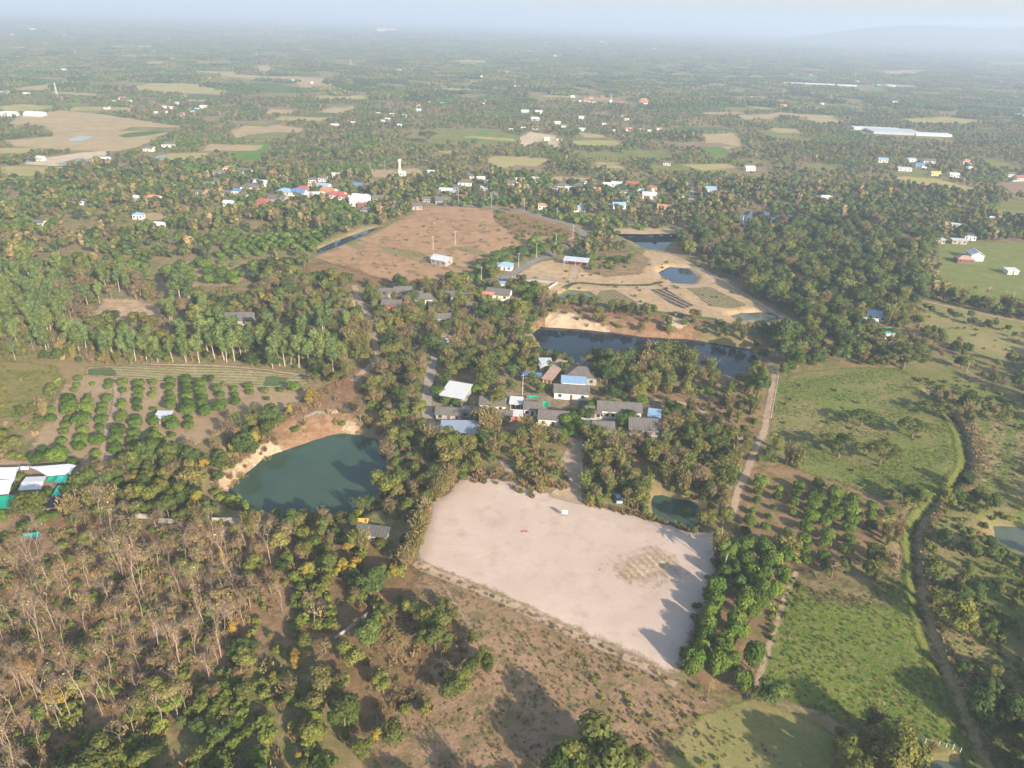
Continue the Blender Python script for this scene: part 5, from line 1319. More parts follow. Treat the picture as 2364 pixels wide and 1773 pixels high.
for (r0, z0), (r1, z1) in zip(prof[:-1], prof[1:]):
    for i in range(16):
        a, b = i * math.pi / 8, (i + 1) * math.pi / 8
        mb.quad((r0 * math.cos(a), r0 * math.sin(a), z0), (r0 * math.cos(b), r0 * math.sin(b), z0), (r1 * math.cos(b), r1 * math.sin(b), z1), (r1 * math.cos(a), r1 * math.sin(a), z1))
mb.build('tank', WL['w'], o); block(c[0], c[1], 3, 3, 9)
house(929, 397, 5, 4, 0, 2.8, 'gable', 'W', 'w', label='tiny white pump house at the foot of the water tower', name='pump_house', wins=2)
def lathe(prof, n=12, mi=0):
    mb = MB()
    for (r0, z0), (r1, z1) in zip(prof[:-1], prof[1:]):
        for i in range(n):
            a, b = i * 6.28318 / n, (i + 1) * 6.28318 / n
            mb.quad((r0 * math.cos(a), r0 * math.sin(a), z0), (r0 * math.cos(b), r0 * math.sin(b), z0), (r1 * math.cos(b), r1 * math.sin(b), z1), (r1 * math.cos(a), r1 * math.sin(a), z1), mi)
    return mb
c = at(1713, 524); o = empty('shrine_spire', (c[0], c[1], 0)); tag(o, 'slim white spire on a red base among the right-hand trees', 'spire'); o.scale = (.6, .6, .7)
lathe([(2.6, 0), (2.6, 2.2), (3.2, 2.4), (2.0, 3.4), (0.9, 3.5)], 8).build('base', RM['R'], o)
lathe([(1.0, 3.4), (1.15, 4.2), (.8, 5.6), (.5, 7.2), (.28, 10), (.02, 12.5)], 12).build('spire', WL['w'], o); block(c[0], c[1], 4, 4, 8)
c = at(1486, 240); o = empty('temple', (c[0], c[1], 0), R(-14)); tag(o, 'small white temple with stacked orange roofs on the plain', 'temple')
wall_mb('gable', 12, 7, 4, 3).build('wall', WL['w'], o); roof_mb('gable', 13, 8, 4, 3, .8).build('roof', RM['O'], o); roof_mb('gable', 8, 5, 6.2, 2.4, .6).build('upper_roof', RM['O'], o); block(c[0], c[1], 14, 9, 6)
for u, v, hh, lab in ((131, 218, 22, 'pale telecom mast at the far left'), (1411, 232, 16, 'slim pale tower in the far village'), (1034, 128, 26, 'thin pale tower on the plain'), (175, 129, 20, 'pale stub tower on the far left plain'), (810, 152, 20, 'slim white tower far behind the village'), (1973, 178, 20, 'thin mast among the far right houses')):
    c = at(u, v); o = empty('mast', (c[0], c[1], 0)); tag(o, lab, 'mast'); o.scale = (.6, .6, .75)
    for sx, sy in ((-1, -1), (1, -1), (1, 1), (-1, 1)):
        mb = MB(); mb.tube((sx * 1.6, sy * 1.6, 0), (sx * .5, sy * .5, hh), .3, .22, 4); mb.build('leg', M_post, o)
    mb = MB()
    for k in range(1, 7):
        z = hh * k / 7; r = 1.6 - 1.1 * k / 7; mb.chain([(-r, -r, z), (r, -r, z), (r, r, z), (-r, r, z), (-r, -r, z)], [.14] * 5, 4)
    mb.build('brace', M_post, o); block(c[0], c[1], 3, 3, 6)
c = at(1303, 1199); z = H(c[0], c[1]); o = empty('sign_board', (c[0], c[1], z), R(-8)); tag(o, 'small white sign board on two posts on the sandy lot', 'sign')
mb = MB(); mb.box(-.75, -.04, 1.0, .75, .04, 2.3); mb.build('board', WL['w'], o)
for s_ in (-.6, .6):
    mb = MB(); mb.box(s_ - .05, .04, -.3, s_ + .05, .12, 2.2); mb.build('post', M_steel, o)
mb = MB()
for i in range(26):
    r_ = random.Random(i); x, y, s_ = r_.gauss(0, .5), r_.gauss(0, .2), r_.uniform(.08, .2); mb.box(x - s_, y - s_ * .6, -.05, x + s_, y + s_ * .6, r_.uniform(.08, .25))
c = at(1211, 1233); o = mb.build('brick_pile', WL['r']); o.location = (c[0], c[1], H(c[0], c[1])); tag(o, 'little heap of reddish bricks on the sandy lot', 'bricks')
def car(u, v, rot, col, lab, kind='car', name='car'):
    c = at(u, v); z = H(c[0], c[1]) + .12; o = empty(name, (c[0], c[1], z), R(rot)); tag(o, lab, 'car' if kind == 'car' else 'truck')
    paint = flat_mat('car_paint', col, .25, .5, .03)
    if kind == 'car':
        prof = [(-2.1, .35), (-2.15, .8), (-1.9, 1.0), (-1.2, 1.05), (.9, 1.05), (1.9, .9), (2.15, .65), (2.15, .35)]; cab = [(-1.7, 1.04), (-1.2, 1.5), (.35, 1.5), (1.0, 1.04)]; W = .85
    else:
        prof = [(-2.6, .5), (-2.6, 1.05), (2.2, 1.05), (2.55, .85), (2.6, .5)]; cab = [(-.3, 1.04), (-.1, 1.75), (1.0, 1.75), (1.6, 1.04)]; W = .92
    mb = MB(); n = len(prof)
    mb.poly([(x, -W, q) for x, q in prof][::-1]); mb.poly([(x, W, q) for x, q in prof])
    for i in range(n):
        a, b = prof[i], prof[(i + 1) % n]; mb.quad((a[0], -W, a[1]), (b[0], -W, b[1]), (b[0], W, b[1]), (a[0], W, a[1]))
    mb.build('body', paint, o)
    g_ = MB(); w2 = W * .82; n = 4
    for i in range(3):
        a, b = cab[i], cab[i + 1]; ya = W * .95 if a[1] < 1.2 else w2; yb = W * .95 if b[1] < 1.2 else w2
        g_.quad((a[0], -ya, a[1]), (b[0], -yb, b[1]), (b[0], yb, b[1]), (a[0], ya, a[1]))
    for s_ in (-1, 1): g_.poly([(cab[0][0], s_ * W * .95, cab[0][1]), (cab[1][0], s_ * w2, cab[1][1]), (cab[2][0], s_ * w2, cab[2][1]), (cab[3][0], s_ * W * .95, cab[3][1])])
    g_.build('windows', M_glass, o)
    rf = MB(); rf.box(cab[1][0] - .02, -w2, cab[1][1] + .003, cab[2][0] + .02, w2, cab[1][1] + .06); rf.build('roof', paint, o)
    if kind != 'car':
        bd = MB(); bd.box(-2.55, -.9, 1.06, -.4, -.84, 1.45); bd.box(-2.55, .84, 1.06, -.4, .9, 1.45); bd.box(-2.6, -.9, 1.06, -2.52, .9, 1.45); bd.build('cargo_bed', paint, o)
    for x in (-1.35, 1.35):
        for s_ in (-1, 1):
            wl = MB(); wl.tube((x, s_ * (W - .16), .3), (x, s_ * (W + .04), .3), .33, .33, 10); wl.build('wheel', M_tyre, o)
    for s_ in (-1, 1):
        hl = MB(); hl.box(2.08, s_ * .6 - .15, .62, 2.2, s_ * .6 + .15, .78); hl.build('headlight', WL['w'], o)
    block(c[0], c[1], 2.5, 2.5, 3)
car(1426, 1159, 95, (0.33, 0.43, 0.52), 'small pale blue car parked in shade beside the sandy lot')
car(1311, 607, 20, (0.75, 0.74, 0.72), 'white pickup truck beside the open zinc-roofed shed', 'truck', 'pickup_truck')
car(35, 1176, 10, (0.72, 0.70, 0.66), 'pale pickup truck parked by the large green net', 'truck', 'pickup_truck')
car(1032, 790, 70, (0.75, 0.74, 0.72), 'white car on the grey road under the trees')
# ------------------------------------------------------------------ planting
PLANTS = []         # kind, x, y, scale, rotation, variant
RG = np.random.RandomState(11)
TALL = {}
def plant(kind, x, y, hgt_m):
    PLANTS.append((kind, x, y, hgt_m / GEN[kind][3], RG.uniform(0, 6.283), RG.randint(len(VAR[kind]))))
def crown(kind, u, v, rpx, unit_r, zf=0.9, tall=1.0):
    """a tree whose crown is centred at a place in the photograph, with a crown radius in its pixels"""
    c = at(u, v, 1.5); r = rpx / pxpm(c[0], c[1]); c = at(u, v, r * zf * tall)
    s = r / unit_r
    if tall != 1: TALL[len(PLANTS)] = tall
    PLANTS.append((kind, c[0], c[1], s, RG.uniform(0, 6.283), RG.randint(len(VAR[kind]))))
def foot(kind, u, v, hm):
    c = at(u, v); plant(kind, c[0], c[1], hm)
def rows(txt, ox, oy, sc, kind='mango_tree', unit_r=2.15, k=1.0, tall=1.0):
    for it in txt.split():
        a = [float(q) for q in it.split(',')]
        crown(kind, ox + a[0] / sc, oy + a[1] / sc, a[2] / sc * k, unit_r, tall=tall)
rows('430,985,40 430,1055,50 665,710,35 655,765,30 630,810,30 590,900,66 585,965,72 575,1060,35 570,1110,45 545,1165,40 520,1245,45 355,1320,45 320,1390,70 490,1360,90 785,755,25 745,860,30 745,905,45 735,965,55 700,1060,78 700,1150,50 690,1230,60 675,1285,55 '
     '930,740,35 915,780,35 910,880,50 880,945,40 870,995,45 865,1070,50 855,1140,40 825,1235,65 815,1355,45 1050,750,45 1045,820,35 1035,910,35 1030,950,40 1030,1045,55 1010,1160,70 990,1240,65 985,1310,65 '
     '1180,760,50 1180,810,45 1185,870,40 1170,915,45 1175,970,40 1165,1050,45 1160,1095,55 1150,1190,55 1140,1250,55 1150,1300,65 1305,745,35 1310,805,25 1300,855,35 1305,975,30 1305,1030,35 1310,1080,50 1310,1160,40 1315,1230,75 1380,1240,45 '
     '1450,725,40 1445,785,50 1445,840,35 1450,890,50 1445,940,60 1450,1070,55 1465,1110,65 1465,1195,35 1580,715,50 1580,770,45 1590,820,50 1595,870,50 1600,920,55 1605,980,70 1610,1055,35 1605,1115,45 1710,750,55 1710,810,50 1715,880,50 1720,920,55 1745,995,60 '
     '1850,800,45 1880,850,40 1870,950,65 1995,800,35 2000,850,35 2005,910,45 2120,775,40 2130,830,35 880,1550,90 780,1560,60 970,1490,55 1020,1580,50 820,1440,45 980,1410,40 1140,1440,60', 0, 680, 3.687, k=.95)
rows('330,780,55 80,810,35 215,810,30 100,885,25', 590, 680, 3.687)
rows('145,30,45 125,85,28 115,138,28 90,195,25 75,245,42 55,305,32 155,348,18 240,70,25 230,115,30 210,175,20 185,225,25 170,280,30 295,315,28 270,375,35 360,50,35 340,95,32 330,145,32 315,200,30 470,40,35 450,110,48 450,170,45 425,225,45 405,285,40 385,345,38 385,405,45 400,470,35 '
     '570,90,50 560,150,45 545,215,50 505,265,35 520,320,45 505,375,38 500,450,38 520,520,38 665,130,45 655,190,48 650,240,45 645,295,40 635,355,38 620,410,35 625,480,30 780,165,35 765,215,35 770,280,35 880,200,30', 1700, 1100, 2.466, k=.98)
rows('1100,420,40 1060,470,42 1040,545,42 1000,640,55 985,710,45 970,770,45 950,850,50 930,910,50 910,970,45 880,1040,58 860,1080,45 1160,400,45 1165,480,50 1175,680,50 1160,740,55 1110,820,55 1090,880,50 1050,930,50 1040,990,55 1000,1060,60 1080,1050,50 1200,560,50 1220,600,50 1270,420,50 1280,500,50 '
     '1260,560,50 1250,640,50 1230,700,50 1290,660,45 1330,480,45 1380,440,45 1370,560,45 1330,640,40 1210,1020,60 1155,1160,50 1120,460,45 1110,540,42 1130,610,40 1200,780,45 1150,880,40', 1250, 1100, 2.465, k=1.0, tall=1.75)
rows('1080,905,35 1135,885,25 1175,860,30 1130,942,30 1200,950,35 1170,910,40 1215,890,30 1245,875,25 1245,925,30 1285,850,30 1330,870,45 1265,965,22 1345,915,35 1390,890,25 1345,965,45 1420,975,35 1375,945,30 1435,915,40 1440,855,30 1505,930,35 1505,878,18 1545,905,22 1490,960,35 1520,975,35 1575,885,18 1230,995,18 1565,935,25 1050,935,28 1080,970,22 2050,950,45', 0, 300, 2.807)
for u, v, r in ((48,1098,9),(34,1125,10),(62,1152,14),(66,1167,10),(110,1137,11),(155,1133,14),(158,1114,9),(10,1190,14),(55,1212,14),(100,1195,14),(125,1190,10),(170,1066,12)):
    crown('mango_tree', u, v, r, 2.15)
# remarkable single plants (foot in the photograph)
for u, v, hm in ((313,832,13),(339,835,14),(174,807,12),(200,812,12),(235,818,12),(262,822,13),(288,826,13),(365,836,12),(496,830,14),(518,833,15),(542,835,14),(559,830,14),(580,832,13),(612,826,14),(646,843,14),(658,845,14),(690,848,15),(715,852,13),(738,856,16),(769,856,13),(790,850,12),(100,770,13),(60,740,13),(30,720,13),(80,715,12),(120,700,12),(20,690,12),(110,735,12),(400,835,11),(430,836,12),(460,838,13)):
    foot('eucalyptus_tree', u, v, hm)
for u, v, s in ((1935,1055,7.5),(2030,1068,7),(2105,1010,6.5),(2085,850,10),(1985,985,6),(2160,960,6),(1910,770,9),(1960,660,9),(1850,610,9),(2050,800,8),(1700,590,9),(640,640,10),(990,330,13)):
    foot('rain_tree', u, v, s)
for u, v, hm in ((1010,1157,7),(1022,1142,7),(1032,1133,7.5),(1043,1120,6.5),(985,1203,7),(980,1215,7),(974,1228,6.5),(970,1245,6.5),(966,1262,7),(958,1285,6.5),(947,1300,6),(935,1312,6),(955,1270,6),(840,1280,7.5),(232,1190,9),(220,1185,8),(168,1203,8),(180,1205,7),(462,1212,7),(576,1240,8),(592,1230,7),(800,800,9),(820,790,9),(828,770,9),(835,800,8),(812,815,9),(842,820,8),(850,780,9),(795,850,8),(760,880,7),(1130,985,9),(1120,1010,9),(1145,1000,8),(1110,995,9),(1150,1040,8),(1135,1055,7),(1215,1010,8),(1235,1030,8),(1250,1020,7),(1205,1040,7),(1420,860,8),(1500,860,9),(1490,830,8),(1520,870,8),(1508,905,8),(1280,700,6),(1310,704,6),(1340,706,7),(1372,708,6),(1410,722,7)):
    foot('bamboo_clump', u, v, hm)
for u, v, hm in ((1455,835,7),(1470,840,6),(1570,870,6),(1590,880,7)):
    foot('green_bamboo_clump', u, v, hm)
for u, v, k, hm in ((1500,842,'bamboo_clump',10.8),(1520,846,'broadleaf_tree',10.8),(1540,846,'green_bamboo_clump',10.8),(1558,846,'evergreen_tree',10.8),(1575,852,'broadleaf_tree',11.5),(1592,858,'green_bamboo_clump',9.5),(1510,870,'broadleaf_tree',8),(1535,875,'dry_tree',8),(1487,862,'bamboo_clump',8.5),(1600,880,'broadleaf_tree',7)):
    foot(k, u, v, hm)
for u, v in ((1385,880),(1400,890),(1420,870),(1440,850),(1400,850),(1375,840)):
    foot('evergreen_tree', u, v, 8.5)
for u, v, hm in ((330,1125,5),(318,1120,4.5),(720,925,5.5),(715,940,4.5),(670,960,5),(635,960,4.5),(540,1475,5),(575,1490,3.5),(700,1185,4),(730,1178,4),(745,1165,3),(790,1330,5.5),(820,1320,5),(760,1300,5),(710,1330,4.5),(160,800,7),(145,808,6),(610,705,7),(625,710,7),(920,760,6),(1920,560,8),(1780,540,8),(690,1760,3),(250,1730,3.5),(180,1740,3),(1590,1170,4),(1395,1080,5),(1410,1060,4.5)):
    foot('autumn_tree', u, v, hm)
foot('palm_tree', 1668, 1326, 9.0)
for u, v in ((2243,690),(2275,698),(1880,720),(2230,860),(1420,890),(1230,885),(1268,870),(650,470),(2140,560),(2130,600),(2125,640),(2145,520),(2135,545)):
    foot('palm_tree', u, v, 6.5)
for u, v, hm in ((1690,1365,3.4),(1700,1330,3.2),(1755,1380,3.2),(1740,1420,3),(1780,1410,2.8),(1840,1300,2.4),(2050,1205,3.2),(2042,1215,3),(1055,955,3),(1045,960,3),(1062,958,3),(1040,950,2.8),(1160,968,3),(1172,972,3),(1182,970,3),(1167,978,3),(1195,972,2.8),(133,890,3.2),(138,885,3),(1310,890,3),(1447,895,3.2),(1230,840,3),(1285,830,3),(868,845,3),(925,835,3)):
    foot('banana_plant', u, v, hm)
for u, v, hm in ((915,1535,8.5),(1635,1610,5.5),(1340,858,6)):
    foot('bare_tree', u, v, hm)
for u, v, k, hm in ((1385,1790,'broadleaf_tree',12),(1415,1790,'broadleaf_tree',9),(1345,1805,'broadleaf_tree',9),(1300,1810,'evergreen_tree',8),(1440,1775,'broadleaf_tree',5),(1480,1770,'broadleaf_tree',4.5),(1030,1410,'broadleaf_tree',3.5),(1045,1430,'broadleaf_tree',3),(920,1400,'broadleaf_tree',3),
        (990,1450,'broadleaf_tree',6),(1015,1465,'broadleaf_tree',6.5),(1005,1500,'broadleaf_tree',6),(1030,1490,'broadleaf_tree',5),(980,1490,'broadleaf_tree',5),(955,1430,'broadleaf_tree',5),(970,1440,'broadleaf_tree',5.5),(1090,1490,'broadleaf_tree',3.5),(1085,1560,'broadleaf_tree',5),(1110,1545,'broadleaf_tree',5),(1125,1555,'broadleaf_tree',4.5),(1060,1590,'broadleaf_tree',5),(1045,1615,'broadleaf_tree',5.5),
        (885,1600,'broadleaf_tree',6),(800,1590,'broadleaf_tree',4),(980,1650,'broadleaf_tree',3),(940,1640,'shrub',2),(910,1720,'broadleaf_tree',6),(870,1715,'autumn_tree',4),(855,1375,'evergreen_tree',7),(870,1365,'evergreen_tree',6.5),(1065,1110,'mango_tree',3.5),
        (1455,1130,'broadleaf_tree',7),(1470,1175,'broadleaf_tree',7),(1462,1150,'broadleaf_tree',7.5),(1450,1170,'broadleaf_tree',6),(1320,1010,'mango_tree',5),(1337,1000,'mango_tree',5.5),(1308,985,'mango_tree',5.5),(1324,975,'mango_tree',6),(1300,975,'mango_tree',5),(1365,950,'mango_tree',5),(1378,945,'mango_tree',4.8),(1350,960,'mango_tree',4.5),(1440,985,'mango_tree',5.5),(1450,975,'mango_tree',5.5),(1410,953,'mango_tree',3.6),
        (1362,1020,'broadleaf_tree',7),(1378,1030,'broadleaf_tree',7.5),(1390,1040,'broadleaf_tree',6),(1295,1015,'mango_tree',4.5),(1030,935,'mango_tree',3.8),(1050,940,'mango_tree',3.8),(1095,910,'mango_tree',4.6),(1110,905,'mango_tree',5),(1125,935,'mango_tree',4.5),(1145,945,'broadleaf_tree',7),(1010,1050,'broadleaf_tree',8.5),(1030,1065,'broadleaf_tree',9),(1045,1040,'broadleaf_tree',8),(995,1060,'broadleaf_tree',7)):
    foot(k, u, v, hm)

# zones: photograph outline on the ground, share of planting places used, spacing, mix
def mixd(t):
    d = [q.split(':') for q in t.split()]; w_ = np.array([float(b) for a, b in d]); return [a for a, b in d], w_ / w_.sum()
ZONES = [
 ('teak', [(-80,1225),(120,1200),(260,1212),(430,1222),(560,1250),(640,1300),(660,1360),(620,1430),(540,1520),(470,1640),(340,1720),(200,1740),(140,1850),(-80,1850)], .95, 2.7, 'teak_tree:.46 shrub:.16 dry_bush:.20 broadleaf_tree:.06 dry_tree:.10 autumn_tree:.02'),
 ('teakunder', [(-80,1225),(120,1200),(260,1212),(430,1222),(560,1250),(640,1300),(660,1360),(620,1430),(540,1520),(470,1640),(340,1720),(200,1740),(140,1850),(-80,1850)], .75, 1.9, 'shrub:.32 dry_bush:.68'),
 ('thickunder', [(540,1520),(620,1430),(690,1475),(770,1490),(840,1500),(900,1420),(960,1330),(880,1255),(690,1200),(640,1300),(660,1360),(560,1480),(440,1620),(150,1560),(60,1640),(100,1850),(830,1850),(820,1690),(760,1600)], .5, 2.1, 'shrub:.66 dry_bush:.34'),
 ('weedy', [(2130,1190),(2250,1160),(2420,1210),(2420,1850),(2290,1850),(2240,1700),(2160,1480),(2130,1380)], .7, 1.9, 'shrub:.8 dry_bush:.2'),
 ('eastunder', [(1345,1010),(1490,1005),(1640,950),(1740,1060),(1690,1190),(1618,1215),(1622,1165),(1510,1135),(1490,1185),(1350,1168)], .5, 2.1, 'shrub:.5 dry_bush:.5'),
 ('pondunder', [(835,870),(965,850),(985,1000),(1000,1090),(960,1230),(850,1180),(890,1110),(890,1030),(835,960)], .5, 2.1, 'shrub:.5 dry_bush:.5'),
 ('westunder', [(330,1080),(470,1050),(640,960),(640,990),(560,1050),(500,1110),(520,1150),(700,1200),(560,1212),(330,1200),(250,1180)], .5, 2.1, 'shrub:.45 dry_bush:.55'),
 ('teak2', [(640,1360),(790,1370),(820,1420),(760,1470),(690,1470),(640,1430)], .6, 3.0, 'teak_tree:.4 shrub:.25 dry_bush:.25 broadleaf_tree:.1'),
 ('thick', [(540,1520),(620,1430),(690,1475),(770,1490),(840,1500),(800,1570),(760,1600),(820,1690),(850,1760),(830,1850),(160,1850),(200,1740),(340,1720),(470,1640)], .78, 3.1, 'broadleaf_tree:.40 evergreen_tree:.18 shrub:.2 dry_tree:.12 dry_bush:.08 autumn_tree:.02'),
 ('colour', [(560,1215),(690,1200),(780,1215),(880,1255),(965,1330),(900,1370),(830,1420),(790,1370),(660,1360),(640,1300)], .62, 3.3, 'broadleaf_tree:.35 evergreen_tree:.12 autumn_tree:.13 dry_tree:.12 shrub:.18 dry_bush:.1'),
 ('pondwest', [(330,1080),(470,1050),(520,1020),(600,970),(640,990),(560,1050),(500,1110),(520,1150),(700,1200),(840,1180),(880,1250),(700,1215),(560,1212),(330,1200),(250,1180),(300,1110)], .8, 3.1, 'broadleaf_tree:.3 evergreen_tree:.22 dry_tree:.2 shrub:.12 dry_bush:.12 autumn_tree:.04'),
 ('pondeast', [(835,870),(900,850),(965,850),(985,900),(985,1000),(1000,1090),(1050,1100),(1000,1160),(960,1230),(890,1250),(850,1180),(890,1110),(890,1030),(835,960)], .85, 3.0, 'broadleaf_tree:.33 evergreen_tree:.15 dry_tree:.3 shrub:.1 dry_bush:.12'),
 ('brushheap', [(1195,1040),(1285,1035),(1300,1062),(1295,1115),(1262,1142),(1200,1120)], .75, 1.8, 'dry_bush:.8 shrub:.2'),
 ('south', [(985,1010),(1100,1000),(1240,1000),(1250,1030),(1190,1045),(1180,1112),(1140,1102),(1060,1098)], .72, 2.9, 'broadleaf_tree:.38 evergreen_tree:.12 bamboo_clump:.1 dry_tree:.14 dry_bush:.26'),
 ('east', [(1345,1010),(1470,1045),(1490,1005),(1560,960),(1640,950),(1740,1060),(1715,1110),(1690,1190),(1650,1232),(1618,1215),(1622,1165),(1510,1135),(1490,1185),(1440,1185),(1350,1168),(1345,1100)], .85, 3.0, 'broadleaf_tree:.30 evergreen_tree:.08 green_bamboo_clump:.22 bamboo_clump:.09 dry_tree:.21 dry_bush:.1'),
 ('brush', [(1430,815),(1600,835),(1660,865),(1750,860),(1775,900),(1760,1000),(1700,1000),(1640,960),(1560,940),(1480,935),(1400,870)], .6, 3.2, 'broadleaf_tree:.28 evergreen_tree:.1 green_bamboo_clump:.14 bamboo_clump:.05 dry_tree:.18 dry_bush:.16 shrub:.1'),
 ('village', [(985,830),(1200,800),(1400,830),(1540,930),(1530,990),(1350,1030),(1000,1010)], .32, 3.4, 'broadleaf_tree:.5 mango_tree:.3 evergreen_tree:.2'),
 ('center', [(810,700),(1000,700),(1240,720),(1230,790),(1350,840),(1200,880),(1000,860),(830,870),(760,880),(790,780)], .8, 3.2, 'broadleaf_tree:.34 evergreen_tree:.12 bamboo_clump:.18 green_bamboo_clump:.15 dry_tree:.15 shrub:.06'),
 ('clearring', [(120,690),(240,665),(420,680),(470,720),(470,790),(390,812),(335,800),(372,740),(390,712),(300,692),(235,692),(206,735),(300,785),(300,805),(150,790)], .7, 3.4, 'dry_tree:.7 eucalyptus_tree:.12 broadleaf_tree:.18'),
 ('eucaunder', [(150,805),(400,820),(560,760),(800,740),(800,862),(460,845),(170,832)], .7, 2.6, 'shrub:.45 evergreen_tree:.3 dry_bush:.25'),
 ('eucawood', [(160,818),(385,828),(450,795),(560,745),(800,720),(800,860),(460,842),(180,834)], .62, 3.8, 'eucalyptus_tree:.42 broadleaf_tree:.25 evergreen_tree:.12 bamboo_clump:.08 dry_tree:.07 shrub:.06'),
 ('leftwood', [(-80,640),(150,640),(180,745),(160,830),(-80,830)], .8, 3.6, 'eucalyptus_tree:.5 broadleaf_tree:.25 dry_tree:.15 bamboo_clump:.1'),
 ('leftedge', [(-80,960),(60,960),(110,1000),(60,1060),(-80,1060)], .7, 2.8, 'shrub:.5 broadleaf_tree:.3 dry_bush:.2'),
 ('rightwood', [(1480,530),(1700,520),(2100,520),(2130,700),(2000,780),(1990,850),(1850,860),(1760,850),(1740,800),(1860,755),(1740,690),(1600,600)], .95, 4.5, 'evergreen_tree:.46 broadleaf_tree:.40 dry_tree:.08 green_bamboo_clump:.04 bamboo_clump:.02'),
 ('righthedge', [(1990,780),(2110,760),(2200,800),(2330,850),(2420,880),(2420,930),(2250,880),(2160,830),(2080,850)], .5, 3.4, 'broadleaf_tree:.5 evergreen_tree:.2 dry_tree:.2 shrub:.1'),
 ('rightscrub', [(2120,1180),(2240,1150),(2300,1190),(2420,1210),(2420,1300),(2300,1270),(2420,1300),(2420,1560),(2330,1540),(2240,1480),(2190,1440),(2150,1380),(2145,1300)], .5, 2.6, 'shrub:.55 evergreen_tree:.16 broadleaf_tree:.17 dry_bush:.12'),
 ('rightlow', [(2190,1440),(2330,1540),(2420,1580),(2420,1850),(2290,1850),(2260,1720),(2220,1600)], .4, 2.6, 'shrub:.55 broadleaf_tree:.25 evergreen_tree:.1 dry_bush:.1'),
 ('corner', [(2230,1640),(2420,1640),(2420,1850),(2280,1850)], .8, 3.0, 'broadleaf_tree:.6 evergreen_tree:.4'),
 ('bottomtree', [(1890,1690),(2060,1720),(2080,1850),(1880,1850)], .95, 2.8, 'broadleaf_tree:.9 evergreen_tree:.1'),
 ('bottomtree2', [(1200,1800),(1500,1790),(1500,1900),(1200,1900)], .8, 3.0, 'broadleaf_tree:.5 evergreen_tree:.5'),
 ('grovelow', [(1560,1570),(1650,1590),(1740,1610),(1700,1640),(1600,1620)], .4, 2.4, 'shrub:.6 dry_bush:.4'),
 ('bank', [(590,1050),(700,935),(805,893),(835,1000),(720,1015)], .22, 2.2, 'dry_bush:.75 shrub:.25'),
 ('quarrybank', [(1230,750),(1280,705),(1640,735),(1660,790),(1480,778),(1260,758)], .45, 2.8, 'dry_bush:.35 shrub:.3 broadleaf_tree:.35'),
 ('midorch', [(1140,592),(1200,570),(1290,555),(1330,560),(1260,592),(1180,625),(1150,645),(1050,668),(1020,655),(1090,628)], .95, 3.6, 'mango_tree:1'),
 ('midorch2', [(1080,672),(1150,645),(1250,660),(1290,668),(1240,705),(1100,705)], .85, 3.6, 'mango_tree:.7 broadleaf_tree:.3'),
 ('gardenrow', [(1350,600),(1470,590),(1440,625),(1350,628)], .7, 3.4, 'mango_tree:.7 shrub:.3'),
]
DEFMIX = {'near': mixd('broadleaf_tree:.38 evergreen_tree:.15 bamboo_clump:.17 green_bamboo_clump:.1 dry_tree:.14 shrub:.06')}
HR = {'mango_tree': (3.2, 5.0), 'broadleaf_tree': (4.2, 7.6), 'evergreen_tree': (4.2, 7.2), 'dry_tree': (4.5, 7.5), 'bamboo_clump': (5.0, 8.5), 'green_bamboo_clump': (4.8, 7.8), 'teak_tree': (7.5, 12.5), 'eucalyptus_tree': (9.5, 14.5), 'rain_tree': (7, 9),
      'shrub': (1.0, 2.4), 'dry_bush': (.8, 1.9), 'autumn_tree': (3.5, 6), 'banana_plant': (2.5, 3.5), 'palm_tree': (6, 9), 'grass_tuft': (.4, .8), 'straw_tuft': (.5, 1.1), 'bare_tree': (5, 8)}

def blocked(x, y, extra=0.0):
    b = np.zeros(x.shape, bool)
    for nm, wz, bw, ck, pw in PONDW:
        bb = (x > pw[:, 0].min() - 8) & (x < pw[:, 0].max() + 8) & (y > pw[:, 1].min() - 8) & (y < pw[:, 1].max() + 8)
        if bb.any():
            t = np.zeros(x.shape, bool); t[bb] = sdist(pw, x[bb], y[bb]) > -1.0; b |= t
    for pts, hw in RIBBONS:
        bb = (x > pts[:, 0].min() - 8) & (x < pts[:, 0].max() + 8) & (y > pts[:, 1].min() - 8) & (y < pts[:, 1].max() + 8)
        if bb.any():
            t = np.zeros(x.shape, bool); t[bb] = seg_dist(pts, x[bb], y[bb], False) < hw + extra; b |= t
    for (hx, hy, a, bb_, cl) in BLOCK:
        d = math.hypot(hx, hy); ex, ey = hx / d, hy / d
        f = (x - hx) * ex + (y - hy) * ey; l = (x - hx) * ey - (y - hy) * ex
        b |= (np.abs(l) < a + extra) & (f > -bb_ - cl) & (f < bb_ + extra)
    return b
POND_VIEW = [[(1225,760),(1480,780),(1475,850),(1330,838),(1240,835)], [(1600,790),(1745,810),(1735,880),(1680,880),(1610,850)], [(1498,1140),(1620,1160),(1625,1200),(1600,1240),(1530,1215),(1500,1190)],
    [(1415,540),(1575,535),(1550,590),(1480,590)], [(1285,672),(1375,680),(1375,705),(1290,705)], [(520,1080),(600,1060),(880,1000),(880,1130),(760,1200),(600,1172),(520,1140)], [(725,570),(880,525),(845,550),(735,595)], [(2285,1205),(2450,1215),(2450,1310),(2300,1280)], [(60,1060),(200,1062),(195,1185),(60,1195)], [(350,600),(585,605),(585,690),(350,690)], [(470,1110),(560,1125),(640,1160),(700,1190),(640,1225),(520,1195),(465,1150)], [(1500,1180),(1620,1200),(1615,1245),(1520,1225)], [(765,1440),(845,1405),(862,1440),(795,1505),(765,1495)], [(1530,1540),(1590,1450),(1640,1340),(1680,1350),(1640,1500),(1600,1610),(1540,1600)]]
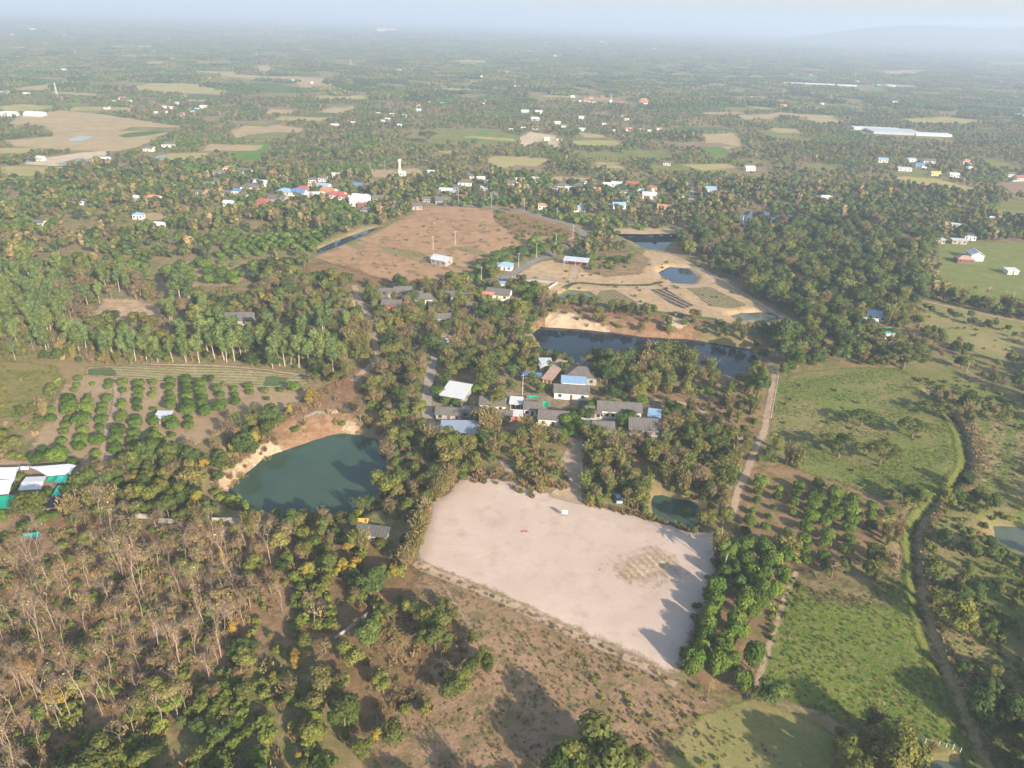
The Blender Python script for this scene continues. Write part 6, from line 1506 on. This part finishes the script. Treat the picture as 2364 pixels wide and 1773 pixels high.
def in_open(u, v, hpx=None):
    b = np.zeros(u.shape, bool)
    for p in OPEN + POND_VIEW:
        b |= inside(p, u, v)
        if hpx is not None: b |= inside(p, u, v - hpx)
    return b
def jgrid(x0, x1, y0, y1, c, jit=.9, rg=RG):
    gx, gy = np.meshgrid(np.arange(x0, x1, c), np.arange(y0, y1, c))
    return (gx + rg.uniform(-.5, .5, gx.shape) * c * jit).ravel(), (gy + rg.uniform(-.5, .5, gx.shape) * c * jit).ravel()
def frame(x, y, mx=140, my=120):
    u, v = to_px(x, y); ok = (u > -mx) & (u < PW + mx) & (v < PH + my) & (y > 40); return u, v, ok
CELLF = 1.18
ZSC = {'thick': .85, 'eucaunder': .8, 'rightwood': 1.3, 'thickunder': 1.35, 'pondunder': 1.25, 'eastunder': 1.25, 'clearring': 1.15, 'weedy': .6, 'teakunder': .75, 'rightlow': .7, 'righthedge': .8, 'rightscrub': .75}
taken = None
for zn, poly, dens, cell, mx in ZONES:
    wp = at_poly(poly); x, y = jgrid(wp[:, 0].min(), wp[:, 0].max(), wp[:, 1].min(), wp[:, 1].max(), cell * CELLF)
    u, v = to_px(x, y); ok = inside(poly, u, v) & (RG.uniform(size=x.shape) < dens * (1 + .35 * nz(x, y, 30, 21)))
    x, y, u, v = x[ok], y[ok], u[ok], v[ok]
    bad = blocked(x, y)
    if zn not in ('teak', 'teakunder', 'bank', 'quarrybank', 'grovelow', 'righthedge', 'midorch', 'gardenrow', 'village'):
        bad |= in_open(u, v)
    elif zn == 'village':
        pass
    x, y = x[~bad], y[~bad]
    ks, ws = mixd(mx)
    ch = RG.choice(len(ks), len(x), p=ws)
    for i in range(len(x)):
        k = ks[ch[i]]; lo, hi = HR[k]; plant(k, x[i], y[i], RG.uniform(lo, hi) * ZSC.get(zn, 1.0) * (RG.choice([.62, .85, 1.0, 1.3], p=[.2, .3, .35, .15]) if k.endswith('tree') else 1))
# everywhere else in the nearer country (to about 330 m)
x, y = jgrid(-330, 330, 60, 345, 3.9)
u, v, ok = frame(x, y)
for zn, poly, dens, cell, mx in ZONES:
    if 'under' not in zn and zn != 'weedy': ok &= ~inside(poly, u, v)
ok &= ~in_open(np.nan_to_num(u), np.nan_to_num(v)) & ~blocked(x, y) & (RG.uniform(size=x.shape) < .78 * (1 + .5 * nz(x, y, 45, 31)))
ks, ws = DEFMIX['near']
for xx, yy in zip(x[ok], y[ok]):
    k = ks[RG.choice(len(ks), p=ws)]; plant(k, xx, yy, RG.uniform(*HR[k]) * RG.choice([.62, .85, 1.0, 1.3], p=[.2, .3, .35, .15]))
# hedgerows of shrubs: around the pond rim, the lot's foot, the ditch
def line_plants(px, kind, n, spread, hr):
    P = at_poly(px); seg = np.linalg.norm(np.diff(P, axis=0), axis=1); cum = np.concatenate([[0], np.cumsum(seg)])
    for i in range(n):
        t = RG.uniform(0, cum[-1]); j = min(len(seg) - 1, np.searchsorted(cum, t) - 1 if t > 0 else 0); j = max(j, 0)
        p = P[j] + (P[j + 1] - P[j]) * (t - cum[j]) / seg[j] + RG.normal(size=2) * spread
        plant(kind, p[0], p[1], RG.uniform(*hr))
line_plants([(1010,1330),(1180,1402),(1330,1475),(1560,1592)], 'dry_bush', 60, .6, (.3, .7))
line_plants([(1060,1110),(1130,1105),(1250,1130),(1290,1120)], 'dry_bush', 60, 2.2, (.8, 1.8))
line_plants([(1345,1165),(1400,1175),(1500,1200),(1610,1230)], 'dry_bush', 60, .9, (.6, 1.4))
line_plants([(1500,1207),(1560,1226),(1605,1238)], 'broadleaf_tree', 5, .5, (1.8, 2.8))
line_plants([(1668,1250),(1640,1345),(1600,1470),(1575,1545)], 'shrub', 26, .8, (.8, 1.8))
line_plants([(1830,1340),(1790,1450),(1760,1520)], 'shrub', 30, 1.2, (.5, 1.3))
line_plants([(1590,1640),(1560,1700),(1500,1740),(1460,1660),(1380,1560)], 'shrub', 26, 3.5, (.4, 1.0))
line_plants([(500,1120),(560,1040),(640,985),(700,930),(760,895)], 'dry_bush', 70, 2.2, (.7, 1.8))
line_plants([(500,1130),(560,1160),(700,1195),(830,1175)], 'shrub', 50, 2.0, (1, 2.4))
line_plants([(2140,560),(2120,600),(2118,640),(2112,690)], 'evergreen_tree', 22, 3.0, (7, 11))
line_plants([(2112,705),(2200,735),(2300,760),(2364,790)], 'evergreen_tree', 14, 2.0, (3, 5))
line_plants([(2180,690),(2280,712),(2364,730)], 'shrub', 30, 1.5, (1.2, 2.4))
for zpoly, k, n, hr in (([(1000,1345),(1560,1590),(1700,1660),(1700,1773),(1100,1773),(1050,1600)], 'shrub', 70, (.25, .6)), ([(1000,1345),(1560,1590),(1700,1660),(1700,1773),(1100,1773),(1050,1600)], 'dry_bush', 60, (.3, .6)),
        ([(860,1380),(1000,1380),(1080,1500),(1000,1640),(860,1640),(840,1500)], 'dry_bush', 110, (.5, 1.3)), ([(1790,880),(2140,900),(2220,1070),(2010,1140),(1790,1050)], 'shrub', 45, (.4, 1.3)), ([(1790,1100),(1950,1120),(2080,1170),(2090,1350),(1900,1330)], 'shrub', 40, (.3, .8)),
        ([(2240,960),(2364,1005),(2364,1190),(2230,1140)], 'shrub', 30, (.4, 1.2)), ([(800,600),(1000,500),(1330,540),(1150,600),(950,650)], 'dry_bush', 130, (.6, 1.5)), ([(1140,486),(1330,540),(1200,560),(1150,520)], 'shrub', 110, (.8, 2.0)), ([(1180,640),(1500,580),(1800,725),(1640,740)], 'shrub', 60, (.4, 1.4)), ([(0,840),(140,850),(100,960),(0,960)], 'shrub', 50, (.5, 1.5)),
        ([(2080,850),(2200,870),(2364,930),(2364,1000),(2200,940)], 'shrub', 70, (.6, 1.8)), ([(1480,900),(1650,930),(1755,900),(1745,1050),(1640,975)], 'dry_bush', 60, (.6, 1.4)), ([(1800,1340),(1900,1345),(1990,1385),(1990,1400),(1830,1390)], 'dry_bush', 40, (.3, .7)), ([(2112,705),(2364,745),(2364,835),(2150,770)], 'shrub', 40, (.4, 1.2))):
    wp = at_poly(zpoly); c_ = 0
    for _ in range(n * 6):
        if c_ >= n: break
        xx, yy = RG.uniform(wp[:, 0].min(), wp[:, 0].max()), RG.uniform(wp[:, 1].min(), wp[:, 1].max())
        if inside(wp, np.array([xx]), np.array([yy]))[0] and nz(xx, yy, 25, 77) > -.5: plant(k, xx, yy, RG.uniform(*hr)); c_ += 1

# individuals: the 300 of each kind that show largest; what is left over becomes one mass per kind
WORDS = {'mango_tree': 'dome-shaped mango tree', 'broadleaf_tree': 'olive-green leafy tree', 'evergreen_tree': 'dense dark tree', 'dry_tree': 'half-bare brownish tree', 'bamboo_clump': 'straw-coloured bamboo clump', 'green_bamboo_clump': 'yellow-green bamboo clump', 'teak_tree': 'leafless pale-trunked teak tree',
         'eucalyptus_tree': 'tall white-trunked eucalyptus', 'rain_tree': 'wide umbrella-shaped rain tree', 'shrub': 'low green shrub', 'dry_bush': 'dry brown brushwood bush', 'autumn_tree': 'yellow-orange leaved tree', 'banana_plant': 'bright green banana plant', 'palm_tree': 'slender palm', 'bare_tree': 'spreading leafless grey tree'}
GRP = {k: q for k, q in zip(WORDS, ['mango trees of the orchards', 'olive leafy trees', 'dense dark trees', 'half-bare trees', 'straw bamboo clumps', 'yellow-green bamboo clumps', 'leafless teak trees', 'eucalyptus trees', 'rain trees', 'green shrubs', 'dry bushes', 'trees in autumn colour', 'banana plants', 'palms', 'leafless spreading trees'])}
PX = np.array([(p[1], p[2]) for p in PLANTS]); PZ = hgt(PX[:, 0], PX[:, 1])
PU, PV = to_px(PX[:, 0], PX[:, 1], PZ)
byk = {}
for i, p in enumerate(PLANTS): byk.setdefault(p[0], []).append(i)
REST = {}
for k, idx in byk.items():
    vis = [i for i in idx if -10 < PU[i] < PW + 10 and PV[i] < PH + 60]
    vis.sort(key=lambda i: -PLANTS[i][3] * pxpm(PX[i, 0], PX[i, 1]))
    ind = set(vis[:295])
    REST[k] = [i for i in idx if i not in ind]
    for i in sorted(ind):
        _, x, y, s, rz, vr = PLANTS[i]
        o = empty(k, (x, y, PZ[i]), rz, (s, s, s * TALL[i]) if i in TALL else s)
        link('trunk', VAR[k][vr][0], o); link('crown', VAR[k][vr][1], o)
        o['category'] = 'tree' if k.endswith('tree') else {'shrub': 'shrub', 'dry_bush': 'bush', 'banana_plant': 'banana plant', 'bamboo_clump': 'bamboo', 'green_bamboo_clump': 'bamboo'}[k]
        o['group'] = GRP[k]
        later(o, ('small ' if s < .75 else 'large ' if s > 1.25 else '') + WORDS[k], PU[i], PV[i])

def instancer(name, label, meshes, pts, rot, scl, var):
    """one mass of many plants: instances of a few meshes on points"""
    if len(pts) == 0: return
    cl = bpy.data.collections.new(name + '_sources')
    for i, me in enumerate(meshes):
        cl.objects.link(bpy.data.objects.new('%s_source_%02d' % (name, i), me))
    me = bpy.data.meshes.new(name); me.vertices.add(len(pts)); me.vertices.foreach_set('co', np.asarray(pts, np.float32).ravel())
    for nm, ty, val in (('rz', 'FLOAT', rot), ('scl', 'FLOAT', scl), ('idx', 'INT', var)):
        a = me.attributes.new(nm, ty, 'POINT'); a.data.foreach_set('value', np.asarray(val, np.float32 if ty == 'FLOAT' else np.int32))
    o = link(name, me); tag(o, label, name.replace('_', ' '), kind='stuff')
    ng = bpy.data.node_groups.new(name, 'GeometryNodeTree')
    ng.interface.new_socket('Geometry', in_out='INPUT', socket_type='NodeSocketGeometry'); ng.interface.new_socket('Geometry', in_out='OUTPUT', socket_type='NodeSocketGeometry')
    gi = ng.nodes.new('NodeGroupInput'); go = ng.nodes.new('NodeGroupOutput'); iop = ng.nodes.new('GeometryNodeInstanceOnPoints'); ci = ng.nodes.new('GeometryNodeCollectionInfo')
    ci.inputs['Collection'].default_value = cl; ci.inputs['Separate Children'].default_value = True; ci.inputs['Reset Children'].default_value = True
    def na(nm, ty):
        n_ = ng.nodes.new('GeometryNodeInputNamedAttribute'); n_.data_type = ty; n_.inputs[0].default_value = nm; return n_.outputs[0]
    cx = ng.nodes.new('ShaderNodeCombineXYZ'); ng.links.new(na('rz', 'FLOAT'), cx.inputs[2])
    er = ng.nodes.new('FunctionNodeEulerToRotation'); ng.links.new(cx.outputs[0], er.inputs[0])
    ng.links.new(gi.outputs[0], iop.inputs['Points']); ng.links.new(ci.outputs[0], iop.inputs['Instance']); iop.inputs['Pick Instance'].default_value = True
    ng.links.new(na('idx', 'INT'), iop.inputs['Instance Index']); ng.links.new(er.outputs[0], iop.inputs['Rotation']); ng.links.new(na('scl', 'FLOAT'), iop.inputs['Scale'])
    ng.links.new(iop.outputs[0], go.inputs[0])
    o.modifiers.new('plants', 'NODES').node_group = ng
MASS = {'mango_tree': 'orchard_trees', 'broadleaf_tree': 'woodland', 'evergreen_tree': 'dark_woodland', 'dry_tree': 'dry_woodland', 'bamboo_clump': 'bamboo_thicket', 'green_bamboo_clump': 'green_bamboo_thicket', 'teak_tree': 'teak_undergrowth', 'eucalyptus_tree': 'eucalyptus_woodland', 'shrub': 'shrubbery', 'dry_bush': 'brushwood', 'autumn_tree': 'yellow_woodland', 'banana_plant': 'banana_foliage', 'palm_tree': 'palm_woodland', 'rain_tree': 'umbrella_woodland', 'bare_tree': 'bare_woodland'}
for k, idx in REST.items():
    instancer(MASS[k], 'remaining mass of %ss between the nearer ones' % WORDS[k].replace('bush', 'bushe') if k == 'dry_bush' else 'remaining mass of %ss between the nearer ones' % WORDS[k],
              [q[2] for q in VAR[k]], [(PX[i, 0], PX[i, 1], PZ[i]) for i in idx], [PLANTS[i][4] for i in idx], [PLANTS[i][3] for i in idx], [PLANTS[i][5] for i in idx])

# grass tufts
def tufts(name, label, kind, polys, cell, hr, dens=1.0, pat=None):
    P = []
    for poly in polys:
        wp = at_poly(poly); x, y = jgrid(wp[:, 0].min(), wp[:, 0].max(), wp[:, 1].min(), wp[:, 1].max(), cell)
        ok = inside(wp, x, y) & (RG.uniform(size=x.shape) < dens) & ~blocked(x, y)
        if pat: ok &= nz(x, y, pat, 5) > RG.uniform(-.8, .5, x.shape)
        P.append(np.stack([x[ok], y[ok]], 1))
    P = np.concatenate(P); z = hgt(P[:, 0], P[:, 1]); n = len(P)
    instancer(name, label, [q[2] for q in VAR[kind]], np.column_stack([P, z + .05]), RG.uniform(0, 6.28, n), RG.uniform(hr[0], hr[1], n), RG.randint(0, len(VAR[kind]), n))
tufts('meadow_grass', 'short green grass tufts covering the meadows', 'grass_tuft', [[(1834,1318),(1980,1380),(2092,1310),(2132,1480),(2215,1670),(2225,1725),(2060,1695),(1890,1640),(1746,1592),(1800,1416)], [(1790,880),(2080,850),(2185,955),(2228,1070),(2135,1165),(2010,1140),(1850,1090),(1775,1010)], [(2190,1440),(2420,1580),(2420,1850),(2290,1850)], [(2240,960),(2420,1005),(2420,1200),(2230,1140)]], 0.95, (.3, .7), .8, 18)
tufts('dry_grass', 'short straw-coloured grass in the dry field', 'straw_tuft', [[(975,1325),(1560,1575),(1700,1640),(1830,1800),(1000,1850),(850,1700),(850,1500),(900,1440)]], 1.1, (.25, .55), .7, 14)
DW = at_poly(DITCH)
tufts('reed_grass', 'tall straw-coloured reeds along the curving ditch', 'straw_tuft', [[(u + 8, v) for u, v in DITCH] + [(u + 44, v) for u, v in DITCH[::-1]]], .9, (.6, 1.4), .8)
tufts('litter_grass', 'dry brown grass and litter under the leafless trees', 'straw_tuft', [[(0,1225),(260,1212),(560,1250),(660,1360),(540,1520),(300,1610),(60,1640),(60,1800),(0,1800)]], 1.5, (.5, 1.2), .6, 16)

# middle distance: light trees in parcels
seeds = []; kd = KDTree(1400); pr = random.Random(3)
PAR = []
for i in range(1400):
    yy = 300 + 1100 * (pr.random()); xx = pr.uniform(-1, 1) * (yy * .85 + 60)
    kd.insert((xx, yy, 0), i); PAR.append((pr.choices(['wood', 'dark', 'orch', 'mixed', 'thin'], [.27, .12, .30, .17, .14])[0], pr.uniform(0, 1.57), pr.uniform(.8, 1.2)))
kd.balance()
def parcels(x, y):
    return np.array([kd.find((a, b, 0))[1] for a, b in zip(x, y)])
CNT = {k: [] for k in LIGHT}
for (y0, y1, cell) in ((345, 640, 4.8), (640, 1250, 5.6)):
    x, y = jgrid(-y1 * .8, y1 * .8, y0, y1, cell)
    u, v, ok = frame(x, y, 60)
    x, y, u, v = x[ok], y[ok], u[ok], v[ok]
    ok = ~in_open(u, v, 3.0 * PF / np.sqrt(x * x + y * y + CAM_H ** 2))
    for zn, poly, dens, ce, mx in ZONES: ok &= ~inside(poly, u, v)
    x, y, u, v = x[ok], y[ok], u[ok], v[ok]
    ok = ~blocked(x, y, 0.5)
    x, y = x[ok], y[ok]
    pa = parcels(x, y)
    for i in range(len(x)):
        ty, ang, sz = PAR[pa[i]]; r = RG.uniform()
        xx, yy = x[i], y[i]
        if ty == 'orch':
            c = 6.0; ca, sa = math.cos(ang), math.sin(ang); a = round((xx * ca + yy * sa) / c) * c; b = round((-xx * sa + yy * ca) / c) * c
            xx, yy = a * ca - b * sa + RG.normal() * .3, a * sa + b * ca + RG.normal() * .3
            CNT['round'].append((xx, yy, RG.uniform(.75, 1.15) * sz * (1 if y0 < 600 else .85))); continue
        if ty == 'thin' and r < .75: continue
        if r < (.2 if y0 < 600 else .28): continue
        if y0 > 600: sz = sz * .72
        q = RG.uniform()
        k = 'bamboo' if q < (.10 if y0 < 600 else .05) else 'dry' if q < (.30 if ty == 'mixed' else .20) else ('ever' if ty == 'dark' or q > .72 else 'broad')
        CNT[k].append((xx, yy, RG.uniform(.65, 1.35) * sz))
NMS = {'broad': ('distant_woodland', 'olive woods and hedgerows across the middle distance'), 'ever': ('distant_dark_woodland', 'dark green woods across the middle distance'), 'round': ('distant_orchard_trees', 'regular orchard rows across the middle distance'), 'bamboo': ('distant_bamboo_thicket', 'straw-coloured bamboo dotted across the middle distance'), 'dry': ('distant_dry_woodland', 'brownish half-bare trees across the middle distance')}
for k, L in CNT.items():
    a = np.array(L); n = len(a)
    instancer(NMS[k][0], NMS[k][1], LIGHT[k], np.column_stack([a[:, 0], a[:, 1], hgt(a[:, 0], a[:, 1])]), RG.uniform(0, 6.28, n), a[:, 2], RG.randint(0, len(LIGHT[k]), n))
# far plain: clumps
def far(name, label, meshes, y0, y1, cell, keep, sc):
    x, y = jgrid(-y1 * .8, y1 * .8, y0, y1, cell, .7); u, v, ok = frame(x, y, 60); x, y, u, v = x[ok], y[ok], u[ok], v[ok]
    ok = ~in_open(u, v, 4.0 * PF / np.sqrt(x * x + y * y + CAM_H ** 2)) & (RG.uniform(size=x.shape) < keep * (1 + .4 * nz(x, y, cell * 9, 4))) & ~blocked(x, y, cell * .2)
    n = ok.sum()
    instancer(name, label, meshes, np.column_stack([x[ok], y[ok], np.zeros(n)]), RG.choice([0, 1.57, 3.14, 4.71], n) + RG.normal(size=n) * .25, RG.uniform(sc[0], sc[1], n), RG.randint(0, len(meshes), n))
far('plain_woodland', 'woods and orchards covering the far plain', CL['wood'] + CL['dark'] + CL['rows'], 1235, 4200, 40, .72, (.7, 1.1))
far('horizon_woodland', 'hazy woods covering the plain towards the horizon', CL['far'], 4100, 15000, 150, .75, (.8, 1.2))

# faint hills beyond the plain on the right
mb = MB(); prof = []
hx = np.linspace(1500, 17000, 60)
ridge = lambda x: 30 + 165 * np.exp(-((x - 3500) / 800) ** 2) + 150 * np.exp(-((x - 5100) / 900) ** 2) + 20 * nz(x, x * 0, 1500, 9)
hy = np.linspace(6800, 9000, 9); V = []
for j, yy in enumerate(hy):
    for xx in hx:
        f = math.sin(math.pi * j / 8) ** .8
        V.append((xx, yy, -2 + max(0, float(ridge(xx))) * f * min(1, (xx - 1500) / 2500, (17000 - xx) / 1500) ))
F = [(j * 60 + i, j * 60 + i + 1, (j + 1) * 60 + i + 1, (j + 1) * 60 + i) for j in range(8) for i in range(59)]
mb.arr(V, F); o = mb.build('hills', ground_mat('hill_forest', [(0.07, 0.085, 0.04), (0.09, 0.10, 0.05), (0.06, 0.07, 0.03)], .002, .01, bump=0), smooth=True); tag(o, 'faint low hills behind the haze on the right', 'hills', kind='structure')

# the air
mb = MB(); mb.box(-24800, -2700, -14.0, 24800, 25600, 250.0)
hz, n, out = new_mat('haze_air')
pv = N(n, 'ShaderNodeVolumePrincipled'); pv.inputs['Color'].default_value = (0.575, 0.685, 0.865, 1); pv.inputs['Density'].default_value = 0.0003; pv.inputs['Anisotropy'].default_value = 0.08
n.links.new(pv.outputs[0], out.inputs['Volume'])
tag(mb.build('haze', hz), 'pale blue haze filling the air over the plain', 'haze', kind='stuff')
resolve_labels()
print('PLANTS', len(PLANTS), {k: len(v) for k, v in byk.items()}, 'objects', len(bpy.data.objects))
